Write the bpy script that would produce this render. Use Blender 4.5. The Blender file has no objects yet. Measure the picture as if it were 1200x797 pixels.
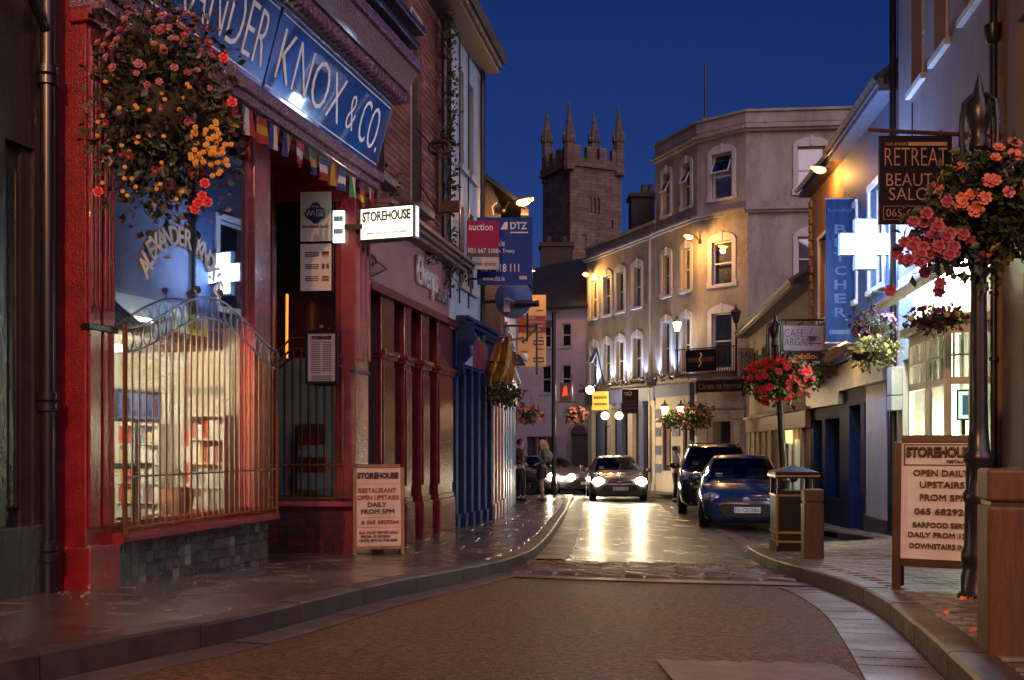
import bpy, bmesh, math, random
from mathutils import Vector, Matrix

R = math.radians
sc = bpy.context.scene
COL = sc.collection

# ------------------------------------------------------------------ camera, sky, exposure
CZ = 2.0            # camera height above the far, low end of the street
S = 1167.0          # focal length of the photograph in its own pixels (35 mm lens)
cam_d = bpy.data.cameras.new("camera")
cam = bpy.data.objects.new("camera", cam_d)
COL.objects.link(cam)
cam.location = (0, 0, CZ)
cam.rotation_euler = (R(90), 0, 0)
cam_d.sensor_width = 36
cam_d.lens = 35.0
cam_d.shift_y = 0.101
cam_d.clip_start = 0.05
cam_d.clip_end = 3000
sc.camera = cam

world = bpy.data.worlds.new("World")
sc.world = world
world.use_nodes = True
wn = world.node_tree
sky = wn.nodes.new("ShaderNodeTexSky")
sky.sky_type = 'NISHITA'
sky.sun_disc = False
sky.sun_elevation = R(-1.5)
sky.sun_rotation = R(0)
sky.ozone_density = 5.3
bgn = wn.nodes["Background"]
wn.links.new(sky.outputs[0], bgn.inputs[0])
bgn.inputs[1].default_value = 0.118

dusk_fill_d = bpy.data.lights.new("dusk_fill", 'SUN')  # added soft fill that lifts the shadows; the sky's own sun has set
dusk_fill_d.energy = 0.44
dusk_fill_d.angle = R(60)
dusk_fill_d.color = (1.0, 0.70, 0.78)
dusk_fill = bpy.data.objects.new("dusk_fill", dusk_fill_d)
COL.objects.link(dusk_fill)
dusk_fill.rotation_euler = (R(55), 0, R(26))

vs = sc.view_settings
vs.view_transform = 'Standard'
vs.look = 'None'
vs.exposure = 1.75
vs.gamma = 1.0
vs.use_curve_mapping = False
sc.render.engine = 'CYCLES'
sc.cycles.use_denoising = True
sc.cycles.max_bounces = 6
sc.cycles.diffuse_bounces = 3
sc.cycles.glossy_bounces = 3
sc.cycles.transparent_max_bounces = 10
sc.cycles.sample_clamp_indirect = 4.0
sc.cycles.caustics_reflective = False
sc.cycles.caustics_refractive = False

# ------------------------------------------------------------------ materials
MT = {}
def lin(h):
    if isinstance(h, str):
        c = [int(h[i:i+2], 16)/255 for i in (0, 2, 4)]
        return tuple(((v+.055)/1.055)**2.4 if v > .04045 else v/12.92 for v in c)
    return tuple(h)

def pmat(name, col, rough=.5, metal=0., var=.25, scale=6., bump=.0, bscale=60., coat=0., spec=.5, col2=None, rvar=0., sss=0., stretch=None):
    if name in MT: return MT[name]
    m = bpy.data.materials.new(name); m.use_nodes = True
    nt = m.node_tree; b = nt.nodes["Principled BSDF"]
    col = lin(col)
    tc = nt.nodes.new("ShaderNodeNewGeometry")
    src = tc.outputs["Position"]
    if stretch:
        mp = nt.nodes.new("ShaderNodeMapping"); mp.inputs["Scale"].default_value = stretch
        nt.links.new(src, mp.inputs[0]); src = mp.outputs[0]
    n = nt.nodes.new("ShaderNodeTexNoise"); n.inputs["Scale"].default_value = scale
    n.inputs["Detail"].default_value = 6; n.inputs["Roughness"].default_value = .65
    nt.links.new(src, n.inputs["Vector"])
    rp = nt.nodes.new("ShaderNodeValToRGB")
    c2 = lin(col2) if col2 else tuple(c*(1-var) for c in col)
    c1 = col if col2 else tuple(min(1, c*(1+var*.6)) for c in col)
    rp.color_ramp.elements[0].position = .32; rp.color_ramp.elements[1].position = .68
    rp.color_ramp.elements[0].color = (*c2, 1); rp.color_ramp.elements[1].color = (*c1, 1)
    nt.links.new(n.outputs[0], rp.inputs[0]); nt.links.new(rp.outputs[0], b.inputs["Base Color"])
    b.inputs["Roughness"].default_value = rough
    if rvar:
        mr = nt.nodes.new("ShaderNodeMapRange")
        mr.inputs["From Min"].default_value = .3; mr.inputs["From Max"].default_value = .7
        mr.inputs["To Min"].default_value = max(.03, rough-rvar); mr.inputs["To Max"].default_value = min(1, rough+rvar)
        n3 = nt.nodes.new("ShaderNodeTexNoise"); n3.inputs["Scale"].default_value = scale*.55; n3.inputs["Detail"].default_value = 4
        nt.links.new(src, n3.inputs["Vector"])
        nt.links.new(n3.outputs[0], mr.inputs[0]); nt.links.new(mr.outputs[0], b.inputs["Roughness"])
    b.inputs["Metallic"].default_value = metal
    b.inputs["Specular IOR Level"].default_value = spec
    b.inputs["Coat Weight"].default_value = coat
    b.inputs["Coat Roughness"].default_value = .08
    if bump:
        n2 = nt.nodes.new("ShaderNodeTexNoise"); n2.inputs["Scale"].default_value = bscale; n2.inputs["Detail"].default_value = 5
        nt.links.new(src, n2.inputs["Vector"])
        bp = nt.nodes.new("ShaderNodeBump"); bp.inputs["Strength"].default_value = bump; bp.inputs["Distance"].default_value = .02
        nt.links.new(n2.outputs[0], bp.inputs["Height"]); nt.links.new(bp.outputs[0], b.inputs["Normal"])
    MT[name] = m
    return m

def emat(name, col, strength, base=None):
    if name in MT: return MT[name]
    m = bpy.data.materials.new(name); m.use_nodes = True
    b = m.node_tree.nodes["Principled BSDF"]
    c = lin(col)
    b.inputs["Base Color"].default_value = (*(lin(base) if base else c), 1)
    b.inputs["Emission Color"].default_value = (*c, 1)
    b.inputs["Emission Strength"].default_value = strength
    b.inputs["Roughness"].default_value = .4
    MT[name] = m
    return m

def gmat(name, tint=(.9, .95, 1), refl=.16, rough=.02):
    """clear pane: sees through, reflects more at a glancing angle"""
    if name in MT: return MT[name]
    m = bpy.data.materials.new(name); m.use_nodes = True
    nt = m.node_tree; nt.nodes.clear()
    o = nt.nodes.new("ShaderNodeOutputMaterial"); mx = nt.nodes.new("ShaderNodeMixShader")
    t = nt.nodes.new("ShaderNodeBsdfTransparent"); t.inputs[0].default_value = (*tint, 1)
    g = nt.nodes.new("ShaderNodeBsdfGlossy"); g.inputs["Roughness"].default_value = rough
    lw = nt.nodes.new("ShaderNodeLayerWeight"); lw.inputs[0].default_value = .25
    mr = nt.nodes.new("ShaderNodeMapRange"); mr.inputs["To Min"].default_value = refl; mr.inputs["To Max"].default_value = .9
    nt.links.new(lw.outputs["Fresnel"], mr.inputs[0]); nt.links.new(mr.outputs[0], mx.inputs[0])
    nt.links.new(t.outputs[0], mx.inputs[1]); nt.links.new(g.outputs[0], mx.inputs[2]); nt.links.new(mx.outputs[0], o.inputs[0])
    MT[name] = m
    return m

# ------------------------------------------------------------------ mesh builder
class MB:
    def __init__(s, M=None): s.v = []; s.f = []; s.mi = []; s.M = M
    def add(s, vs, fs, mi=0):
        o = len(s.v)
        for p in vs:
            p = Vector(p)
            s.v.append(s.M @ p if s.M else p)
        for f in fs:
            s.f.append(tuple(o+i for i in f)); s.mi.append(mi)
        return s
    def box(s, x0, x1, y0, y1, z0, z1, mi=0, M=None):
        if x0 > x1: x0, x1 = x1, x0
        if y0 > y1: y0, y1 = y1, y0
        if z0 > z1: z0, z1 = z1, z0
        p = [(x0,y0,z0),(x1,y0,z0),(x1,y1,z0),(x0,y1,z0),(x0,y0,z1),(x1,y0,z1),(x1,y1,z1),(x0,y1,z1)]
        if M: p = [M @ Vector(q) for q in p]
        return s.add(p, [(0,3,2,1),(4,5,6,7),(0,1,5,4),(1,2,6,5),(2,3,7,6),(3,0,4,7)], mi)
    def quad(s, a, b, c, d, mi=0): return s.add([a, b, c, d], [(0,1,2,3)], mi)
    def prism(s, poly, y0, y1, mi=0, axis='y'):
        """poly in (x,z), extruded y0..y1 (axis='x': poly in (y,z), extruded along x)"""
        n = len(poly)
        if axis == 'y': vs = [(a, y0, b) for a, b in poly]+[(a, y1, b) for a, b in poly]
        elif axis == 'x': vs = [(y0, a, b) for a, b in poly]+[(y1, a, b) for a, b in poly]
        else: vs = [(a, b, y0) for a, b in poly]+[(a, b, y1) for a, b in poly]
        fs = [tuple(range(n)), tuple(range(2*n-1, n-1, -1))]+[(i, (i+1) % n, n+(i+1) % n, n+i) for i in range(n)]
        return s.add(vs, fs, mi)
    def tube(s, pts, r, n=8, mi=0, caps=True):
        pts = [Vector(p) for p in pts]; rs = r if isinstance(r, (list, tuple)) else [r]*len(pts)
        vs = []; fs = []; up = None
        for i, p in enumerate(pts):
            t = (pts[min(i+1, len(pts)-1)]-pts[max(i-1, 0)])
            if t.length < 1e-9: t = Vector((0, 0, 1))
            t.normalize()
            if up is None:
                up = Vector((0, 0, 1)) if abs(t.z) < .9 else Vector((1, 0, 0))
            a = up-t*up.dot(t)
            if a.length < 1e-4: a = t.orthogonal()
            a.normalize(); up = a; b = t.cross(a)
            for k in range(n):
                an = 2*math.pi*k/n
                vs.append(p+(a*math.cos(an)+b*math.sin(an))*rs[i])
        for i in range(len(pts)-1):
            for k in range(n):
                fs.append((i*n+k, i*n+(k+1) % n, (i+1)*n+(k+1) % n, (i+1)*n+k))
        if caps:
            fs.append(tuple(range(n-1, -1, -1))); fs.append(tuple((len(pts)-1)*n+k for k in range(n)))
        return s.add(vs, fs, mi)
    def lathe(s, prof, c=(0,0,0), n=16, mi=0, sx=1, sy=1):
        vs = []; fs = []
        for r, z in prof:
            for k in range(n):
                an = 2*math.pi*k/n
                vs.append((c[0]+r*sx*math.cos(an), c[1]+r*sy*math.sin(an), c[2]+z))
        m = len(prof)
        for i in range(m-1):
            for k in range(n):
                fs.append((i*n+k, i*n+(k+1) % n, (i+1)*n+(k+1) % n, (i+1)*n+k))
        fs.append(tuple(range(n-1, -1, -1))); fs.append(tuple((m-1)*n+k for k in range(n)))
        return s.add(vs, fs, mi)
    def ball(s, c, r, n=10, m=7, sc=(1,1,1), mi=0):
        prof = [(max(1e-4, math.sin(math.pi*i/m))*r, -math.cos(math.pi*i/m)*r*sc[2]) for i in range(m+1)]
        return s.lathe(prof, c, n, mi, sc[0], sc[1])
    def mesh(s, name, mats, smooth=False, ang=40):
        me = bpy.data.meshes.new(name)
        me.from_pydata([tuple(v) for v in s.v], [], s.f)
        for m in (mats if isinstance(mats, (list, tuple)) else [mats]): me.materials.append(m)
        if any(s.mi): me.polygons.foreach_set("material_index", s.mi)
        if smooth:
            me.polygons.foreach_set("use_smooth", [True]*len(s.f))
            try: me.set_sharp_from_angle(angle=R(ang))
            except Exception: pass
        me.update()
        return me

INV = {}
def thing(name, label, cat, loc=(0, 0, 0), rz=0., group=None, world=True, kind=None):
    o = bpy.data.objects.new(name, None); COL.objects.link(o)
    o.empty_display_size = .1
    o.location = loc; o.rotation_euler = (0, 0, rz)
    if label: o["label"] = label
    if cat: o["category"] = cat
    if group: o["group"] = group
    if kind: o["kind"] = kind
    INV[o] = (Matrix.Translation(Vector(loc)) @ Matrix.Rotation(rz, 4, 'Z')).inverted() if world else None
    return o

def obj(name, me, parent=None, bevel=0, label=None, cat=None, group=None, kind=None, M=None, segs=2):
    o = bpy.data.objects.new(name, me); COL.objects.link(o)
    if parent is not None:
        o.parent = parent
        iv = INV.get(parent)
        if iv is not None: o.matrix_parent_inverse = iv
        INV[o] = None
    if M is not None: o.matrix_basis = M
    if bevel:
        bm = o.modifiers.new("bevel", 'BEVEL'); bm.width = bevel; bm.segments = segs; bm.limit_method = 'ANGLE'; bm.angle_limit = R(40)
    if label: o["label"] = label
    if cat: o["category"] = cat
    if group: o["group"] = group
    if kind: o["kind"] = kind
    return o

def part(parent, name, mb, mats, smooth=False, bevel=0, **k):
    return obj(name, mb.mesh(name, mats, smooth), parent, bevel, **k)

def copy_tree(o, parent=None):
    c = o.copy(); COL.objects.link(c)
    INV[c] = INV.get(o)
    if parent is not None: c.parent = parent
    for ch in list(o.children): copy_tree(ch, c)
    return c

def light(parent, loc, watts, col, kind='POINT', size=.08, target=None, spot=120, blend=.6, sx=.5, sy=.1, glossy=True):
    d = bpy.data.lights.new("lamp_light", kind); d.energy = watts; d.color = lin(col)
    if kind == 'AREA': d.shape = 'RECTANGLE'; d.size = sx; d.size_y = sy
    else: d.shadow_soft_size = size
    if kind == 'SPOT': d.spot_size = R(spot); d.spot_blend = blend
    o = bpy.data.objects.new("lamp_light", d); COL.objects.link(o)
    loc = Vector(loc); q = Matrix.Identity(4)
    if target is not None: q = (Vector(target)-loc).to_track_quat('-Z', 'Y').to_matrix().to_4x4()
    M = Matrix.Translation(loc) @ q
    if parent is not None:
        o.parent = parent; iv = INV.get(parent)
        if iv is not None: o.matrix_parent_inverse = iv
    o.matrix_basis = M
    if not glossy: o.visible_glossy = False   # this lamp's own glowing mesh is what shows in reflections
    return o

# ------------------------------------------------------------------ a wall line: u along it (left to right as seen), z up, -y out of it
class Fr:
    def __init__(s, x0, y0, x1, y1, w=0.):
        d = Vector((x1-x0, y1-y0, 0)); s.L = d.length; s.u = d/s.L
        s.n = Vector((s.u.y, -s.u.x, 0))
        s.o = Vector((x0, y0, 0))+s.n*w
        s.M = Matrix(((s.u.x, -s.n.x, 0, s.o.x), (s.u.y, -s.n.y, 0, s.o.y), (0, 0, 1, 0), (0, 0, 0, 1)))
    def hit(s, px, py, w=0.):
        d = Vector(((px-600)/S, 1, (520-py)/S)); c = Vector((0, 0, CZ))
        o = s.o+s.n*w
        t = (o-c).dot(s.n)/d.dot(s.n)
        p = c+d*t
        return (p-s.o).dot(s.u), p.z
    def U(s, px, w=0.): return s.hit(px, 520, w)[0]
    def Z(s, px, py, w=0.): return s.hit(px, py, w)[1]
    def P(s, u, z, w=0.): return s.o+s.u*u+s.n*w+Vector((0, 0, z))
    def mb(s): return MB(s.M)

def pt(px, py, D): return Vector(((px-600)/S*D, D, CZ-(py-520)/S*D))

def text(parent, name, body, M, x, z, size, mat, w=.01, xs=1., align='CENTER', ext=.002, sp=1., off=0., M2=None, valign='CENTER', shear=0., label=None, bold=0.):
    cu = bpy.data.curves.new(name, 'FONT'); cu.body = body; cu.size = size
    cu.align_x = align; cu.align_y = valign; cu.extrude = ext; cu.space_character = sp; cu.offset = off; cu.shear = shear
    cu.resolution_u = 3
    if bold: cu.bevel_depth = bold; cu.bevel_resolution = 0
    to = bpy.data.objects.new(name, cu); COL.objects.link(to)
    bpy.context.view_layer.update()
    me = bpy.data.meshes.new_from_object(to.evaluated_get(bpy.context.evaluated_depsgraph_get()))
    bpy.data.objects.remove(to); bpy.data.curves.remove(cu)
    me.name = name
    T = M @ Matrix(((xs, 0, 0, x), (0, 0, -1, -w), (0, 1, 0, z), (0, 0, 0, 1)))
    if M2 is not None: T = M @ M2 @ Matrix(((xs, 0, 0, 0), (0, 0, -1, -w), (0, 1, 0, 0), (0, 0, 0, 1)))
    me.transform(T)
    me.materials.clear(); me.materials.append(mat)
    return obj(name, me, parent, label=label)

def wall(mb, u0, u1, z0, z1, ops=(), t=.3, rev=.16, y=0., mi=0):
    us = sorted({u0, u1, *[a for o in ops for a in o[:2]]}); zs = sorted({z0, z1, *[a for o in ops for a in o[2:4]]})
    us = [a for a in us if u0-1e-6 <= a <= u1+1e-6]; zs = [a for a in zs if z0-1e-6 <= a <= z1+1e-6]
    for i in range(len(us)-1):
        for j in range(len(zs)-1):
            cu = (us[i]+us[i+1])/2; cz = (zs[j]+zs[j+1])/2
            if any(o[0] < cu < o[1] and o[2] < cz < o[3] for o in ops): continue
            mb.quad((us[i], y, zs[j]), (us[i+1], y, zs[j]), (us[i+1], y, zs[j+1]), (us[i], y, zs[j+1]), mi)
    for a, b, c, d in [o[:4] for o in ops]:
        mb.quad((a, y, c), (a, y+rev, c), (a, y+rev, d), (a, y, d), mi)
        mb.quad((b, y, c), (b, y, d), (b, y+rev, d), (b, y+rev, c), mi)
        mb.quad((a, y, c), (b, y, c), (b, y+rev, c), (a, y+rev, c), mi)
        mb.quad((a, y, d), (a, y+rev, d), (b, y+rev, d), (b, y, d), mi)
    mb.quad((u0, y, z0), (u0, y, z1), (u0, y+t, z1), (u0, y+t, z0), mi)
    mb.quad((u1, y, z0), (u1, y+t, z0), (u1, y+t, z1), (u1, y, z1), mi)
    mb.quad((u0, y, z1), (u1, y, z1), (u1, y+t, z1), (u0, y+t, z1), mi)
    mb.quad((u0, y+t, z0), (u0, y+t, z1), (u1, y+t, z1), (u1, y+t, z0), mi)
    return mb

# ------------------------------------------------------------------ palette
WHITE = pmat("white_paint", (.72, .71, .68), .45, var=.12, bump=.03)
IRON = pmat("black_iron", (.012, .012, .014), .32, var=.3, bump=.05)
DARKGLASS = pmat("dark_glass", (.008, .009, .012), .04, var=.2, spec=.8)
PANE = gmat("clear_pane")
CREAM = pmat("cream_render", (.40, .36, .33), .75, var=.36, scale=1.6, bump=.1, bscale=25, stretch=(1, 1, .35))
REDP = pmat("red_gloss_paint", (.185, .008, .016), .24, var=.4, scale=7, bump=.45, bscale=110, coat=.5)
MAROON = pmat("maroon_paint", (.105, .014, .018), .25, var=.3, scale=7, bump=.05, coat=.3)
def wear(m, col, lo=.62, hi=.70, scale=16.):
    """chips and grime with their own shape over the paint"""
    nt = m.node_tree; N = nt.nodes.new; L = nt.links.new; b = nt.nodes["Principled BSDF"]
    g = N("ShaderNodeNewGeometry"); n = N("ShaderNodeTexNoise"); n.inputs["Scale"].default_value = scale; n.inputs["Detail"].default_value = 8; n.inputs["Roughness"].default_value = .75
    L(g.outputs["Position"], n.inputs["Vector"])
    mr = N("ShaderNodeMapRange"); mr.inputs["From Min"].default_value = lo; mr.inputs["From Max"].default_value = hi; L(n.outputs[0], mr.inputs[0])
    mx = N("ShaderNodeMixRGB"); src = b.inputs["Base Color"].links[0].from_socket
    L(mr.outputs[0], mx.inputs[0]); L(src, mx.inputs[1]); mx.inputs[2].default_value = (*col, 1); L(mx.outputs[0], b.inputs["Base Color"])
    ma = N("ShaderNodeMath"); ma.operation = 'MULTIPLY_ADD'; ma.inputs[1].default_value = .45; ma.inputs[2].default_value = b.inputs["Roughness"].default_value; L(mr.outputs[0], ma.inputs[0]); L(ma.outputs[0], b.inputs["Roughness"])
wear(REDP, (.05, .012, .012)); wear(MAROON, (.03, .012, .012)); wear(CREAM, (.22, .19, .17), .56, .72, 1.1)
SLATE = pmat("roof_slate", (.03, .031, .038), .5, var=.35, scale=5, bump=.2, bscale=20)
GOLD = pmat("gold_paint", (.75, .45, .12), .35, var=.1)
BLACKP = pmat("black_paint", (.01, .01, .011), .3, var=.2)

# ------------------------------------------------------------------ ground levels
def interp(tab, y):
    if y <= tab[0][0]: return tab[0][1]
    for (a, b), (c, d) in zip(tab, tab[1:]):
        if y <= c:
            t = (y-a)/(c-a); return b+(d-b)*t
    return tab[-1][1]
def smooth_tab(tab):
    out = []
    y = tab[0][0]
    while y <= tab[-1][0]:
        out.append((y, (interp(tab, y-.7)+interp(tab, y)*2+interp(tab, y+.7))/4)); y += .5
    return out
KH = .12
ZL = smooth_tab([(-12, -.55), (0, -.74), (3.5, -.90), (6.1, -1.02), (8.9, -1.18), (10.5, -1.25), (14.1, -1.33), (17, -1.40), (20, -1.50), (27, -1.71), (34, -1.88), (45, -1.97), (80, -2.0), (140, -2.0)])
ZR = smooth_tab([(-12, -.55), (0, -.74), (3.5, -.90), (6, -1.03), (8, -1.13), (10, -1.25), (13, -1.42), (16, -1.57), (19, -1.735), (24, -1.83), (32, -1.89), (45, -1.97), (80, -2.0), (140, -2.0)])
zl = lambda y: CZ+interp(ZL, y)
zr = lambda y: CZ+interp(ZR, y)
KERB_L = [(-3.2, -6), (-2.6, 0), (-2.05, 3.0), (-1.85, 3.6), (-1.59, 4.25), (-1.28, 5.02), (-.82, 6.75), (-.40, 8.05), (-.13, 8.95), (.10, 10.0), (.25, 10.9), (.50, 13.2), (.83, 17.2), (1.2, 22), (1.62, 28), (1.95, 32), (2.05, 33.6), (1.7, 34.6), (.9, 35.1), (-1, 35.3), (-14, 35.5)]
KERB_R = [(0.6, -6), (.95, 0), (1.40, 2.8), (1.53, 3.3), (1.87, 4.6), (2.18, 5.9), (2.36, 7.2), (2.42, 8.9), (2.66, 10.9), (2.95, 12.5), (3.2, 13.05), (3.7, 13.35), (4.5, 13.6), (5.15, 14.2), (5.4, 15.2), (5.5, 17), (6.1, 24), (6.6, 31.0), (6.65, 31.6)]
xl_of = lambda y: interp([(b, a) for a, b in KERB_L[:17]], y)
xr_of = lambda y: interp([(b, a) for a, b in KERB_R], y)
def zroad(x, y):
    a, b = xl_of(y), xr_of(y)
    t = min(1, max(0, (x-a)/max(.1, b-a)))
    return zl(y)*(1-t)+zr(y)*t
def zpave(x, y):
    m = (xl_of(y)+xr_of(y))/2
    return (zl(y) if x < m else zr(y))+KH
def ground_hit(px, py, f):
    lo, hi = 1.5, 120.
    g = lambda D: CZ-(py-520)/S*D-f((px-600)/S*D, D)
    for _ in range(60):
        m = (lo+hi)/2
        if g(m) > 0: lo = m
        else: hi = m
    return (px-600)/S*lo, lo

def resample(pts, step):
    out = [Vector((*pts[0], 0))]; acc = 0.
    P = [Vector((*p, 0)) for p in pts]
    dense = []
    for i in range(len(P)-1):
        p0 = P[max(0, i-1)]; p1 = P[i]; p2 = P[i+1]; p3 = P[min(len(P)-1, i+2)]
        for k in range(12):
            t = k/12
            dense.append(.5*((2*p1)+(-p0+p2)*t+(2*p0-5*p1+4*p2-p3)*t*t+(-p0+3*p1-3*p2+p3)*t**3))
    dense.append(P[-1])
    for a, b in zip(dense, dense[1:]):
        L = (b-a).length
        while acc+L >= step:
            t = (step-acc)/L; a = a+(b-a)*t; out.append(a.copy()); L = (b-a).length; acc = 0.
        acc += L
    return out

ASPH = bpy.data.materials.new("asphalt"); ASPH.use_nodes = True
def asphalt():
    nt = ASPH.node_tree; b = nt.nodes["Principled BSDF"]; N = nt.nodes.new; L = nt.links.new
    g = N("ShaderNodeNewGeometry"); sp = N("ShaderNodeSeparateXYZ"); L(g.outputs["Position"], sp.inputs[0])
    n1 = N("ShaderNodeTexNoise"); n1.inputs["Scale"].default_value = 30; n1.inputs["Detail"].default_value = 9; n1.inputs["Roughness"].default_value = .85
    n2 = N("ShaderNodeTexNoise"); n2.inputs["Scale"].default_value = 1.4; n2.inputs["Detail"].default_value = 5
    vo = N("ShaderNodeTexVoronoi"); vo.inputs["Scale"].default_value = 75
    for n in (n1, n2, vo): L(g.outputs["Position"], n.inputs["Vector"])
    r1 = N("ShaderNodeValToRGB"); e = r1.color_ramp.elements
    e[0].position = .43; e[0].color = (.010, .006, .005, 1); e[1].position = .64; e[1].color = (.27, .125, .06, 1)
    L(n1.outputs[0], r1.inputs[0])
    r2 = N("ShaderNodeValToRGB"); e = r2.color_ramp.elements
    e[0].position = .3; e[0].color = (.42, .42, .46, 1); e[1].position = .7; e[1].color = (1.25, 1.15, 1.0, 1)
    L(n2.outputs[0], r2.inputs[0])
    mx = N("ShaderNodeMixRGB"); mx.blend_type = 'MULTIPLY'; mx.inputs[0].default_value = .8
    L(r1.outputs[0], mx.inputs[1]); L(r2.outputs[0], mx.inputs[2])
    # older smooth tarmac beyond the setts, coarse brown chippings before them
    yr = N("ShaderNodeMapRange"); yr.inputs["From Min"].default_value = 8.6; yr.inputs["From Max"].default_value = 9.6
    L(sp.outputs["Y"], yr.inputs[0])
    r3 = N("ShaderNodeValToRGB"); e = r3.color_ramp.elements
    e[0].position = .4; e[0].color = (.008, .007, .007, 1); e[1].position = .62; e[1].color = (.036, .030, .027, 1)
    L(n1.outputs[0], r3.inputs[0])
    m2 = N("ShaderNodeMixRGB"); L(yr.outputs[0], m2.inputs[0]); L(mx.outputs[0], m2.inputs[1]); L(r3.outputs[0], m2.inputs[2])
    L(m2.outputs[0], b.inputs["Base Color"])
    ro = N("ShaderNodeMapRange"); ro.inputs["To Min"].default_value = .6; ro.inputs["To Max"].default_value = .29
    L(yr.outputs[0], ro.inputs[0])
    ad = N("ShaderNodeMath"); ad.operation = 'MULTIPLY_ADD'; ad.inputs[1].default_value = .25; L(n2.outputs[0], ad.inputs[0])
    sb = N("ShaderNodeMath"); sb.operation = 'SUBTRACT'; sb.inputs[1].default_value = .12; L(ro.outputs[0], sb.inputs[0]); L(sb.outputs[0], ad.inputs[2])
    L(ad.outputs[0], b.inputs["Roughness"])
    bp = N("ShaderNodeBump"); bp.inputs["Strength"].default_value = .9; bp.inputs["Distance"].default_value = .016
    L(vo.outputs[0], bp.inputs["Height"])
    bp2 = N("ShaderNodeBump"); bp2.inputs["Strength"].default_value = .35; bp2.inputs["Distance"].default_value = .02
    L(n1.outputs[0], bp2.inputs["Height"]); L(bp.outputs[0], bp2.inputs["Normal"]); L(bp2.outputs[0], b.inputs["Normal"])
asphalt()

WETSTONE = pmat("wet_paving_stone", (.07, .052, .045), .24, var=.35, scale=3.5, bump=.18, bscale=40, rvar=.07)
JOINT = pmat("dark_joint", (.022, .018, .016), .6, var=.3, bump=.2)
KERBST = pmat("granite_kerb", (.045, .036, .034), .45, var=.4, scale=9, bump=.07, bscale=90, rvar=.08)
GUTTER = pmat("gutter_stone", (.075, .053, .048), .42, var=.35, scale=5, bump=.2, bscale=60, rvar=.14)
SETT = pmat("sett_stone", (.085, .06, .052), .42, var=.4, scale=12, bump=.35, bscale=50, rvar=.1)
SETT2 = pmat("sett_stone_dark", (.05, .037, .035), .4, var=.4, scale=12, bump=.35, bscale=50, rvar=.1)
BRICKP = pmat("brick_paver", (.15, .125, .105), .5, var=.45, scale=9, bump=.25, bscale=60, rvar=.15)
BRICKP2 = pmat("brick_paver_brown", (.105, .075, .058), .45, var=.45, scale=9, bump=.25, bscale=60, rvar=.15)
CONC = pmat("concrete_strip", (.085, .068, .064), .4, var=.35, scale=4, bump=.15, bscale=50, rvar=.12)

# ground sheet far beyond, below everything
mb = MB(); mb.quad((-700, -200, -.12), (700, -200, -.12), (700, 1500, -.12), (-700, 1500, -.12))
part(None, "ground", mb, pmat("far_ground", (.03, .028, .026), .8), kind="structure")

# road sheet
mb = MB(); ys = [-7+.5*i for i in range(150)]; W = 40
xs = lambda y: [-14.+i*(28./W) for i in range(W+1)]
grid = {}
vs_, fs_ = [], []
for j, y in enumerate(ys):
    for i, x in enumerate(xs(y)): vs_.append((x, y, zroad(x, y)))
for j in range(len(ys)-1):
    for i in range(W): a = j*(W+1)+i; fs_.append((a, a+1, a+W+2, a+W+1))
mb.add(vs_, fs_)
ROAD = part(None, "road", mb, ASPH, smooth=True, kind="structure")

# pavements: a bed sheet just under the slabs, kerbstones one by one
def strip(mb, inner, outer, zf, n=1):
    for (a, b), (c, d) in zip(zip(inner, outer), zip(inner[1:], outer[1:])):
        for k in range(n):
            p = [a.lerp(b, k/n), c.lerp(d, k/n), c.lerp(d, (k+1)/n), a.lerp(b, (k+1)/n)]
            mb.add([(q.x, q.y, zf(q)) for q in p], [(0, 1, 2, 3)])

kl = resample(KERB_L[:17], .25)
mb = MB()
strip(mb, [Vector((xl_of(p.y)-.02, p.y, 0)) for p in kl], [Vector((-14, p.y, 0)) for p in kl], lambda q: zl(q.y)+KH-.014, 3)
PAVE_L = part(None, "pavement_left", mb, WETSTONE, smooth=True, kind="structure")
mb = MB()
tipx = [p for p in resample(KERB_L[15:], .25)]
kr = resample(KERB_R, .25)
strip(mb, [Vector((14.5, p.y, 0)) for p in kr], [Vector((p.x+.02, p.y, 0)) for p in kr], lambda q: zr(q.y)+KH-.014, 3)
PAVE_R = part(None, "pavement_right", mb, JOINT, smooth=True, kind="structure")

def kerbstones(line, zf, side, step, width, parent, mat, y0, y1):
    """each kerbstone follows the line; side +1: pavement lies to the left of the line"""
    pts = resample(line, .1); seg = max(1, int(step/.1)); i = 0; rnd = random.Random(5)
    while i+seg < len(pts):
        sl = pts[i:i+seg+1]; i += seg
        if sl[0].y < y0 or sl[0].y > y1: continue
        mb = MB(); V = []; dz = rnd.uniform(-.003, .003)
        for k, p in enumerate(sl):
            a = sl[max(0, k-1)]; b = sl[min(len(sl)-1, k+1)]; t = (b-a).normalized(); nrm = Vector((-t.y, t.x, 0))*side
            sh = t*(.005 if k == 0 else -.005 if k == len(sl)-1 else 0)
            o = p+sh; q = p+sh+nrm*width; z = zf(p)+KH+dz
            V += [(o.x, o.y, zf(p)-.1), (o.x+nrm.x*.003, o.y+nrm.y*.003, z-.012), (o.x+nrm.x*.014, o.y+nrm.y*.014, z), (q.x, q.y, z), (q.x, q.y, z-.12)]
        F = []
        for k in range(len(sl)-1):
            for j in range(4): a = k*5+j; F.append((a, a+1, a+6, a+5))
        F += [(4, 3, 2, 1, 0), tuple((len(sl)-1)*5+j for j in range(5))]
        mb.add(V, F)
        obj("kerbstone", mb.mesh("kerbstone", mat, True, 35), parent)
kerbstones(KERB_L, lambda p: zl(p.y), 1, .9, .16, PAVE_L, KERBST, -1, 34)
kerbstones(KERB_R, lambda p: zr(p.y), -1, .9, .16, PAVE_R, KERBST, -1, 16)

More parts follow.
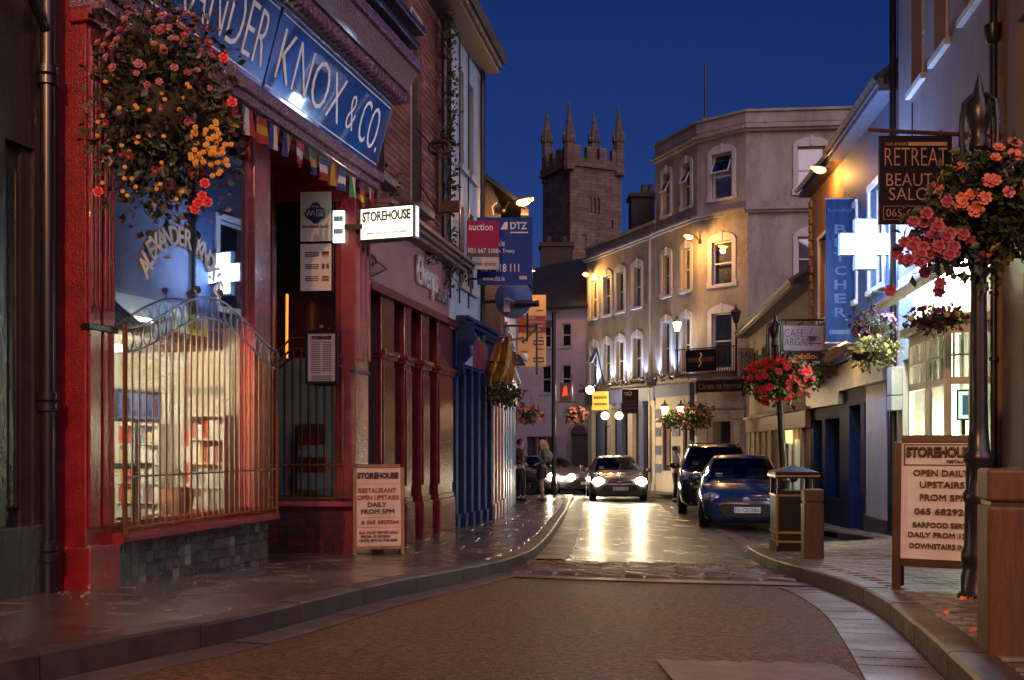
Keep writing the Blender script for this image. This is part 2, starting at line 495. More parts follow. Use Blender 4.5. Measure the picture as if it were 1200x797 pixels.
# flush gutter stones along both kerbs
def gutter(line, zf, side, w0, w1, y0, y1, step, name, mat, lift=.006, parent=None):
    pts = resample(line, .1); seg = int(step/.1); i = 0; rnd = random.Random(9)
    while i+seg < len(pts):
        sl = pts[i:i+seg+1]; i += seg
        if sl[0].y < y0 or sl[0].y > y1: continue
        mb = MB(); V = []; dz = rnd.uniform(0, .004)
        for k, p in enumerate(sl):
            a = sl[max(0, k-1)]; b = sl[min(len(sl)-1, k+1)]; t = (b-a).normalized(); nr = Vector((t.y, -t.x, 0))*side
            sh = t*(.006 if k == 0 else -.006 if k == len(sl)-1 else 0)
            f = min(1, max(0, (p.y-y0)/(y1-y0))); w = w0+(w1-w0)*f
            o = p+sh+nr*.004; q = p+sh+nr*w
            V += [(o.x, o.y, zf(o)+lift+dz), (q.x, q.y, zf(q)+lift+dz), (q.x, q.y, zf(q)-.03)]
        F = []
        for k in range(len(sl)-1):
            for j in range(2): a = k*3+j; F.append((a, a+1, a+4, a+3))
        mb.add(V, F)
        obj(name, mb.mesh(name, mat, True, 50), parent or ROAD)
zr_ = lambda q: zroad(q.x, q.y)
gutter(KERB_L, zr_, 1, .2, .22, -1, 8.3, 1.2, "gutter_slab", CONC)
gutter(KERB_L, zr_, 1, .34, .36, 10.5, 33, .4, "gutter_stone", GUTTER, lift=.008)
gutter(KERB_R, zr_, -1, .26, .33, -1, 7.5, .3, "gutter_stone", GUTTER)
BAYLINE = [(2.97, 12.7), (3.25, 14.5), (3.5, 16.5), (3.72, 19), (3.93, 24), (4.35, 29), (4.9, 32.2), (5.6, 33.2)]
gutter(BAYLINE, zr_, 1, .2, .22, 12, 33, .6, "bay_edge_stone", GUTTER, lift=.007)

# raised sett crossing, each sett a block
def sett_mesh(seed, mat):
    r = random.Random(seed); mb = MB()
    a, b, h = .5, .5, .5
    j = lambda s: r.uniform(-s, s)
    V = []
    for (sx, sy) in ((-1, -1), (1, -1), (1, 1), (-1, 1)): V.append((sx*.5+j(.02), sy*.5+j(.04), -.5))
    for (sx, sy) in ((-1, -1), (1, -1), (1, 1), (-1, 1)): V.append((sx*.49+j(.02), sy*.48+j(.04), .25+j(.12)))
    for (sx, sy) in ((-1, -1), (1, -1), (1, 1), (-1, 1)): V.append((sx*.40+j(.03), sy*.34+j(.05), .5+j(.1)))
    F = [(8, 9, 10, 11)]
    for k in range(4):
        F += [(k, (k+1) % 4, 4+(k+1) % 4, 4+k), (4+k, 4+(k+1) % 4, 8+(k+1) % 4, 8+k)]
    mb.add(V, F)
    return mb.mesh("sett", mat, True, 60)
SM = [sett_mesh(i, SETT if i % 3 else SETT2) for i in range(7)]
rnd = random.Random(21)
edge_far = lambda x: 10.35-.10*(x+.1)
edge_near = lambda x: 9.02-.52*(x+.1)+.06*(x+.1)**2
mb = MB(); N = 10
for i in range(N):
    x0 = -.62+i*3.5/N; x1 = x0+3.5/N
    V = []
    for x in (x0, x1):
        for y in (edge_near(x), edge_far(x)): V.append((x, y, zroad(x, y)+.006))
    mb.add(V, [(0, 2, 3, 1)])
part(ROAD, "sett_bed", mb, JOINT)
mb = MB()
for i in range(N):
    x0 = -.75+i*3.4/N; x1 = x0+3.4/N; V = []
    for x in (x0, x1):
        for y in (edge_near(x)-.34, edge_near(x)-.02): V.append((x, y, zroad(x, y)+.010))
    mb.add(V, [(0, 2, 3, 1)])
part(ROAD, "concrete_strip", mb, CONC)
nrow = 15; cnt = 0
for r_ in range(nrow):
    x = -.75+rnd.uniform(0, .12)
    while x < 2.75:
        w = rnd.uniform(.16, .27); xc = x+w/2; x += w+.012
        t = (r_+.5)/nrow; yc = edge_near(xc)*(1-t)+edge_far(xc)*t
        d = (edge_far(xc)-edge_near(xc))/nrow
        if xc-w*.4 < xl_of(yc)+.01 or xc+w*.5 > xr_of(yc)-.02: continue
        if d < .07: continue
        slope = -.5*(1-t)-.1*t
        M = Matrix.Translation((xc, yc, zroad(xc, yc)+.004+rnd.uniform(-.004, .006))) @ Matrix.Rotation(math.atan(slope)+rnd.uniform(-.03, .03), 4, 'Z') @ Matrix.Rotation(rnd.uniform(-.03, .03), 4, 'X') @ Matrix.Diagonal((w, d*.93, .055, 1))
        obj("sett", rnd.choice(SM), ROAD, M=M); cnt += 1
print("setts", cnt)

# left pavement: big wet flags
def flag_mesh(seed):
    r = random.Random(seed); mb = MB(); c = .012
    V = [(-.5, -.5, -.5), (.5, -.5, -.5), (.5, .5, -.5), (-.5, .5, -.5)]
    V += [(-.5, -.5, .3), (.5, -.5, .3), (.5, .5, .3), (-.5, .5, .3)]
    V += [(-.5+c, -.5+c, .5), (.5-c, -.5+c, .5), (.5-c, .5-c, .5), (-.5+c, .5-c, .5)]
    F = [(8, 9, 10, 11)]
    for k in range(4): F += [(k, (k+1) % 4, 4+(k+1) % 4, 4+k), (4+k, 4+(k+1) % 4, 8+(k+1) % 4, 8+k)]
    return MB().add(V, F).mesh("paving_slab", WETSTONE, True, 50)
FM = flag_mesh(0)
def slope_z(f, x, y): return math.atan((f(y+.3)-f(y-.3))/.6)
# facade base line of the left side (kept clear of the slabs)
WALL_L = [(-3.1, 4.0), (-2.61, 6.1), (-1.53, 10.4), (-.797, 14.1), (-.31, 16.7), (-.15, 18.6), (.1, 27.0), (.1, 28.5), (-3, 29)]
xw_l = lambda y: interp([(b, a) for a, b in WALL_L[:8]], y) if y < 28.4 else -9
y = 2.2; row = 0; ns = 0
while y < 33:
    d = .46 if y < 10 else .6
    yc = y+d/2; xk = xl_of(yc)-.17
    x = xk-(.0 if row % 2 else .0)
    k = 0
    while x > xw_l(yc)-.6 and ns < 290 and k < 9:
        w = .62 if not (k == 0 and row % 2) else .31
        lean = (xl_of(yc+.2)-xl_of(yc-.2))/.4
        M = Matrix.Translation((x-w/2, yc, zl(yc)+KH-.014)) @ Matrix(((1, lean, 0, 0), (0, 1, 0, 0), (0, 0, 1, 0), (0, 0, 0, 1))) @ Matrix.Rotation(slope_z(zl, x, yc), 4, 'X') @ Matrix.Diagonal((w-.008, d-.008, .028, 1))
        M = Matrix.Translation((0, 0, rnd.uniform(-.0015, .0015))) @ M
        obj("paving_slab", FM, PAVE_L, M=M); ns += 1
        x -= w; k += 1
    y += d; row += 1
print("slabs", ns)

# right pavement: brick pavers, nearest as pieces, the rest joined
PVM = []
for i, mt in enumerate((BRICKP, BRICKP2, BRICKP)):
    me = FM.copy(); me.materials.clear(); me.materials.append(mt); me.name = "brick_paver"; PVM.append(me)
mbr = MB(); npv = 0
WALL_R = lambda y: 5.8+.15*(y-14.5) if y < 16.6 else 6.1+.104*(y-16.6)
y = 2.6; row = 0
L_, Wd = .21, .105
while y < 22:
    yc = y+Wd/2; xk = xr_of(yc)+.17
    x = xk+(L_/2 if row % 2 else 0)
    while x < WALL_R(yc)-.02:
        px = 600+S*x/yc
        if px < 1215:
            big = yc < 8.2 and x < 4.2 and npv < 290 and yc > 3.1
            lean = (xr_of(yc+.2)-xr_of(yc-.2))/.4
            if yc > 12.8: lean = .1
            M = Matrix.Translation((x+L_/2, yc, zr(yc)+KH-.010+rnd.uniform(-.002, .002))) @ Matrix(((1, min(.5, lean), 0, 0), (0, 1, 0, 0), (0, 0, 1, 0), (0, 0, 0, 1))) @ Matrix.Rotation(slope_z(zr, x, yc), 4, 'X') @ Matrix.Diagonal((L_-.005, Wd-.005, .02, 1))
            if big:
                obj("brick_paver", rnd.choice(PVM), PAVE_R, M=M); npv += 1
            else:
                q = [M @ v.co for v in FM.vertices]
                mbr.add(q[4:], [(4, 5, 6, 7), (0, 1, 5, 4), (1, 2, 6, 5), (2, 3, 7, 6), (3, 0, 4, 7)], rnd.choice((0, 0, 1)))
        x += L_
    y += Wd; row += 1
part(PAVE_R, "brick_pavers_beyond", mbr, [BRICKP, BRICKP2], kind="stuff")
print("pavers", npv)

# pale patch with an access cover at the bottom right of the road
x0, y0 = ground_hit(768, 775, zroad); x1, y1 = ground_hit(1040, 797, zroad)
mb = MB(); N = 28; V = []
for i in range(N+1):
    x = x0+(1.35-x0)*i/N
    for y in (2.6, y0-.02+.022*math.sin(i*1.3)+.015*math.sin(i*3.7)-.07*i/N*1.2): V.append((x, y, zroad(x, y)+.009))
mb.add(V, [(2*i, 2*i+2, 2*i+3, 2*i+1) for i in range(N)])
PATCH = part(ROAD, "concrete_patch", mb, pmat("patch_concrete", (.14, .09, .08), .6, var=.5, scale=5, bump=.2, bscale=70))
mb = MB(); V = []; cx, cy = .82, 3.28
for i in range(24):
    a = 2*math.pi*i/24; x = cx+.30*math.cos(a); y = cy+.30*math.sin(a); V.append((x, y, zroad(x, y)+.013))
mb.add(V, [tuple(range(24))])
part(ROAD, "manhole_cover", mb, pmat("cast_iron_cover", (.07, .055, .05), .4, metal=.5, var=.3, bump=.6, bscale=30))

# the distant pavement in front of the public house
mb = MB()
pl = [(2.6, 40.5), (3.6, 37.4), (4.6, 35.2), (5.6, 33.9), (6.75, 32.0), (9.5, 31.7), (9.5, 46), (2.6, 46)]
mb.add([(x, y, zl(y)) for x, y in pl]+[(x, y, zl(y)+KH) for x, y in pl], [tuple(8+i for i in range(8))]+[(i, (i+1) % 8, 8+(i+1) % 8, 8+i) for i in range(8)])
part(None, "pavement_far", mb, KERBST, kind="structure")

# ------------------------------------------------------------------ shared builders
def fit(o, M, u0, u1, z0=None, z1=None, w=.01):
    """stretch lettering (a mesh built at M) to fill u0..u1 and z0..z1"""
    me = o.data; Mi = M.inverted(); co = [Mi @ v.co for v in me.vertices]
    a = min(c.x for c in co); b = max(c.x for c in co); c0 = min(c.z for c in co); c1 = max(c.z for c in co)
    for v, c in zip(me.vertices, co):
        x = u0+(c.x-a)/(b-a)*(u1-u0)
        z = c.z if z0 is None else z0+(c.z-c0)/(c1-c0)*(z1-z0)
        v.co = M @ Vector((x, c.y, z))
    return o
def word(parent, body, M, u0, u1, z0, z1, mat, w=.01, name="lettering", ext=.002, off=0., sp=1., shear=0., bold=0.):
    o = text(parent, name, body, M, 0, 0, .2, mat, w=w, ext=ext, off=0 if off > 0 else off, sp=sp, shear=shear, bold=bold or max(0., off)*1.5)
    return fit(o, M, u0, u1, z0, z1)

def sash(parent, F, u0, u1, z0, z1, y=.12, fm=None, gm=None, fw=.05, sill=True, mid=.5, vb=0, tilt=0, surround=None, sm=None, curtain=None, arch=False):
    fm = fm or WHITE; gm = gm or DARKGLASS
    mb = F.mb()
    mb.box(u0, u0+fw, y, y+.05, z0, z1); mb.box(u1-fw, u1, y, y+.05, z0, z1)
    mb.box(u0+fw, u1-fw, y, y+.05, z0, z0+fw); mb.box(u0+fw, u1-fw, y, y+.05, z1-fw, z1)
    zm = z0+(z1-z0)*mid
    if mid: mb.box(u0+fw, u1-fw, y-.01, y+.05, zm-.025, zm+.025)
    for k in range(vb):
        x = u0+(u1-u0)*(k+1)/(vb+1); mb.box(x-.012, x+.012, y+.005, y+.045, z0+fw, z1-fw)
    w = part(parent, "window", mb, fm)
    for a, b, q in (((z0+fw, zm-.025, 0), (zm+.025, z1-fw, tilt)) if mid else ((z0+fw, z1-fw, 0),)):
        p = F.mb()
        if q:
            h = b-a; dx = math.sin(q)*h
            p.prism([(y+.02-dx, b-h+h*(1-math.cos(q))), (y+.035-dx, b-h+h*(1-math.cos(q))), (y+.035, b), (y+.02, b)], u0+fw, u1-fw, axis='x')
            pr = F.mb()
            for uu in (u0+fw, u1-fw-.03): pr.prism([(y+.005-dx, b-h*math.cos(q)), (y+.045-dx, b-h*math.cos(q)), (y+.045, b), (y+.005, b)], uu, uu+.03, axis='x')
            pr.box(u0+fw, u1-fw, y-dx-.005, y-dx+.05, b-h*math.cos(q)-.03, b-h*math.cos(q)+.01)
            part(w, "open_sash_frame", pr, fm)
        else: p.box(u0+fw-.005, u1-fw+.005, y+.02, y+.03, a-.005, b+.005)
        part(w, "pane", p, gm)
    if curtain:
        c = F.mb(); n = 14; V = []
        for i in range(n+1):
            x = u0+fw+(u1-u0-2*fw)*i/n; V += [(x, y+.16+.02*(i % 2), z0+fw), (x, y+.16+.02*(i % 2), z0+(z1-z0)*curtain)]
        c.add(V, [(2*i, 2*i+2, 2*i+3, 2*i+1) for i in range(n)])
        part(w, "curtain", c, pmat("net_curtain", (.4, .36, .33), .8))
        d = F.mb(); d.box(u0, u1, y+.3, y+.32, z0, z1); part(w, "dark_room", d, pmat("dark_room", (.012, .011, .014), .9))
    if sill:
        s = F.mb(); s.box(u0-.09, u1+.09, -.07, y, z0-.09, z0); part(w, "sill", s, sm or fm, bevel=.008)
    if surround:
        s = F.mb(); q = surround
        s.box(u0-q, u0, -.035, .03, z0+.003, z1); s.box(u1, u1+q, -.035, .03, z0+.003, z1)
        if arch:
            n = 8; uc = (u0+u1)/2; hw = (u1-u0)/2; rise = hw*.35
            po = [(uc+math.cos(math.pi*i/n)*(hw+q), z1+math.sin(math.pi*i/n)*(rise+q)) for i in range(n+1)]
            pi_ = [(uc+math.cos(math.pi*i/n)*hw, z1+.001+math.sin(math.pi*i/n)*.0) for i in range(n+1)]
            for i in range(n): s.prism([po[i], po[i+1], pi_[i+1], pi_[i]], -.045, .03)
            s.box(uc-.05, uc+.05, -.07, .0, z1+rise*.2, z1+rise+q+.04)
        else: s.box(u0-q, u1+q, -.045, .03, z1, z1+q)
        for uu in (u0-q-.04, u1+.04): s.box(uu-.0, uu+q, -.05, -.037, z0-.09, z0+.12) if arch else None
        part(w, "surround", s, sm or fm, bevel=.006)
    return w

def roof_slab(parent, pts, th, mat, name="roof"):
    """sloping roof sheet: four corner points, thickness th upward"""
    mb = MB(); P = [Vector(p) for p in pts]; n = (P[1]-P[0]).cross(P[3]-P[0]).normalized()
    if n.z < 0: n = -n
    mb.add([*P, *[p+n*th for p in P]], [(0, 1, 2, 3), (7, 6, 5, 4), (0, 4, 5, 1), (1, 5, 6, 2), (2, 6, 7, 3), (3, 7, 4, 0)])
    return part(parent, name, mb, mat, kind="stuff")

LEAF = pmat("leaf_green", (.075, .11, .03), .45, var=.5, scale=14, col2=(.018, .032, .012))
LEAF_DK = pmat("leaf_dark", (.055, .06, .022), .45, var=.5, scale=14, col2=(.018, .024, .010))
LEAF_PALE = pmat("leaf_pale", (.22, .21, .07), .5, var=.4, scale=14, col2=(.09, .1, .03))
def leaf_cloud(mb, c, rad, n, size, rnd, shell=.45, droop=0., mi=0):
    c = Vector(c)
    for _ in range(n):
        while True:
            d = Vector((rnd.uniform(-1, 1), rnd.uniform(-1, 1), rnd.uniform(-1, 1)))
            if shell < d.length < 1: break
        k = d.length*(1+.25*math.sin(d.x*7+d.z*5)*math.cos(d.y*6))
        p = c+Vector((d.x*rad[0], d.y*rad[1], d.z*rad[2]))*k/max(d.length, .01)*d.length
        p.z -= droop*rnd.random()**2
        s = size*rnd.uniform(.6, 1.3)
        t = (d+Vector((rnd.uniform(-1, 1), rnd.uniform(-1, 1), rnd.uniform(-1, .6)))).normalized()
        b = t.orthogonal().normalized(); b = Matrix.Rotation(rnd.uniform(0, 6.28), 3, t) @ b; m = t.cross(b)
        mb.add([p, p+t*s*.5+b*s*.32+m*s*.08, p+t*s, p+t*s*.5-b*s*.32+m*s*.08], [(0, 1, 2), (0, 2, 3)], mi)
def blossom(mb, p, s, rnd, nrm=None, petals=6, mi=0):
    p = Vector(p); nrm = (nrm or Vector((rnd.uniform(-1, 1), -1, rnd.uniform(-.3, .8)))).normalized()
    a = nrm.orthogonal().normalized(); b = nrm.cross(a)
    for ring, (rr, lift) in enumerate(((1., .15), (.6, .45))):
        for k in range(petals):
            an = 2*math.pi*(k+.5*ring)/petals+rnd.uniform(-.15, .15)
            d = a*math.cos(an)+b*math.sin(an); e = nrm.cross(d)
            mb.add([p, p+d*s*.5*rr+e*s*.38*rr+nrm*s*lift*.5, p+d*s*.92*rr+e*s*.26*rr+nrm*s*lift, p+d*s*.92*rr-e*s*.26*rr+nrm*s*lift*.8, p+d*s*.5*rr-e*s*.38*rr+nrm*s*lift*.5], [(0, 1, 2), (0, 2, 3), (0, 3, 4)], mi)
def on_cloud(c, rad, rnd, front=True, zmin=-1):
    while True:
        d = Vector((rnd.uniform(-1, 1), rnd.uniform(-1, .35 if front else 1), rnd.uniform(zmin, 1)))
        if .5 < d.length < 1.4: break
    d.normalize()
    return Vector(c)+Vector((d.x*rad[0], d.y*rad[1], d.z*rad[2]))*rnd.uniform(.9, 1.08), d

SODIUM = (1.0, .46, .10)
def street_lamp_head(name, label, base, tip, watts, group="sodium street lamps on wall brackets", size=1., col=SODIUM):
    """arm from wall point base to lantern at tip"""
    base = Vector(base); tip = Vector(tip)
    t = thing(name, label, "street lamp", base, group=group)
    d = (tip-base); h = Vector((d.x, d.y, 0)); h = h.normalized() if h.length > .01 else Vector((1, 0, 0))
    mb = MB(); mid = base+d*.5+Vector((0, 0, .12)); mb.tube([base, mid, tip], .022*size, 8)
    part(t, "arm", mb, IRON, smooth=True)
    mb = MB(); mb.ball(base, .06*size, 8, 6); part(t, "wall_plate", mb, IRON, smooth=True)
    ang = math.atan2(h.y, h.x)
    M = Matrix.Translation(tip) @ Matrix.Rotation(ang, 4, 'Z')
    mb = MB(M); L = .5*size
    prof = [(-.08, .05), (.05, .08), (.25, .085), (.42, .06), (.5, .02)]
    for (xa, ra), (xb, rb) in zip(prof, prof[1:]):
        V = []
        for x, r in ((xa, ra), (xb, rb)):
            for k in range(7):
                a = math.pi*k/6; V.append((x*size, math.cos(a)*r*1.5*size, math.sin(a)*r*size))
        mb.add(V, [(k, k+1, 8+k, 7+k) for k in range(6)])
    part(t, "lantern_hood", mb, pmat("lamp_hood_grey", (.2, .19, .18), .5), smooth=True)
    mb = MB(M)
    mb.ball((.22*size, 0, -.005), .16*size, 12, 8, (1.25, .62, .42))
    part(t, "lantern_bowl", mb, emat("sodium_bowl", (1., .36, .08), 3.2), smooth=True)
    light(t, tip+h*.22*size-Vector((0, 0, .14*size)), watts, col, size=.09)
    return t

# ================================================================== LEFT SIDE OF THE STREET
# ---- dark building at the very left
DK = Fr(-3.42, 3.2, -2.80, 6.16)
STONE_DK = pmat("dark_painted_stone", (.03, .026, .024), .33, var=.55, scale=3, bump=.35, bscale=18, rvar=.15, stretch=(1, 1, .35))
t = thing("dark_building", "near black painted house front with a downpipe at the left edge", "building", DK.P(1.5, zl(5)))
mb = DK.mb(); wall(mb, -2, DK.L, .7, 9, [(DK.U(6), DK.U(40), 1.5, 3.75)], rev=.07)
part(t, "wall", mb, STONE_DK)
mb = DK.mb(); mb.box(-2, DK.L-.2, -.06, -.001, .7, 1.52); part(t, "plinth", mb, STONE_DK, bevel=.012)
mb = DK.mb(); mb.box(DK.U(6), DK.U(40), .06, .1, 1.5, 3.75)
for k in range(4):
    a = DK.U(9+k*7.6); b = DK.U(15+k*7.6); mb.box(a, b, .035, .06, 1.62, 3.6)
part(t, "door_panel", mb, STONE_DK, bevel=.006)
mb = DK.mb(); u = DK.U(54, .05)
mb.tube([(u, -.06, .95), (u, -.06, 6)], .042, 12)
for z in (1.35, 2.25, 4.2): mb.lathe([(.042, -.06), (.06, -.055), (.06, -.01), (.05, 0), (.06, .01), (.06, .055), (.042, .06)], (u, -.06, z), 12)
part(t, "downpipe", mb, BLACKP, smooth=True)
mb = DK.mb(); mb.tube([(u-.5, -.1, 4.75), (u-.2, -.1, 4.6), (u, -.06, 4.45)], .03, 8)
part(t, "pipe_bend", mb, BLACKP, smooth=True)

# ---- red shop with the blue glass fascia
K = Fr(-2.61, 6.1, -1.53, 10.4)
TILE_DK = [pmat("riser_tile_%s" % n, c, .16, var=.25, scale=20, spec=.6) for n, c in (("slate", (.035, .032, .04)), ("grey", (.07, .062, .07)), ("brown", (.05, .035, .035)), ("pale", (.14, .125, .12)))]
TILE_RED = [pmat("riser_tile_%s" % n, c, .15, var=.25, scale=20, spec=.6) for n, c in (("oxblood", (.06, .012, .014)), ("darkred", (.035, .012, .014)))]
BRICK_M = [pmat("house_brick_%d" % i, c, .75, var=.35, scale=25, bump=.2, bscale=60) for i, c in enumerate(((.20, .062, .045), (.165, .05, .04), (.24, .085, .06), (.12, .042, .038)))]
MORTAR = pmat("mortar", (.11, .085, .075), .85, var=.3)
GLASSK = gmat("shop_window_pane", (.97, .98, 1), .09, .012)
KB = thing("corner_shop_building", "red painted shop with a tilted blue fascia at the left", "shop", K.P(2, zl(8)+KH))
u132, u297, u315 = K.U(132), K.U(297), K.U(316)
zb = lambda u: zl(K.P(u, 0).y)+KH
SILL = 1.40; FB = 4.80
# pilasters
def k_pilaster(u0, u1, bandz, proud, two=True):
    mb = K.mb(); z0 = zb(u0)-.15
    mb.box(u0, u1, -proud, .32 if two else .17, z0, FB)
    p = part(KB, "pilaster", mb, REDP, bevel=.008)
    mb = K.mb(); mid = (u0+u1)/2; g = .014
    spans = ((u0+.01, mid-g), (mid+g, u1-.01)) if two else ((u0+.012, u1-.012),)
    for a, b in spans:
        mb.box(a, b, -proud-.022, -proud, SILL+.08, FB-.25)
        for k in range(3):
            x = a+(b-a)*(k+.5)/3
            mb.tube([(x, -proud-.022, bandz+.12), (x, -proud-.022, FB-.35)], (b-a)*.13, 6)
    part(p, "reeded_shaft", mb, REDP, smooth=True, bevel=.004)
    mb = K.mb(); mb.box(u0-.012, u1+.012, -proud-.035, -proud+.03, bandz-.02, bandz+.02); part(p, "black_band", mb, BLACKP, bevel=.006)
    mb = K.mb(); mb.box(u0-.02, u1+.02, -proud-.045, .15, z0, SILL-.035); part(p, "plinth_block", mb, REDP, bevel=.01)
    mb = K.mb(); mb.box(u0-.03, u1+.03, -proud-.06, .1, FB-.22, FB-.12); mb.box(u0-.015, u1+.015, -proud-.04, .1, FB-.12, FB-.02); part(p, "capital", mb, REDP, bevel=.01)
    return p
k_pilaster(0, u132, K.Z(115, 385), .0)
uP2a, uP2b = K.U(411), K.U(428)
k_pilaster(uP2a, uP2b, K.Z(420, 437), .02, False)
# stall riser with tiles, sill
def riser(F, u0, u1, ztop, zbot, parent, ts, mats, y=0.03, seed=1):
    mb = F.mb(); mb.box(u0, u1, y, y+.12, zbot(u0)-.3, ztop); rp = part(parent, "stall_riser", mb, JOINT)
    r = random.Random(seed); ms = []
    for m in mats:
        q = MB(); q.box(-.5, .5, -.5, .5, -.5, .5); ms.append(q.mesh("tile", m))
    u = u0
    while u < u1-ts*.4:
        z = ztop-ts/2
        while z > zbot(u)-ts*.45:
            M = F.M @ Matrix.Translation((min(u+ts/2, u1-ts*.3), y-.003+r.uniform(-.0015, .0015), z)) @ Matrix.Rotation(r.uniform(-.012, .012), 4, 'X') @ Matrix.Rotation(r.uniform(-.012, .012), 4, 'Z') @ Matrix.Diagonal((ts-.006, .014, ts-.006, 1))
            wts = [.4, .3, .25, .05] if len(ms) == 4 else [.6, .4]
            o = bpy.data.objects.new("tile", r.choices(ms, wts)[0]); COL.objects.link(o); o.parent = rp; o.matrix_basis = M
            z -= ts
        u += ts
    return rp
riser(K, u132-.005, u315, SILL-.05, zb, KB, .078, TILE_DK)
mb = K.mb(); mb.prism([(.16, SILL-.05), (-.05, SILL-.05), (-.075, SILL-.03), (-.08, SILL-.005), (-.06, SILL+.02), (.16, SILL+.035)], u132, u315+.03, axis='x')
part(KB, "window_sill", mb, REDP, smooth=True)
mb = K.mb(); mb.box(-.3, -.005, .215, 2.2, .7, 5.2); part(KB, "leak_block", mb, STONE_DK)  # hidden block added to stop shop light leaking past the pilaster
# window frame + pane
mb = K.mb()
mb.box(u297, u315, -.01, .14, SILL+.02, FB); mb.box(u132, u297, .02, .1, FB-.3, FB); mb.box(u132, u297, .03, .1, SILL+.035, SILL+.09)
win = part(KB, "display_window", mb, REDP, bevel=.008)
mb = K.mb(); mb.box(u132+.002, u297-.002, .05, .056, SILL+.09, FB-.3); part(win, "pane", mb, GLASSK)
# arched lettering on the pane
cx_, cz_ = (K.U(182)+K.U(262))/2, K.Z(222, 330)
LET = pmat("pane_lettering_white", (.9, .9, .88), .6)
s_ = "ALEXANDER KNOX'S"; uc = K.U(222); Rr = K.U(258)-K.U(222)
for i, ch in enumerate(s_):
    if ch == ' ': continue
    a = R(168-156*i/(len(s_)-1)); zz = K.Z(222, 338)+math.sin(a)*.36; uu = uc+math.cos(a)*Rr*1.12
    M2 = Matrix.Translation((uu, 0, zz)) @ Matrix.Rotation(-(a-math.pi/2)*.7, 4, 'Y')
    text(win, "pane_letter", ch, K.M, 0, 0, .2, LET, w=-.042, xs=.8, M2=M2, ext=.002, bold=.004)
# interior
INT = pmat("shop_interior_cream", (.62, .57, .45), .6, var=.1)
a, b = u132-.25, u315+.12; d = 1.75
mb = K.mb()
mb.quad((a, .2, .95), (b, .2, .95), (b, d, .95), (a, d, .95)); mb.quad((a, d, .95), (b, d, .95), (b, d, 4.8), (a, d, 4.8))
mb.quad((a, .2, .95), (a, d, .95), (a, d, 4.8), (a, .2, 4.8)); mb.quad((b, .16, .95), (b, .16, 3.0), (b, d, 3.0), (b, d, .95))
part(KB, "shop_interior", mb, INT)
mb = K.mb(); mb.box(a, b-.01, .5, d, 2.80, 2.95); part(KB, "soffit", mb, pmat("soffit_brown", (.06, .038, .028), .6))
mb = K.mb(); mb.quad((b-.005, .16, 3.0), (b-.005, .16, 4.8), (b-.005, d, 4.8), (b-.005, d, 3.0)); part(KB, "upper_shade_sheet", mb, pmat("upper_shade", (.03, .022, .03), .6))  # dark sheet: shade of the unlit space above the soffit, put into colour
mb = K.mb(); mb.box(u132, u297, .16, .5, SILL+.0, SILL+.06); part(KB, "window_board", mb, pmat("window_board_dark", (.08, .03, .025), .4))
q0 = K.P(b-.02, 0, -d+.02); q1 = K.P(b-.02, 0, -.18)
IW = Fr(q0.x, q0.y, q1.x, q1.y)
for px0, px1 in ((193, 203), (209, 219), (268, 276), (281, 290)):
    u0, u1 = IW.U(px0), IW.U(px1); mb = IW.mb(); mb.box(u0, u1, -.05, -.005, 1.0, 2.78); part(KB, "upright_board", mb, pmat("board_offwhite", (.6, .58, .48), .5))
mb = IW.mb(); mb.box(0, IW.L, -.03, -.003, IW.Z(240, 462), IW.Z(240, 455)); part(KB, "shelf_rail", mb, pmat("rail_grey_green", (.25, .27, .22), .5))
# shelving inside, with stock
PACK = [pmat("pack_%d" % i, c, .5, var=.3, scale=30) for i, c in enumerate(((.42, .06, .05), (.6, .55, .42), (.3, .34, .38), (.5, .42, .2), (.6, .6, .55), (.3, .12, .1), (.45, .48, .42)))]
r = random.Random(3)
def rack(label, px0, px1, py0, py1, nsh, dep, seed):
    u0, u1 = IW.U(px0, dep), IW.U(px1, dep); z1, z0 = IW.Z((px0+px1)/2, py0, dep), IW.Z((px0+px1)/2, py1, dep); r = random.Random(seed)
    t = thing("shelving_unit", label, "shelving", IW.P((u0+u1)/2, z0, dep/2), group="shelving inside the red shop")
    for x in (u0, u1-.02):
        mb = IW.mb(); mb.box(x, x+.02, -dep, -.06, z0, z1); part(t, "side_panel", mb, pmat("shelf_white", (.6, .58, .5), .5))
    for k in range(nsh+1):
        z = z0+(z1-z0)*k/nsh; mb = IW.mb(); mb.box(u0+.02, u1-.02, -dep, -.06, z-.008, z+.008); part(t, "shelf", mb, pmat("shelf_white", (.6, .58, .5), .5))
        if k == nsh: break
        x = u0+.025; hh = (z1-z0)/nsh
        while x < u1-.05:
            w = r.uniform(.035, .09); h = r.uniform(.5, .88)*hh; mb = IW.mb(); mb.box(x, min(x+w*.95, u1-.022), -dep+r.uniform(0, .02), -.1, z+.009, z+.009+h); part(t, "packet", mb, r.choice(PACK)); x += w
    return t
rack("magazine shelving below the small television in the red shop", 136, 188, 498, 612, 5, .30, 3)
rack("goods shelving with red boxes in the middle of the barred window", 222, 264, 487, 600, 4, .30, 4)
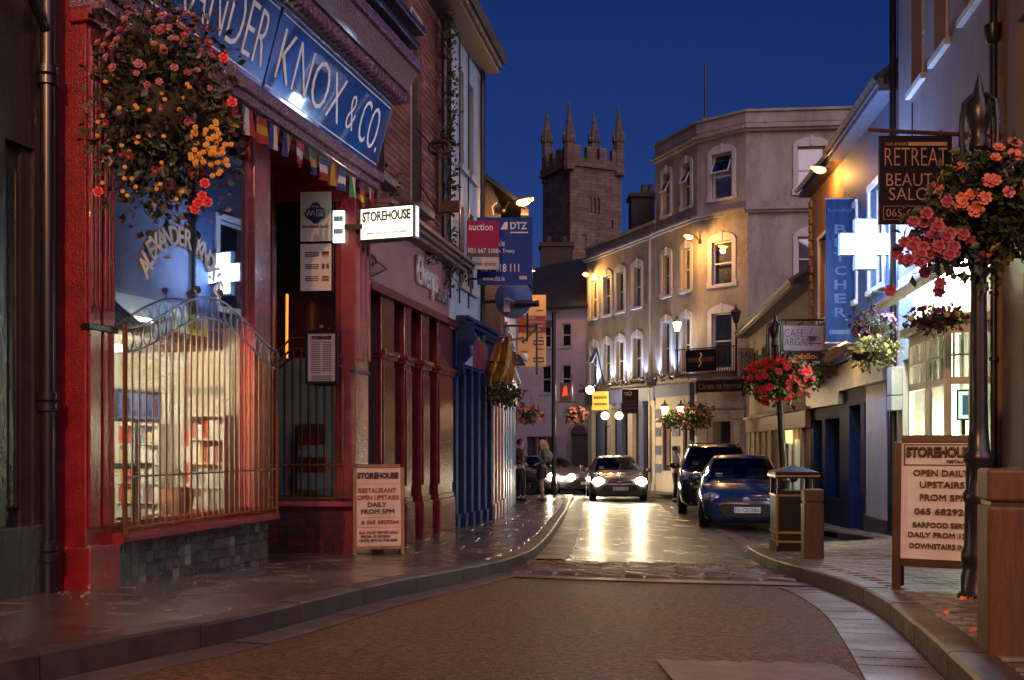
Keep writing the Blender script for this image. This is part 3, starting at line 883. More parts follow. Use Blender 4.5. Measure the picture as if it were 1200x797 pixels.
# television in the window
ua, za = K.hit(134, 494, -.35); ub, zb2 = K.hit(187, 460, -.35)
tv = thing("television", "small flat screen behind the bars of the red shop window", "television", K.P(ua, za, -.36))
mb = K.mb(); mb.box(ua-.0, ub, .33, .37, za, zb2); part(tv, "casing", mb, BLACKP, bevel=.005)
mb = K.mb(); mb.box(ua+.025, ub-.025, .325, .329, za+.025, zb2-.025); part(tv, "screen", mb, emat("tv_screen_glow", (.35, .5, .9), .5))
r = random.Random(8)
mb = K.mb()
for k in range(7):
    x = ua+.04+k*(ub-ua-.08)/7; h = (zb2-za)*r.uniform(.3, .75); mb.box(x, x+(ub-ua)*.07, .319, .3225, za+.04, za+h)
part(tv, "screen_picture", mb, emat("tv_picture_dark", (.12, .1, .4), .3))
mb = K.mb(); um = (ua+ub)/2; mb.box(um-.02, um+.02, .34, .36, SILL+.06, za); mb.box(um-.12, um+.12, .28, .44, SILL+.06, SILL+.075); part(tv, "stand", mb, BLACKP)
# lime notice, red case, dark chair in the window
ua, za = K.hit(205, 388, -.3); ub, zb2 = K.hit(243, 372, -.3)
nb = thing("lime_notice", "lime green notice strip inside the arched barred window", "notice", K.P(ua, za, -.3))
mb = K.mb(); mb.box(ua, ub, .30, .31, za, zb2); part(nb, "board", mb, emat("lime_strip", (.6, .75, .05), .35))
mb = K.mb()
for k in range(5): mb.box(ua+.04+k*.07, ua+.08+k*.07, .296, .299, za+.04, zb2-.04)
part(nb, "marks", mb, pmat("lime_mark", (.1, .12, .02), .6))
ua = K.U(180, -.5); zt = SILL+.06
cs = thing("wicker_basket", "round brown wicker basket on the barred window board", "basket", K.P(ua, zt, -.4))
mb = K.mb(); mb.lathe([(.09, 0), (.12, .05), (.135, .12), (.12, .19), (.13, .2)], (ua+.12, .38, zt), 14); part(cs, "body", mb, pmat("wicker", (.09, .04, .02), .6, bump=.6, bscale=90), smooth=True)
mb = K.mb(); mb.tube([(ua, .38, zt+.19), (ua+.03, .38, zt+.3), (ua+.12, .38, zt+.34), (ua+.21, .38, zt+.3), (ua+.24, .38, zt+.19)], .012, 6); part(cs, "handle", mb, pmat("wicker", (.09, .04, .02)), smooth=True)
ua = K.U(138, -.4)
st = thing("display_stool", "dark wooden display stool at the near end of the window board", "stool", K.P(ua, zt, -.4))
mb = K.mb(); mb.box(ua, ua+.2, .26, .5, zt+.36, zt+.4); part(st, "seat", mb, BLACKP)
for dx in (.01, .17):
    for dy in (.28, .46):
        mb = K.mb(); mb.box(ua+dx, ua+dx+.02, dy, dy+.02, zt, zt+.36); part(st, "leg", mb, BLACKP)
ub = K.U(243, -.6)
rd = thing("gift_boxes", "stack of white and red boxes behind the window bars", "boxes", K.P(ub, zt, -.5))
for k, (w, h, m) in enumerate(((.34, .2, PACK[4]), (.3, .17, PACK[0]), (.26, .14, PACK[4]), (.3, .12, PACK[0]), (.15, .12, PACK[5]))):
    mb = K.mb(); z = zt+[0, .205, .38, .525, .65][k]; mb.box(ub-w/2+.1, ub+w/2+.1, .5, .8, z, z+h); part(rd, "box", mb, m, bevel=.006)
# inside lights
fl = thing("ceiling_light", "strip light on the ceiling inside the red shop", "lamp", K.P(1.2, 2.75, -.9))
mb = K.mb(); mb.box(u132+.3, u132+1.5, .95, 1.05, 2.74, 2.79); part(fl, "diffuser", mb, emat("warm_strip", (1., .86, .55), 8))
light(fl, K.P(u132+1.0, 2.62, -.75), 130, (1., .88, .62), size=.15, glossy=False)
light(fl, K.P(u132+.9, 1.75, -.45), 45, (1., .88, .62), size=.15, glossy=False)

# ---- iron railing over the window
BRONZE = pmat("bronze_bar", (.16, .065, .02), .28, metal=.5, var=.35, scale=30)
STEELB = pmat("pewter_rail", (.16, .14, .15), .3, metal=.7, var=.3, scale=30)
def arch_z(f):  # f 0..1 along the railing
    k = .5-.5*math.cos(2*math.pi*min(1, max(0, (f*.98+.0))))
    return 2.74+.32*k**.85+.03*f
RY = -.075
rail = thing("window_railing", "curved bronze railing of upright bars over the big display window", "railing", K.P(1, SILL))
ra, rb = u132+.02, u315-.02
pts = [(ra+(rb-ra)*i/48, RY, arch_z(i/48)) for i in range(49)]
mb = K.mb(); mb.tube(pts, .008, 6); part(rail, "top_rail", mb, STEELB, smooth=True)
mb = K.mb(); mb.tube([(x, y, z-.155) for x, y, z in pts], .007, 6); part(rail, "arch_rail", mb, STEELB, smooth=True)
mb = K.mb(); mb.tube([(ra, RY, 1.785), (rb, RY, 1.785)], .007, 6); part(rail, "middle_rail", mb, STEELB, smooth=True)
mb = K.mb(); mb.tube([(ra, RY, SILL+.055), (rb, RY, SILL+.055)], .012, 6); part(rail, "bottom_rail", mb, BRONZE, smooth=True)
q = MB(); q.tube([(0, 0, 0), (0, 0, 1)], .0060, 6); BARM = q.mesh("bar", BRONZE, True)
nb_ = 27
for i in range(nb_+1):
    f = i/nb_; x = ra+(rb-ra)*f; z0, z1 = SILL+.05, arch_z(f)-.155
    obj("bar", BARM, rail, M=K.M @ Matrix.Translation((x, RY, z0)) @ Matrix.Diagonal((1.15, 1.15, z1-z0, 1)))
q = MB(); q.tube([(math.cos(a)*.040, 0, math.sin(a)*.068) for a in [2*math.pi*k/14 for k in range(15)]], .0042, 5); RINGM = q.mesh("ring", STEELB, True)
for i in range(22):
    f = (i+.5)/22; x = ra+(rb-ra)*f
    obj("ring", RINGM, rail, M=K.M @ Matrix.Translation((x, RY, arch_z(f)-.078)))
for i in range(0):
    f = (i+1)/27; x = ra+(rb-ra)*f
    obj("ring", RINGM, rail, M=K.M @ Matrix.Translation((x, RY+.012, arch_z(f)-.078)) @ Matrix.Diagonal((.5, 1, .9, 1)))
for f in (.41, .56):
    mb = K.mb(); mb.ball((ra+(rb-ra)*f, RY, arch_z(f)+.06), .028, 8, 6); mb.tube([(ra+(rb-ra)*f, RY, arch_z(f)), (ra+(rb-ra)*f, RY, arch_z(f)+.05)], .008, 6); part(rail, "finial", mb, STEELB, smooth=True)
for x in (ra, rb):
    mb = K.mb(); mb.tube([(x, RY, SILL), (x, RY, arch_z(0)+.02)], .016, 8); part(rail, "end_post", mb, BRONZE, smooth=True)

# ---- fascia: canted blue glass panels, carved mouldings, cornice
FASC_BLUE = pmat("fascia_blue_glass", (.012, .065, .30), .03, var=.15, scale=3, spec=.5, coat=.3)
CARVED = pmat("carved_moulding", (.22, .12, .2), .2, metal=.35, var=.7, scale=45, bump=1., bscale=60, coat=.6)
CORN_DK = pmat("cornice_dark", (.03, .02, .05), .25, var=.4, scale=20, bump=.25, bscale=50, coat=.4)
tilt = R(16.)
FM_ = K.M @ Matrix.Translation((0, -.12, FB+.06)) @ Matrix.Rotation(tilt, 4, 'X')
HF = .66
fa = MB(FM_); fa.box(-.02, K.L+.02, .012, .10, -.03, HF+.03)
fas = part(KB, "fascia", fa, CORN_DK)
mb = K.mb(); mb.box(0, K.L, -.1, .3, FB, FB+.9); part(KB, "fascia_backing", mb, CORN_DK)
usplit = K.U(318, .2)
for i, (a, b) in enumerate(((0.02, usplit-.012), (usplit+.012, K.L-.02))):
    mb = MB(FM_); mb.box(a, b, 0, .011, 0, HF); part(fas, "glass_panel", mb, FASC_BLUE, bevel=.003)
    mb = MB(FM_)
    for (x0, x1, z0, z1) in ((a+.02, b-.02, .03, .042), (a+.02, b-.02, HF-.042, HF-.03)): mb.box(x0, x1, -.003, .001, z0, z1)
    part(fas, "gilt_line", mb, LET)
LETF = pmat("fascia_letter", (.75, .78, .82), .35, var=.1)
word(fas, "ALEXANDER", FM_, .10, usplit-.10, .13, .54, LETF, w=.004, off=-.003)
word(fas, "KNOX", FM_, usplit+.12, usplit+(K.L-usplit)*.56, .13, .54, LETF, w=.004, off=-.003)
word(fas, "&", FM_, usplit+(K.L-usplit)*.62, usplit+(K.L-usplit)*.69, .16, .48, LETF, w=.004, off=-.004)
word(fas, "CO.", FM_, usplit+(K.L-usplit)*.74, K.L-.14, .13, .54, LETF, w=.004, off=-.003)
mb = K.mb(); mb.box(-.03, K.L+.05, -.19, .1, FB-.08, FB+.015); mb.box(-.03, K.L+.05, -.15, .1, FB-.16, FB-.08)
part(KB, "lower_moulding", mb, CARVED, bevel=.012)
ct = thing
mb = K.mb()
for (z0, z1, yo) in ((5.52, 5.60, -.36), (5.60, 5.66, -.42),):
    mb.box(-.05, K.L+.06, yo, .1, z0, z1)
part(KB, "cornice_bed", mb, CARVED, bevel=.012)
mb = K.mb(); mb.prism([(.1, 5.66), (-.44, 5.66), (-.47, 5.72), (-.55, 5.84), (.1, 5.84)], -.06, K.L+.08, axis='x'); part(KB, "cornice_cove", mb, pmat("cornice_red", (.10, .008, .03), .35, var=.4, scale=15, bump=.5, bscale=60, coat=.2), smooth=True)
mb = K.mb(); mb.box(-.07, K.L+.1, -.60, .1, 5.84, 5.92); mb.box(-.07, K.L+.1, -.57, .1, 5.92, 5.98); part(KB, "cornice_lip", mb, CARVED, bevel=.012)
mb = K.mb()
for z0, yo in ((5.98, -.5), (6.10, -.56), (6.24, -.62)): mb.box(-.07, K.L+.12, yo, .1, z0+.002, z0+.07); mb.box(-.05, K.L+.1, yo+.06, .1, z0+.072, z0+.12)
part(KB, "cornice_crown", mb, CORN_DK, bevel=.012)
q = MB(); q.box(-.5, .5, -.5, .5, -.5, .5); DENT = q.mesh("dentil", CARVED)
for i in range(48):
    obj("dentil", DENT, KB, M=K.M @ Matrix.Translation((.04+i*(K.L-.02)/47, -.40, 5.555)) @ Matrix.Diagonal((.045, .1, .07, 1)))
# brick upper floor behind the cornice
mb = K.mb(); wall(mb, -.05, K.L+.1, FB+.5, 10, [], y=.12); part(KB, "upper_wall", mb, BRICK_M[1])

# ---- splayed lobby window to the right
B2 = Fr(-2.56, 10.12, -1.57, 10.02)
LB = thing("lobby_window_bay", "narrow splayed red window bay with tiled riser beside the doorway", "shop window", B2.P(.5, zl(10)+KH))
zb2f = lambda u: zl(10.1)+KH
riser(B2, 0.0, B2.L-.02, SILL-.06, zb2f, LB, .096, TILE_RED, y=0.0, seed=2)
mb = B2.mb(); mb.prism([(.2, SILL-.06), (-.05, SILL-.06), (-.08, SILL-.03), (-.06, SILL+.02), (.2, SILL+.04)], -.03, B2.L-.0, axis='x'); part(LB, "window_sill", mb, REDP, smooth=True)
mb = B2.mb(); mb.box(.0, .14, -.01, .1, SILL+.03, FB); mb.box(B2.L-.16, B2.L, -.01, .1, SILL+.03, FB); mb.box(.14, B2.L-.16, 0, .1, FB-.35, FB)
w2 = part(LB, "window_frame", mb, REDP, bevel=.008)
mb = B2.mb(); mb.box(.139, B2.L-.159, .04, .046, SILL+.03, FB-.34); part(w2, "pane", mb, gmat("lobby_pane", (.7, .7, .7), .2, .03))
mb = B2.mb(); mb.box(.05, B2.L, .9, .95, .9, FB); mb.quad((.05, .1, SILL), (B2.L, .1, SILL), (B2.L, .95, SILL), (.05, .95, SILL)); part(LB, "dark_interior", mb, pmat("lobby_dark", (.035, .022, .018), .5))
mb = B2.mb(); mb.tube([(.3, .3, SILL), (.31, .3, 2.9)], .02, 8); mb.tube([(.55, .4, SILL), (.52, .4, 2.6)], .03, 8); mb.box(.62, .72, .5, .6, SILL, 2.3)
part(LB, "display_rods", mb, BRONZE, smooth=True)
fl = thing("filament_lamp", "thin glowing orange lamp behind the narrow red window", "lamp", B2.P(.27, 3.1, -.25))
ua, za = B2.hit(336, 420, -.2); ub, zt_ = B2.hit(336, 345, -.2)
mb = B2.mb(); mb.tube([(ua, .2, za), (ua+.004, .2, zt_)], .014, 8); part(fl, "glowing_tube", mb, emat("filament_orange", (1., .3, .03), 1.6), smooth=True)
mb = B2.mb(); mb.tube([(ua, .2, zt_), (ua+.01, .2, zt_+.3)], .008, 6); part(fl, "hanger", mb, IRON)
# lobby side wall, soffit, door
mb = K.mb(); mb.quad((b+.02, .05, .9), (b+.02, d, .9), (b+.02, d, 4.8), (b+.02, .05, 4.8)); part(LB, "lobby_side_panel", mb, MAROON)
mb = MB()
c1 = B2.P(.0, 0, 0); mb.add([(c1.x, c1.y, .9), (c1.x-1.3, c1.y+.3, .9), (c1.x-1.3, c1.y+.3, 4.8), (c1.x, c1.y, 4.8)], [(0, 1, 2, 3)])
part(LB, "lobby_wall", mb, MAROON)
mb = K.mb(); mb.box(u315-.1, K.L, .02, 1.4, FB-.02, FB+.2); part(LB, "lobby_ceiling", mb, MAROON)
# swan-neck railing
rl = thing("lobby_railing", "bronze railing with swan neck top on the narrow window", "railing", B2.P(.5, SILL, .07))
r0, r1 = .12, B2.L-.12
zs_ = lambda f: 2.78+.14*math.cos(math.pi*2*f)+(.0)
zz1 = lambda f: B2.Z(365, 397)-(.0 if abs(f-.5) < .22 else .20*((abs(f-.5)-.22)/.28)**.8)
for i in range(10):
    f = i/9; x = r0+(r1-r0)*f
    obj("bar", BARM, rl, M=B2.M @ Matrix.Translation((x, -.06, SILL+.05)) @ Matrix.Diagonal((1.1, 1.1, zz1(f)-.12-SILL-.05, 1)))
for dz in (0, -.11):
    mb = B2.mb(); mb.tube([(r0+(r1-r0)*i/24, -.06, zz1(i/24)+dz) for i in range(25)], .011, 6); part(rl, "swan_neck_rail", mb, BRONZE, smooth=True)
for f in (.08, .17, .83, .92): obj("ring", RINGM, rl, M=B2.M @ Matrix.Translation((r0+(r1-r0)*f, -.06, zz1(f)-.055)) @ Matrix.Diagonal((.9, 1, .75, 1)))
for z in (B2.Z(370, 545), SILL+.055):
    mb = B2.mb(); mb.tube([(r0, -.06, z), (r1, -.06, z)], .011, 6); part(rl, "cross_rail", mb, BRONZE, smooth=True)
mb = B2.mb(); u_, z_ = B2.hit(376, 384, .08); mb.ball((u_, -.08, z_), .03, 8, 6); part(rl, "finial", mb, BRONZE, smooth=True)

# ---- posters and menu board
PAPER = pmat("poster_paper", (.52, .47, .45), .5, var=.08)
INKD = pmat("ink_dark", (.03, .025, .05), .6); INKB = pmat("ink_navy", (.03, .03, .12), .6)
def board(name, label, cat, F, pxs, w, mat, th=.012, frame=None, fmat=None):
    (xa, ya, xb, yb) = pxs
    u0, z1 = F.hit(xa, ya, w); u1, _ = F.hit(xb, ya, w); z0 = F.Z((xa+xb)/2, yb, w); z1 = F.Z((xa+xb)/2, ya, w)
    t = thing(name, label, cat, F.P((u0+u1)/2, z0, w))
    mb = F.mb(); mb.box(u0, u1, -w-.0, -w+th, z0, z1); part(t, "panel", mb, mat)
    if frame:
        mb = F.mb(); q = frame
        mb.box(u0-q, u0, -w-.012, -w+th+.004, z0-q, z1+q); mb.box(u1, u1+q, -w-.012, -w+th+.004, z0-q, z1+q)
        mb.box(u0, u1, -w-.012, -w+th+.004, z0-q, z0); mb.box(u0, u1, -w-.012, -w+th+.004, z1, z1+q)
        part(t, "frame", mb, fmat or BLACKP, bevel=.004)
    return t, u0, u1, z0, z1
def rows(parent, F, w, u0, u1, zs, h, mat, seed=0, name="text_lines"):
    r = random.Random(seed); mb = F.mb()
    for z in zs:
        x = u0
        while x < u1-.004:
            l = r.uniform(.02, .06)*(u1-u0)/.3; e = min(x+l, u1); mb.box(x, e, -w-.003, -w-.0005, z, z+h); x = e+.006*(u1-u0)/.3
    return part(parent, name, mb, mat, kind="stuff")
t, u0, u1, z0, z1 = board("internet_poster", "white wireless internet poster with cloud emblem in the narrow red window", "poster", B2, (352, 225, 388, 283), .0+.004, PAPER)
W_ = u1-u0; H_ = z1-z0; uc = (u0+u1)/2
mb = B2.mb(); 
for dx, dz, rx, rz_ in ((-.12, 0, .24, .13), (.12, 0, .24, .13), (0, .03, .2, .2), (0, -.04, .2, .17)):
    n = 18; c = (uc+dx*W_, z0+H_*.56+dz*H_)
    mb.add([(c[0]+math.cos(2*math.pi*k/n)*rx*W_, -.0065-.0003*dx*10, c[1]+math.sin(2*math.pi*k/n)*rz_*H_) for k in range(n)], [tuple(range(n))])
part(t, "logo_cloud", mb, INKB)
mb = B2.mb(); mb.box(uc+.02*W_, uc+.36*W_, -.0085, -.007, z0+H_*.5, z0+H_*.64); part(t, "logo_box", mb, PAPER)
word(t, "Wi", B2.M, uc-.34*W_, uc-.04*W_, z0+H_*.51, z0+H_*.63, PAPER, w=.008)
word(t, "Fi", B2.M, uc+.06*W_, uc+.3*W_, z0+H_*.51, z0+H_*.62, INKB, w=.0095)
word(t, "Free", B2.M, uc-.1*W_, uc+.1*W_, z0+H_*.685, z0+H_*.725, PAPER, w=.008)
word(t, "Free Internet Access", B2.M, u0+.08*W_, u1-.08*W_, z0+H_*.27, z0+H_*.335, INKB, w=.006)
t, u0, u1, z0, z1 = board("flag_notice", "white notice with three small flags below the internet poster", "poster", B2, (352, 286, 388, 341), .004, PAPER)
W_ = u1-u0; H_ = z1-z0
FLG = {n: pmat("flag_"+n, c, .6) for n, c in dict(black=(.01, .01, .01), red=(.22, .012, .015), gold=(.33, .2, .02), blue=(.012, .025, .14), white=(.36, .34, .35), green=(.015, .10, .035), orange=(.34, .11, .02)).items()}
for k, (cols, vert) in enumerate(((("black", "red", "gold"), 0), (("blue", "white", "red"), 1), (("red", "gold", "red"), 0))):
    zc = z0+H_*(.78-.26*k)
    for j, c in enumerate(cols):
        mb = B2.mb(); a, b = u0+W_*.7, u0+W_*.93; c0, c1 = zc-.055*H_, zc+.055*H_
        if vert: mb.box(a+(b-a)*j/3, a+(b-a)*(j+1)/3, -.007, -.005, c0, c1)
        else: mb.box(a, b, -.007, -.005, c1-(c1-c0)*(j+1)/3, c1-(c1-c0)*j/3)
        part(t, "flag_band", mb, FLG[c])
    rows(t, B2, .0045, u0+W_*.16, u0+W_*.6, [zc+.03*H_, zc-.01*H_, zc-.05*H_], .02*H_, INKD, k)
t, u0, u1, z0, z1 = board("menu_board", "black framed paper menu hung on the narrow window's bronze railing", "menu", B2, (361, 391, 393, 447), .10, pmat("menu_paper", (.5, .38, .31), .5, var=.1), frame=.03)
W_ = u1-u0; H_ = z1-z0
word(t, "STOREHOUSE", B2.M, u0+.14*W_, u1-.14*W_, z0+.88*H_, z0+.95*H_, INKD, w=.104, bold=.007)
rows(t, B2, .1, u0+.12*W_, u0+.45*W_, [z0+H_*(.8-.045*i) for i in range(15)], .014*H_, INKD, 4)
rows(t, B2, .1, u0+.53*W_, u0+.87*W_, [z0+H_*(.8-.045*i) for i in range(14)], .014*H_, INKD, 5)
rows(t, B2, .1, u0+.14*W_, u1-.14*W_, [z0+H_*.1, z0+H_*.06, z0+H_*.02], .016*H_, INKD, 6)

# little lit menu box behind the posters
t, u0, u1, z0, z1 = board("lit_menu_sign", "small lit sign inside the doorway right of the white posters", "sign", B2, (390, 247, 403, 284), .09, emat("lit_green_white", (.75, .95, .8), .55), th=.04)
rows(t, B2, .09, u0+.01, u1-.01, [z0+(z1-z0)*.66, z0+(z1-z0)*.26], .05, INKD, 12)
mb = B2.mb(); mb.box(u0-.02, u1+.3, -.08, -.055, (z0+z1)/2-.03, (z0+z1)/2+.02); part(t, "bracket", mb, IRON)

# ---- bunting under the fascia
BU = thing("bunting", "string of small national flags hung under the blue fascia", "bunting", K.P(2.5, FB-.2, .2))
seq = [("blue", "white", "blue", 0), ("green", "white", "orange", 1), ("black", "red", "gold", 0), ("green", "white", "red", 1), ("red", "gold", "red", 0), ("blue", "white", "red", 1), ("blue", "gold", "red", 1), ("red", "white", "red", 0), ("green", "gold", "blue", 0), ("blue", "white", "red", 0), ("black", "gold", "red", 1)]
a, b = u132+.7, K.L-.05
r = random.Random(6)
mb = K.mb(); mb.tube([(a+(b-a)*i/30, -.14, FB-.17-.03*abs(math.sin(i*.6))) for i in range(31)], .004, 4); part(BU, "string", mb, INKD)
n = 15
for i in range(n):
    x = a+(b-a)*i/n; w = .15; h = .21
    c = seq[i % len(seq)]; mb = K.mb(); z = FB-.19; lean = r.uniform(-.05, .05)
    for j in range(3):
        for k in range(4):
            def P_(s, t2): return (x+s*w+lean*t2*.6, -.14-.03*math.sin(s*5+i)*t2-.02*r.random()*0, z-t2*h)
            if c[3]: s0, s1, t0, t1 = j/3, (j+1)/3, k/4, (k+1)/4
            else: s0, s1, t0, t1 = k/4, (k+1)/4, j/3, (j+1)/3
            mb.add([P_(s0, t0), P_(s1, t0), P_(s1, t1), P_(s0, t1)], [(0, 1, 2, 3)], j)
    part(BU, "flag", mb, [FLG[c[0]], FLG[c[1]], FLG[c[2]]], smooth=True)

# ---- lit STOREHOUSE box sign on the corner
LBX = Fr(*pt(421, 0, 9.95).xy, *pt(486, 0, 9.75).xy)
t = thing("light_box_sign", "lit white box sign projecting beside the red doorway", "sign", LBX.P(.3, LBX.Z(455, 282)))
z0, z1 = LBX.Z(455, 282), LBX.Z(455, 241); L = LBX.L
mb = LBX.mb(); mb.box(0, L, 0, .10, z0, z1); part(t, "case", mb, BLACKP, bevel=.006)
mb = LBX.mb(); mb.box(.02, L-.02, -.006, -.001, z0+.025, z1-.02); part(t, "lit_face", mb, emat("lightbox_white", (1., .95, .72), .42))
word(t, "STOREHOUSE", LBX.M, .04, L-.04, z0+(z1-z0)*.56, z0+(z1-z0)*.86, INKD, w=.012, bold=.008)
rows(t, LBX, .006, .08, L-.08, [z0+(z1-z0)*.2], .02, pmat("ink_faint", (.4, .38, .3), .6), 2)
mb = LBX.mb(); mb.box(L+.001, L+.008, .02, .08, z0+.03, z1-.02); part(t, "lit_side", mb, emat("lightbox_side", (.6, .75, 1.), .5))
mb = LBX.mb(); mb.box(-.25, .05, .04, .07, (z0+z1)/2-.02, (z0+z1)/2+.02); part(t, "bracket", mb, IRON)
light(t, LBX.P(L/2, (z0+z1)/2, .2), 1.6, (1., .95, .75), size=.15, glossy=False)

# ---- maroon sports shop next door
E_ = Fr(-1.50, 10.55, -.797, 14.1)
EV = thing("maroon_shop_building", "maroon shopfront with dusty pink fascia under a brick upper floor", "shop", E_.P(1.8, zl(12)+KH))
zeb = lambda u: zl(E_.P(u, 0).y)+KH
FZ = 3.68
PINKF = pmat("fascia_pink", (.24, .095, .105), .5, var=.2, scale=3, bump=.05)
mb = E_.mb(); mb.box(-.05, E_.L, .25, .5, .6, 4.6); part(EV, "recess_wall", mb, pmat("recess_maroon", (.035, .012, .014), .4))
mb = E_.mb(); mb.box(-.08, E_.L+.02, .0, .3, FZ+.05, 4.42); fe = part(EV, "fascia", mb, PINKF)
mb = E_.mb(); mb.box(-.08, E_.L+.03, -.06, .25, FZ-.06, FZ+.0); mb.box(-.08, E_.L+.03, -.035, .25, FZ+.0, FZ+.05); part(EV, "fascia_moulding", mb, MAROON, bevel=.01)
mb = E_.mb(); mb.box(-.08, E_.L+.06, -.16, .25, 4.42, 4.47); mb.box(-.08, E_.L+.08, -.22, .25, 4.47, 4.52); mb.box(-.08, E_.L+.1, -.27, .25, 4.52, 4.57); part(EV, "cornice", mb, pmat("cornice_weathered", (.14, .08, .07), .4, var=.4, scale=10, bump=.2), bevel=.008)
SILV = pmat("silver_letter", (.55, .55, .58), .3, metal=.4)
a, z_ = E_.hit(487, 330); b = E_.U(509)
word(fe, "Elverys", E_.M, E_.U(486), E_.U(509), 3.84, 4.30, SILV, w=.03, ext=.02, bold=.002)
word(fe, "SPORT", E_.M, E_.U(510), E_.U(523), 3.88, 4.06, pmat("letter_grey", (.18, .18, .2), .4), w=.03, ext=.015)
mb = E_.mb(); zz = E_.Z(445, 320); ub = E_.U(440, .1)
for s in range(2):
    mb.tube([(ub+.02+math.cos(a_)*(.10-.012*a_)*1.2, -.06, zz+.04+math.sin(a_)*(.10-.012*a_)) for a_ in [k*.35 for k in range(20)]], .009, 5)
mb.tube([(ub-.1, -.03, zz+.12), (ub+.5, -.06, zz+.05)], .01, 5); mb.tube([(ub-.08, -.03, zz-.15), (ub+.2, -.05, zz-.05), (ub+.5, -.06, zz+.05)], .01, 5)
part(EV, "scroll_bracket", mb, IRON, smooth=True)
def e_pil(pa, pb, proud=.0):
    u0, u1 = E_.U(pa), E_.U(pb); z0 = zeb(u0)-.1; zc = 2.98
    mb = E_.mb(); mb.box(u0, u1, -proud, .26, z0, FZ-.06); p = part(EV, "pilaster", mb, MAROON, bevel=.008)
    mb = E_.mb(); mb.box(u0-.04, u1+.04, -proud-.06, .1, zc, zc+.05); mb.box(u0-.02, u1+.02, -proud-.035, .1, zc-.05, zc); part(p, "capital", mb, MAROON, bevel=.008)
    mb = E_.mb(); mb.box(u0-.03, u1+.03, -proud-.04, .1, z0, z0+.55); mb.box(u0-.015, u1+.015, -proud-.02, .1, z0+.55, z0+.62); part(p, "base_block", mb, MAROON, bevel=.01)
    mb = E_.mb(); mb.box(u0+.03, u1-.03, -proud-.02, -proud, z0+.75, zc-.12); part(p, "raised_panel", mb, MAROON, bevel=.006)
for pa, pb in ((447, 462), (474, 482), (494, 503), (513, 530)): e_pil(pa, pb)
for pa, pb in ((430, 447), (462, 474), (482, 494), (503, 513)):
    u0, u1 = E_.U(pa), E_.U(pb)
    mb = E_.mb(); mb.box(u0, u1, .12, .2, 2.9, 2.96); mb.box(u0, u1, .12, .2, zeb(u0)+.0, zeb(u0)+.45)
    for k in range(6):
        x = u0+(u1-u0)*(k+.5)/6; mb.box(x-.008, x+.008, .14, .18, 2.96, FZ-.06)
    d = part(EV, "door_bay", mb, MAROON)
    mb = E_.mb(); mb.box(u0, u1, .19, .2, zeb(u0)+.45, 2.9); part(d, "pane", mb, pmat("dull_pane", (.035, .022, .025), .12, spec=.7))
    mb = E_.mb(); mb.box((u0+u1)/2-.01, (u0+u1)/2+.01, .10, .125, 1.75, 2.15); part(d, "handle", mb, STEELB)
# brick upper floor: bricks as real pieces
WIN_E = [(E_.U(446), E_.U(459), 4.95, 7.35), (E_.U(489), E_.U(502), 4.95, 7.35)]
mb = E_.mb(); wall(mb, -.3, E_.L-.15, 4.57, 10.2, WIN_E, y=.10, rev=.2); part(EV, "upper_wall", mb, MORTAR)
r = random.Random(4); mb = E_.mb(); z = 4.59; row = 0
while z < 8.9:
    x = -.3+(.113 if row % 2 else 0)
    while x < E_.L-.16:
        w = .215
        xa, xb = x, min(x+w, E_.L-.15)
        cut = False
        for (a, b, c, d) in WIN_E:
            if z+.065 > c-.02 and z < d+.03:
                if xa < b and xb > a:
                    if xa < a-.04: xb = min(xb, a)
                    elif xb > b+.04: xa = max(xa, b)
                    else: cut = True
        if not cut and xb-xa > .03: mb.box(xa, xb, .088+r.uniform(-.003, .003), .11, z, z+.065, r.choices((0, 1, 2, 3), (4, 4, 2, 2))[0])
        x += w+.011
    z += .076; row += 1
part(EV, "brickwork", mb, BRICK_M, kind="stuff")
for (a, b, c, d) in WIN_E:
    sash(EV, E_, a+.005, b-.005, c+.005, d-.005, y=.2, fm=pmat("sash_dull", (.12, .1, .1), .5), fw=.04, sill=True, vb=1)
    mb = E_.mb(); mb.box(a-.012, a+.004, .07, .3, c, d+.02); mb.box(a, b+.012, .07, .3, d, d+.035); part(EV, "window_edging", mb, pmat("edging_buff", (.4, .3, .22), .6))
# weeds and cables growing on the wall by the rainwater pipe
cr = thing("wall_creeper", "dark weeds growing down the rainwater pipe between brick and pale walls", "creeper", E_.P(E_.L-.1, 4.6, .1))
r = random.Random(14); mb = E_.mb(); uP = E_.U(524, .05)
mb.tube([(uP, -.02, 4.6), (uP, -.02, 9.5)], .05, 8); part(cr, "rainwater_pipe", mb, IRON, smooth=True)
mb = MB()
for k in range(46):
    z = 4.3+k*.1+r.uniform(-.05, .05); c = E_.P(uP+r.uniform(-.12, .08), z, .07)
    leaf_cloud(mb, c, (.12, .12, .14), r.randint(12, 34), .07, r, .1, .1)
for px, py, n in ((500, 300, 40), (520, 300, 60), (535, 310, 50), (455, 210, 30), (460, 225, 20)):
    u_, z_ = E_.hit(px, py); leaf_cloud(mb, E_.P(u_, z_, .08), (.16, .14, .14), n, .06, r, .1, .15)
part(cr, "foliage", mb, pmat("weed_brown_green", (.05, .045, .02), .6, col2=(.02, .018, .01)), kind="stuff")
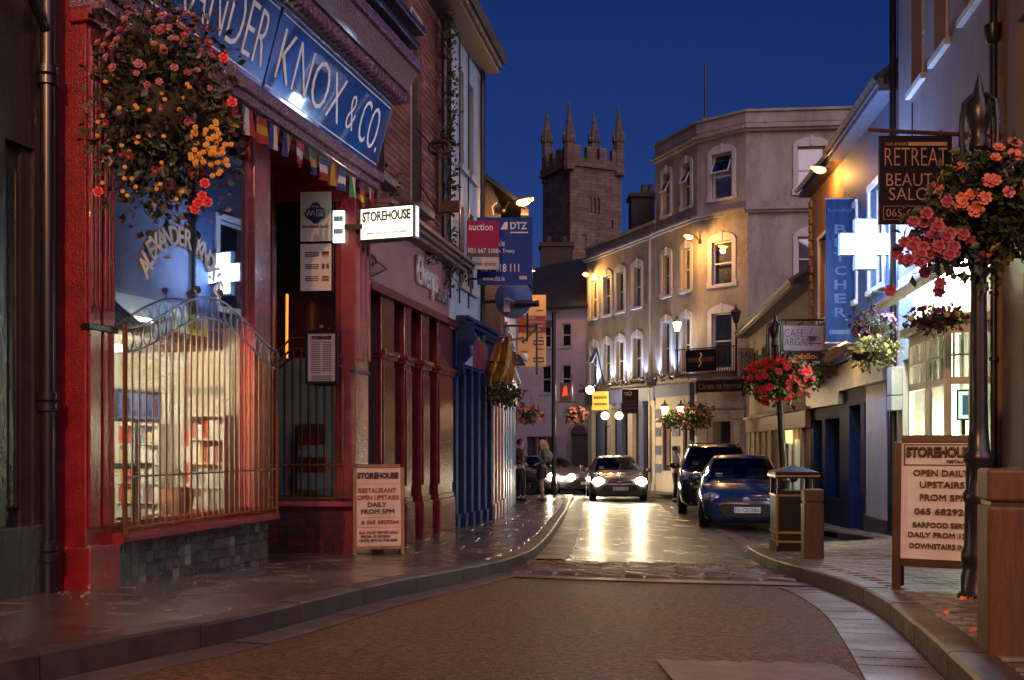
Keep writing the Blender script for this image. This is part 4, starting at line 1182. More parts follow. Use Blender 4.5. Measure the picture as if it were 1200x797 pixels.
# big iron key
ky = thing("giant_key_sign", "oversized rusty iron key hung on the brick wall", "sign", E_.P(E_.U(515), 4.9, .35))
KY = Fr(*pt(500, 0, 12.3).xy, *pt(540, 0, 12.2).xy)
IR = pmat("rusty_iron", (.05, .03, .025), .5, metal=.3, var=.4, scale=20, bump=.3)
uc, zc = KY.hit(515, 173)
mb = KY.mb(); mb.tube([(uc+math.cos(a)*.13, 0, zc+math.sin(a)*.075) for a in [2*math.pi*k/20 for k in range(21)]], .03, 8); part(ky, "bow", mb, IR, smooth=True)
z0 = KY.Z(515, 250); mb = KY.mb(); mb.tube([(uc, 0, zc-.07), (uc, 0, z0)], .035, 10); mb.lathe([(.035, -.02), (.05, -.01), (.05, .02), (.035, .03)], (uc, 0, zc-.12), 10); part(ky, "shank", mb, IR, smooth=True)
mb = KY.mb(); mb.box(uc, uc+.26, -.03, .03, z0, z0+.14); mb.box(uc+.06, uc+.26, -.034, .034, z0+.05, z0+.065); part(ky, "bit", mb, IR, bevel=.005)
mb = KY.mb(); mb.tube([(uc-.03, 0, z0+.02), (uc-.35, .25, z0+.45)], .01, 6); part(ky, "stay", mb, IRON)
mb = KY.mb(); mb.tube([(uc-.03, 0, zc-.05), (uc-.4, .3, zc+.35)], .01, 6); part(ky, "stay", mb, IRON)

# ---- tall pale house above the navy shop
PB = Fr(-.86, 13.72, -.50, 15.6)
t = thing("pale_tall_house", "tall pale rendered house with dark eaves left of the sky", "house", PB.P(1, zl(14.5)+KH))
PALE = pmat("pale_render", (.34, .33, .34), .7, var=.2, scale=2, bump=.1, stretch=(1, 1, .4))
EZ = 7.78
wu = [(PB.U(538, 0), PB.U(543.5), 6.0, 7.4), (PB.U(549.5), PB.U(555), 6.0, 7.4), (PB.U(538, 0), PB.U(543.5), 4.3, 5.45), (PB.U(549.5), PB.U(555), 4.3, 5.45)]
mb = PB.mb(); wall(mb, 0, PB.L, 3.6, EZ, wu, t=5); part(t, "wall", mb, PALE)
for w in wu: sash(t, PB, *w, y=.1, fw=.035, surround=.0, fm=pmat("sash_grey", (.25, .25, .28), .5))
mb = PB.mb(); mb.box(-1.2, PB.L+.02, -.32, .3, EZ, EZ+.09); mb.box(-1.2, PB.L+.02, -.36, -.27, EZ+.09, EZ+.2); part(t, "eaves_gutter", mb, pmat("eaves_dark", (.025, .022, .03), .4), bevel=.008)
p = PB.P
roof_slab(t, [p(-1.2, EZ+.15, .38), p(PB.L+.1, EZ+.15, .38), p(PB.L+.1, EZ+2.6, -2.6), p(-1.2, EZ+2.6, -2.6)], .1, SLATE)
mb = PB.mb(); mb.box(-.0, .03, -.02, .02, 4, EZ)
for k, u_ in enumerate((.5, 1.05)): mb.tube([(u_, -.02, 4), (u_+.01, -.02, EZ)], .012, 6)
mb.tube([(PB.L-.08, -.06, 3.6), (PB.L-.08, -.06, EZ)], .04, 8); part(t, "cables", mb, IRON)

# ---- navy shop
BL = Fr(-.797, 14.1, -.31, 16.7)
NAVY = pmat("navy_paint", (.010, .024, .078), .6, var=.3, scale=8, spec=.15)
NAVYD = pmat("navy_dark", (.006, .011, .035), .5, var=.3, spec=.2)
t = thing("navy_shopfront", "narrow navy blue shopfront with slim pilasters and a poster", "shop", BL.P(1.3, zl(15.4)+KH))
zbb = lambda u: zl(BL.P(u, 0).y)+KH-.1
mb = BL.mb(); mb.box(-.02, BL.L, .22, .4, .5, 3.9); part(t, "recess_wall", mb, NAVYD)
mb = BL.mb(); mb.box(0, BL.L, .02, .25, 3.12, 3.66); f = part(t, "fascia", mb, NAVY)
mb = BL.mb(); mb.box(-.04, BL.L+.02, -.14, .25, 3.70, 3.76); mb.box(-.04, BL.L+.02, -.2, .25, 3.76, 3.81); mb.box(-.02, BL.L, -.06, .2, 3.66, 3.70); part(t, "cornice", mb, NAVY, bevel=.006)
mb = BL.mb(); mb.prism([(-.03, 3.72), (-.26, 3.72), (-.24, 3.6), (-.3, 3.5), (-.2, 3.38), (-.22, 3.26), (-.1, 3.14), (-.12, 3.0), (-.03, 2.95)], -.03, .1, axis='x'); part(t, "scrolled_console", mb, NAVY, bevel=.005)
for k in range(6):
    u0 = .02+k*(BL.L-.2)/5; mb = BL.mb(); mb.box(u0, u0+.15, -.0, .24, zbb(u0), 3.12); mb.box(u0-.02, u0+.17, -.03, .2, zbb(u0), zbb(u0)+.3); part(t, "pilaster", mb, NAVY, bevel=.008)
    if k < 5:
        mb = BL.mb(); mb.box(u0+.15, u0+(BL.L-.2)/5, .15, .16, zbb(u0)+.5, 3.1); part(t, "pane", mb, pmat("navy_pane", (.008, .010, .02), .3, var=.2))
        mb = BL.mb(); mb.box(u0+.15, u0+(BL.L-.2)/5, .08, .2, zbb(u0), zbb(u0)+.5); part(t, "riser", mb, NAVYD)
mb = BL.mb(); mb.box(.35, 1.1, .005, .02, 3.17, 3.62); part(f, "poster", mb, pmat("pale_poster", (.3, .28, .33), .5))
mb = BL.mb(); mb.box(1.1, 2.2, .005, .02, 3.17, 3.62); part(f, "red_panel", mb, pmat("fascia_red", (.16, .02, .04), .5))

# ---- pink and pale blue fronts at the far end of the left row
PK = Fr(-.31, 16.7, -.15, 18.6); LBF = Fr(-.15, 18.6, .10, 27.0)
PINK = pmat("salmon_paint", (.42, .2, .17), .5, var=.2); SKYB = pmat("sky_blue_paint", (.13, .26, .42), .4, var=.2)
t = thing("salmon_shopfront", "salmon painted shopfront with pilasters beyond the navy shop", "shop", PK.P(1, zl(17.6)+KH))
z0 = zl(17.6)
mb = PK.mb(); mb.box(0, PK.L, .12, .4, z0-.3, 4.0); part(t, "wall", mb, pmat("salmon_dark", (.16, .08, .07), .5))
for k in range(4):
    u0 = .02+k*(PK.L-.2)/3; mb = PK.mb(); mb.box(u0, u0+.2, 0, .2, z0-.2, 3.2); mb.box(u0-.03, u0+.23, -.03, .2, z0-.2, z0+.4); part(t, "pilaster", mb, PINK, bevel=.008)
mb = PK.mb(); mb.box(0, PK.L, -.04, .2, 3.2, 3.75); mb.box(-.02, PK.L, -.14, .2, 3.75, 3.82); part(t, "fascia", mb, PINK, bevel=.008)
t = thing("sky_blue_shopfront", "pale blue shopfront at the far end of the left row", "shop", LBF.P(4, zl(23)+KH))
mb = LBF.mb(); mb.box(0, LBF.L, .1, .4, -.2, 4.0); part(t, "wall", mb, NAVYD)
for k in range(8):
    u0 = .02+k*(LBF.L-.35)/7; mb = LBF.mb(); mb.box(u0, u0+.32, 0, .2, -.1, 3.0); part(t, "pilaster", mb, SKYB, bevel=.008)
mb = LBF.mb(); mb.box(0, LBF.L, -.04, .2, 3.0, 3.6); mb.box(-.02, LBF.L, -.14, .2, 3.6, 3.68); part(t, "fascia", mb, SKYB, bevel=.008)
# upper house with its dark gable against the sky
t = thing("dark_gabled_house", "unlit house whose dark gable shows beside the estate agent boards", "house", (-2, 18.2, zl(18)+KH))
DKW = pmat("unlit_wall", (.05, .042, .045), .8, var=.3)
mb = MB(); zt1 = CZ+332*18/S; zt2 = CZ+288*18/S
mb.prism([(-4, 3.9), (-.2, 3.9), (-.2, zt2-.15), (-.57, zt1), (-4, zt1+1.9)], 18.0, 27, axis='y'); part(t, "wall", mb, DKW)
roof_slab(t, [(.24, 17.9, zt2-.22), (.3, 27.2, zt2-.22), (-4, 27.2, zt1+2.3), (-4, 17.9, zt1+2.3)], .08, SLATE)
mb = MB(); mb.box(.16, .30, 17.9, 27.2, zt2-.34, zt2-.22); part(t, "gutter", mb, IRON)
mb = MB(); a = pt(578, 252, 17.6); mb.tube([a, a+Vector((-.02, 0, .14)), a+Vector((.06, 0, .22))], .012, 5); part(t, "aerial", mb, SILV)
for k in range(4):
    F2 = Fr(-.15, 18.6, .08, 27); sash(t, F2, 1+k*2.1, 1.8+k*2.1, 4.4, 5.8, y=-.03, fw=.06)

# ---- boards and brackets sticking out over the left pavement
def face(px0, px1, D, turn=0.):
    a = pt(px0, 0, D); b = pt(px1, 0, D+turn); return Fr(a.x, a.y, b.x, b.y)
def pxboard(name, label, px0, py0, px1, py1, D, mat, th=.03, turn=0., cat="sign"):
    F = face(px0, px1, D, turn); uu = F.L; zt = F.Z((px0+px1)/2, py0); z0 = F.Z((px0+px1)/2, py1)
    t = thing(name, label, cat, F.P(uu/2, z0))
    mb = F.mb(); mb.box(0, uu, 0, th, z0, zt); part(t, "panel", mb, mat, bevel=.003)
    return t, F, uu, z0, zt
BLUEB = pmat("agent_blue", (.006, .036, .24), .6, var=.1, spec=.25); MAG = pmat("agent_magenta", (.27, .008, .06), .6, var=.1, spec=.25)
GRYB = pmat("agent_grey", (.4, .38, .4), .5); INKW = pmat("ink_white", (.7, .7, .72), .5)
t, F, L, z0, z1 = pxboard("letting_board", "large blue estate agent board behind the magenta one", 559, 255, 624, 334, 14.6, BLUEB)
H = z1-z0
word(t, "DTZ", F.M, L*.6, L*.9, z0+H*.82, z0+H*.93, INKW, w=.005, off=.004)
mb = F.mb(); mb.add([(L*.42, -.004, z0+H*.82), (L*.55, -.004, z0+H*.82), (L*.55, -.004, z0+H*.93), (L*.5, -.004, z0+H*.93)], [(0, 1, 2, 3)]); part(t, "logo_flash", mb, INKW)
rows(t, F, .002, L*.6, L*.92, [z0+H*.765], H*.02, INKW, 3)
word(t, "For Sale", F.M, L*.12, L*.5, z0+H*.57, z0+H*.67, INKW, w=.005)
word(t, "By Private Treaty", F.M, L*.1, L*.68, z0+H*.46, z0+H*.53, INKW, w=.005)
word(t, "061 418 111", F.M, L*.06, L*.76, z0+H*.19, z0+H*.31, INKW, w=.005, off=.002)
word(t, "www.dtz.ie", F.M, L*.1, L*.5, z0+H*.06, z0+H*.13, INKW, w=.005)
mb = F.mb(); mb.box(L*.76, L*.9, -.005, -.001, z0+H*.08, z0+H*.13); part(t, "small_badge", mb, GRYB)
for f_ in (.1, .8):
    mb = F.mb(); mb.tube([(L*f_, .05, z0+.1), (-.3+L*f_*.3, .4, z0+.15)], .015, 6); part(t, "stay", mb, IRON)
t, F, L, z0, z1 = pxboard("auction_board", "magenta auction board in front of the blue letting board", 547, 259, 585, 316, 14.2, MAG, turn=.05)
H = z1-z0
word(t, "auction", F.M, L*.06, L*.8, z0+H*.8, z0+H*.94, INKW, w=.005, off=.001)
mb = F.mb(); mb.box(0.002, L-.002, -.004, -.001, z0+H*.26, z0+H*.44); part(t, "dark_strip", mb, pmat("strip_dark", (.06, .03, .05), .5))
word(t, "021 667 3388", F.M, L*.04, L*.97, z0+H*.34, z0+H*.43, INKW, w=.006)
mb = F.mb(); mb.box(0.002, L-.002, -.004, -.001, z0, z0+H*.255); part(t, "grey_strip", mb, GRYB)
word(t, "allsop space", F.M, L*.08, L*.9, z0+H*.06, z0+H*.16, INKD, w=.006)
mb = F.mb(); mb.tube([(.05, .03, z0+.1), (-.35, .3, z0+.1)], .014, 6); part(t, "stay", mb, IRON)
# round blue drum sign with a black floodlight
F = face(581, 624, 15.9); uc, zc = F.hit(602, 351)
t = thing("round_drum_sign", "round blue drum sign with a black floodlight arm below the boards", "sign", F.P(uc, zc))
q = MB(F.M @ Matrix.Translation((uc, 0, zc)) @ Matrix.Rotation(R(90), 4, 'X')); q.lathe([(.26, -.12), (.3, -.1), (.3, .08), (.27, .1), (.0001, .11)], n=28); part(t, "drum", q, pmat("drum_blue", (.07, .12, .28), .35, var=.2), smooth=True)
mb = F.mb(); mb.tube([(uc+.02, -.17, zc-.1), (uc+.40, -.17, zc-.09)], .055, 12); part(t, "floodlight", mb, BLACKP, smooth=True)
mb = F.mb(); mb.tube([(uc-.12, -.13, zc-.15), (uc-.12, -.17, zc-.02), (uc+.05, -.17, zc-.08)], .02, 6); mb.box(uc-.16, uc-.06, -.16, -.11, zc-.22, zc+.0); part(t, "swivel", mb, GRYB)
mb = F.mb(); mb.tube([(uc, .1, zc), (uc-.5, .3, zc)], .03, 6); part(t, "wall_arm", mb, IRON)
# orange panel sign
t, F, L, z0, z1 = pxboard("orange_panel_sign", "tall orange hanging sign with a red band and shop names", 607, 346, 640, 430, 17.6, pmat("panel_orange", (.62, .33, .11), .5, var=.08))
H = z1-z0; mb = F.mb(); mb.box(0.002, L-.002, -.004, -.001, z0+H*.47, z0+H*.71); part(t, "red_band", mb, pmat("band_red", (.25, .03, .02), .5))
for k, s in enumerate(("LEISURE", "SHOPPING", "IN THE HEART", "OF ENNIS")): word(t, s, F.M, L*.28, L*(.62, .95, .95, .8)[k], z0+H*(.66-.055*k), z0+H*(.695-.055*k), pmat("ink_cream", (.6, .45, .3), .5), w=.006)
for zz in (.30, .06):
    mb = F.mb(); mb.box(L*.55, L*.92, -.004, -.001, z0+H*zz, z0+H*(zz+.07)); part(t, "dark_plate", mb, pmat("plate_dark", (.05, .03, .03), .5))
    rows(t, F, .005, L*.58, L*.89, [z0+H*(zz+.02)], H*.025, pmat("ink_cream", (.6, .45, .3)), 4)
rows(t, F, .002, L*.1, L*.35, [z0+H*.36, z0+H*.2, z0+H*.12], H*.016, INKD, 7); rows(t, F, .002, L*.65, L*.9, [z0+H*.78, z0+H*.4, z0+H*.24], H*.014, INKD, 8)
mb = F.mb(); mb.tube([(-.02, .02, z1-.1), (-.7, .1, z1-.1)], .015, 6); mb.tube([(-.02, .02, z0+.1), (-.7, .1, z0+.1)], .015, 6); part(t, "bracket", mb, IRON)
light(t, F.P(L*.5, z1+.35, .35), 5, SODIUM, size=.05)
mb = F.mb(); mb.tube([(L*.5, -.35, z1+.38), (L*.5, .02, z1+.3), (L*.5, .02, z1)], .012, 6); mb.lathe([(.02, .06), (.05, .03), (.07, 0)], (L*.5, -.35, z1+.36), 10); part(t, "picture_lamp", mb, IRON, smooth=True)
# iron gallows bracket frame
t = thing("gallows_bracket", "black iron gallows frame bracket under the orange sign", "bracket", pt(600, 420, 16.9))
mb = MB()
for a, b in (((592, 382), (630, 382)), ((592, 400), (614, 396)), ((629, 380), (629, 440)), ((618, 350), (618, 400)), ((592, 382), (592, 400)), ((629, 384), (612, 402))): mb.tube([pt(*a, 16.9), pt(*b, 16.9)], .018, 6)
part(t, "frame", mb, IRON)
# yellow draped banner and furled flags
t = thing("furled_yellow_banner", "crumpled mustard yellow banner hanging over the salmon shopfront", "banner", pt(585, 450, 16.2))
r = random.Random(11); mb = MB(); nx, nz = 14, 12; V = []
for j in range(nz+1):
    for i in range(nx+1):
        f, g = i/nx, j/nz; wd = (14+18*math.sin(g*2.3)); cx = 592-8*g
        p = pt(cx+(f-.5)*wd, 398+54*g+4*math.sin(f*7), 16.2+.10*math.sin(f*14+g*3)+.05*math.sin(g*9+f*4)); V.append(p)
mb.add(V, [(j*(nx+1)+i, j*(nx+1)+i+1, (j+1)*(nx+1)+i+1, (j+1)*(nx+1)+i) for j in range(nz) for i in range(nx)])
part(t, "cloth", mb, pmat("mustard_cloth", (.33, .18, .045), .7, var=.3, scale=12), smooth=True)
mb = MB(); mb.tube([pt(583, 396, 16.2), pt(600, 394, 16.2)], .012, 6); part(t, "rod", mb, IRON)
t = thing("hanging_bell_lamp", "dark bell shaped wall lamp beside the mustard banner", "lamp", pt(606, 420, 16.6))
mb = MB(); c = pt(605, 428, 16.6); mb.lathe([(.02, .2), (.06, .17), (.1, .08), (.17, 0), (.15, -.01)], c, 14); part(t, "shade", mb, pmat("lamp_blue_black", (.02, .03, .07), .3), smooth=True)
mb = MB(); mb.ball(c+Vector((.14, -.1, .12)), .07, 8, 6); part(t, "globe", mb, pmat("opal_globe", (.6, .6, .65), .2), smooth=True)
mb = MB(); mb.tube([c+Vector((0, 0, .2)), c+Vector((-.25, 0, .28))], .012, 6); part(t, "arm", mb, IRON)

# ---- hanging baskets
def basket(name, label, c, rad, n, size, leafmat, flowers, hanger=None, seed=1, group="flower baskets along the street", droop=.0, bracket=None, front=True):
    """flowers: list of (material, count, size, zmin)"""
    r = random.Random(seed); c = Vector(c); t = thing(name, label, "flower basket", c, group=group)
    mb = MB(); mb.lathe([(rad[0]*.2, -rad[2]*.55), (rad[0]*.5, -rad[2]*.45), (rad[0]*.68, -rad[2]*.2), (rad[0]*.72, 0), (rad[0]*.62, .01)], c, 14); part(t, "bowl", mb, pmat("moss_liner", (.03, .025, .015), .9), smooth=True)
    mb = MB(); leaf_cloud(mb, c, rad, n, size, r, .3, droop); part(t, "foliage", mb, leafmat, kind="stuff")
    for k, (m, cnt, s, zmin) in enumerate(flowers):
        mb = MB()
        for _ in range(cnt):
            p, d = on_cloud(c, rad, r, front, zmin); p.z -= droop*.6*r.random()**2; blossom(mb, p, s*r.uniform(.7, 1.2), r, d+Vector((0, -.5, .1)))
        part(t, "blossoms", mb, m, kind="stuff")
    if hanger is not None:
        mb = MB(); h = Vector(hanger)
        for a in range(3): mb.tube([c+Vector((math.cos(a*2.1)*rad[0]*.65, math.sin(a*2.1)*rad[1]*.65, 0)), h], .005, 4)
        part(t, "chains", mb, IRON)
    if bracket is not None:
        mb = MB(); mb.tube([Vector(b) for b in bracket], .013, 6); part(t, "bracket", mb, IRON)
    return t
FPINK = pmat("petal_rose", (.26, .035, .055), .5, var=.3, scale=30); FYEL = pmat("petal_yellow", (.55, .26, .02), .5, var=.2, scale=30)
FRED = pmat("petal_red", (.5, .015, .03), .5, var=.3, scale=30); FCOR = pmat("petal_coral", (.55, .14, .10), .5, var=.3, scale=30); FVIO = pmat("petal_violet", (.16, .05, .16), .5, var=.3, scale=30)
FPALE = pmat("petal_pale_pink", (.30, .10, .11), .5, var=.3, scale=30)
c = pt(188, 118, 5.95); wallp = K.P(.1, c.z+.75, 0)
b = basket("trailing_flower_basket", "large trailing basket of rose and yellow flowers on the red shop", c, (.40, .38, .58), 3600, .058, LEAF_DK,
           [(FPINK, 52, .026, -.9), (FPALE, 75, .024, -.2)], hanger=c+Vector((-.05, .05, .85)), seed=5, droop=.25, bracket=[wallp, wallp+Vector((.25, -.05, .12)), c+Vector((-.05, .05, .85))])
r = random.Random(31); mb = MB()
for _ in range(62):
    f = r.random()**.6; an = r.uniform(0, 6.28); px = 245+math.cos(an)*26*f; py = 175+math.sin(an)*34*f
    blossom(mb, pt(px, py, 5.68+r.uniform(-.1, .1)), .017, r, Vector((.2, -1, .2)))
for _ in range(34): blossom(mb, pt(r.uniform(112, 225), r.uniform(90, 235), 5.6+r.uniform(-.05, .1)), .013, r, Vector((.2, -1, .2)))
part(b, "yellow_blossoms", mb, FYEL, kind="stuff")
mb = MB()
for px, py in ((240, 215), (237, 230), (232, 238), (243, 237), (115, 225), (262, 68), (272, 120), (228, 245)): blossom(mb, pt(px, py, 5.65), .032, r, Vector((.2, -1, .1)))
part(b, "red_blossoms", mb, FRED, kind="stuff")
mb = MB()
for _ in range(1700):
    px, py = r.gauss(200, 45), r.gauss(112, 62)
    if 108 < px < 278: leaf_cloud(mb, pt(px, py, 5.75+r.uniform(0, .45)), (.05, .05, .05), 1, .045, r, 0)
part(b, "trailing_foliage", mb, pmat("leaf_olive", (.10, .058, .028), .5, col2=(.04, .024, .014)), kind="stuff")
c = pt(592, 462, 16.0)
basket("dark_flower_basket", "dark leafy basket under the mustard banner on the left row", c, (.28, .25, .2), 700, .07, LEAF_DK, [(FVIO, 14, .03, -.5)], hanger=c+Vector((0, 0, .5)), seed=9, bracket=[c+Vector((0, 0, .5)), c+Vector((-.4, .3, .55))])

# ---- left A-board
def a_board(name, label, F, L, z0f, Hh, mats, lines, head, frame, lean=.14, over=.05, legs=.12):
    """sandwich board standing on the ground; F: line of its face foot"""
    zg = z0f; t = thing(name, label, "sandwich board", F.P(L/2, zg))
    def panel(sgn):
        M = F.M @ Matrix.Translation((0, 0 if sgn > 0 else lean*2.2, zg)) @ Matrix.Rotation(-lean*sgn, 4, 'X')
        return M
    MF, MBk = panel(1), panel(-1)
    for nm, M, yy in (("front_board", MF, 0), ("back_board", MBk, 0)):
        mb = MB(M); mb.box(0, L, 0, .018, legs, Hh); part(t, nm, mb, mats[0] if nm == "front_board" else mats[1])
        for x0 in (-over, L):
            mb = MB(M); mb.box(x0, x0+over, -.012, .03, 0, Hh+.0); part(t, "leg", mb, mats[1], bevel=.004)
        mb = MB(M); mb.box(0, L, -.012, .03, Hh, Hh+over*.9); part(t, "top_rail", mb, mats[1], bevel=.004)
        mb = MB(M); mb.box(0, L, -.012, .03, legs-over, legs); part(t, "bottom_rail", mb, mats[1], bevel=.004)
    for (s, m, a, b, c, d) in lines: word(t, s, MF, a*L, b*L, legs+(Hh-legs)*c, legs+(Hh-legs)*d, m, w=.009, ext=.001, bold=.012 if s == 'STOREHOUSE' else .005)
    return t, MF
PLYW = pmat("ply_cream", (.46, .33, .25), .45, var=.18, scale=6); WOODF = pmat("varnished_wood", (.19, .085, .03), .35, var=.4, scale=4, stretch=(6, 6, 1), bump=.1)
REDI = pmat("ink_red", (.3, .03, .03), .6)
FA = Fr(*pt(418, 0, 9.75).xy, *pt(470, 0, 9.85).xy)
zg = zl(9.8)+KH
LN = [("STOREHOUSE", INKD, .02, .95, .86, .94), ("RESTAURANT", REDI, .04, .9, .68, .74), ("OPEN UPSTAIRS", REDI, .02, .96, .59, .65), ("DAILY", INKD, .25, .68, .5, .56), ("FROM 5PM", INKD, .1, .85, .41, .47), ("& 065 6829264", REDI, .1, .95, .28, .33), ("BAR FOOD SERVED DAILY", REDI, .06, .95, .155, .19), ("FROM 12 NOON", INKD, .1, .75, .105, .14), ("UNTIL 9PM IN THE BAR", INKD, .06, .92, .055, .09)]
t, MF = a_board("wooden_sandwich_board", "cream sandwich board with red and black lettering by the maroon shop", FA, FA.L, zg, .86, (PLYW, WOODF), LN, None, None, lean=.07, over=.035, legs=.09)
mb = MB(MF)
for f in (.79, .36, .235): mb.box(0.01, FA.L-.01, -.003, -.001, .09+.77*f, .093+.77*f)
part(t, "ruled_lines", mb, REDI)

# ================================================================== RIGHT SIDE OF THE STREET
RX = lambda y: 5.8+.15*(y-14.5)
R1 = Fr(RX(15.3), 15.3, RX(10.9), 10.9)
R0 = Fr(RX(10.9), 10.9, RX(5.0), 5.0)
LILAC = pmat("lilac_render", (.20, .185, .235), .75, var=.2, scale=1.5, bump=.1, bscale=30, stretch=(1, 1, .5))
# ---- tall lilac house over the lit chemist
t = thing("lilac_house", "tall lilac rendered house with lit window sills above the chemist", "house", R1.P(2, zr(13)+KH))
SZ = CZ+5.1
def uspan(F, a, b): x, y = F.U(a), F.U(b); return min(x, y), max(x, y)
wins = [(*uspan(R1, 1068, 1083), SZ, SZ+1.6), (*uspan(R1, 1095, 1112), SZ, SZ+1.6), (*uspan(R1, 1130, 1152), SZ, SZ+1.6)]
mb = R1.mb(); wall(mb, 0, R1.L, 4.5, 10.5, wins, rev=.2); part(t, "wall", mb, LILAC)
for w in wins: sash(t, R1, *w, y=.14, fw=.05, sm=pmat("sill_white", (.55, .55, .58), .5))
mb = R1.mb(); mb.tube([(.02, -.07, zr(15)), (.02, -.07, 10.5)], .05, 10); part(t, "downpipe", mb, IRON, smooth=True)
mb = R1.mb(); mb.tube([(1.0, -.02, SZ-.2), (1.06, -.03, SZ-1.0)], .01, 5); part(t, "cable", mb, IRON)
# ---- brown shopfront at the right edge
t = thing("brown_shopfront", "dim brown painted shopfront with pilasters at the right edge", "shop", R0.P(2, zr(9)+KH))
BROWNP = pmat("mauve_brown_paint", (.16, .105, .095), .4, var=.2, scale=2, bump=.06)
PEB = pmat("pebble_dash", (.13, .075, .05), .8, var=.6, scale=35, bump=1., bscale=35)
u1200 = R0.U(1200)
mb = R0.mb(); wall(mb, .32, 6, .5, 4.05, [(.95, 1.9, 1.2, 3.7), (2.6, 4.6, 1.5, 3.6)], rev=.15); part(t, "shopfront_wall", mb, BROWNP)
mb = R0.mb(); mb.box(.95, 1.9, .12, .16, 1.1, 3.7); part(t, "door", mb, pmat("door_umber", (.05, .03, .028), .35), bevel=.01)
mb = R0.mb(); mb.box(2.6, 4.6, .12, .14, 1.5, 3.6); part(t, "pane", mb, DARKGLASS)
mb = R0.mb(); mb.box(0, .3, -.09, .2, .6, 4.05); p = part(t, "pilaster", mb, pmat("pilaster_buff", (.3, .22, .18), .35, var=.15), bevel=.01)
mb = R0.mb(); mb.box(-.03, .34, -.13, .2, 3.75, 3.9); part(p, "capital", mb, BROWNP, bevel=.01)
mb = R0.mb(); mb.box(-.03, .34, -.13, .2, .6, 1.05); part(p, "plinth_block", mb, BROWNP, bevel=.01)
mb = R0.mb(); mb.box(.25, 6, -.18, .1, 4.05, 4.13); mb.box(.25, 6, -.30, .1, 4.13, 4.2); part(t, "cornice", mb, pmat("cornice_grey", (.3, .28, .28), .5), bevel=.01)
mb = R0.mb(); wall(mb, 0, 6, 4.2, 10.5, [(.75, 1.8, 4.6, 6.3)], rev=.2); part(t, "upper_wall", mb, LILAC)
sash(t, R0, .75, 1.8, 4.6, 6.3, y=.14, fm=pmat("sash_dark", (.08, .07, .08), .5))
mb = R0.mb(); mb.box(-.02, .45, -.03, -.002, 4.25, 10.5); part(t, "pebble_dash_strip", mb, PEB)
mb = R0.mb(); mb.tube([(.33, -.09, .8), (.33, -.09, 10)], .035, 10); mb.lathe([(.04, 0), (.08, .05), (.09, .2), (.03, .22)], (.33, -.1, R0.Z(1172, 55)), 10)
for z in (2.9, 3.6, 3.75): mb.lathe([(.035, -.03), (.05, -.02), (.05, .02), (.035, .03)], (.33, -.09, z), 10)
part(t, "downpipe", mb, IRON, smooth=True)

# ---- chemist: white projecting bay under a lit canopy
CH = thing("chemist_shop", "brightly lit white chemist shopfront with bay window under a canopy", "shop", R1.P(2.5, zr(12.5)+KH))
CWH = pmat("chemist_white", (.62, .62, .55), .4, var=.08); MINT = pmat("chemist_pale_green", (.58, .62, .55), .45, var=.08)
zg = zr(12)+KH
mb = R1.mb(); wall(mb, .0, R1.L, zg-.4, 4.5, [(.35, 1.25, zg-.2, 3.25), (2.5, 4.3, zg+.4, 3.4)], rev=.2); part(CH, "wall", mb, MINT)
bf = .5
ub0, ub1 = R1.U(1065, bf), R1.U(1108, bf)
ZC = CZ+(520-385)*11.5/S    # cornice of the bay
zbay0 = zg+.35
def bayframe(F, a, b, name, cols):
    mb = F.mb(); zt = ZC
    mb.box(a, b, .0, .06, zg-.2, zbay0); mb.box(a, b, .0, .06, zt-.12, zt); mb.box(a, b, .0, .06, zt-.68, zt-.60)
    for k in range(cols+1):
        x = a+(b-a-.05)*k/cols; mb.box(x, x+.05, -.005, .065, zbay0, zt-.12)
    n = cols*3
    for k in range(1, n):
        x = a+(b-a)*k/n; mb.box(x-.012, x+.012, .01, .05, zt-.60, zt-.12)
    mb.box(a, b, .01, .05, zt-.37, zt-.345)
    w = part(CH, name, mb, CWH, bevel=.004)
    mb = F.mb(); mb.box(a+.01, b-.01, .03, .034, zbay0, zt-.12); part(w, "pane", mb, gmat("chemist_pane", (.97, 1, .97), .05, .03))
    return w
FBF = Fr(R1.P(ub0, 0, bf).x, R1.P(ub0, 0, bf).y, R1.P(ub1, 0, bf).x, R1.P(ub1, 0, bf).y)
bayframe(FBF, 0, FBF.L, "bay_front", 2)
pa = R1.P(ub1, 0, bf); pb = R1.P(ub1+.12, 0, 0)
FBS = Fr(pa.x, pa.y, pb.x, pb.y)
bayframe(FBS, .0, FBS.L, "bay_side", 2)
pc = R1.P(ub0-.1, 0, 0); pd = R1.P(ub0, 0, bf)
mb = MB(); mb.add([(pc.x, pc.y, zg-.2), (pd.x, pd.y, zg-.2), (pd.x, pd.y, ZC), (pc.x, pc.y, ZC)], [(0, 1, 2, 3)]); part(CH, "bay_far_side", mb, CWH)
mb = R1.mb(); mb.prism([(ub0-.12, .0), (ub0-.06, -bf-.1), (ub1+.1, -bf-.1), (ub1+.2, .0)], ZC, ZC+.09, axis='z'); part(CH, "bay_cornice", mb, CWH, bevel=.008)
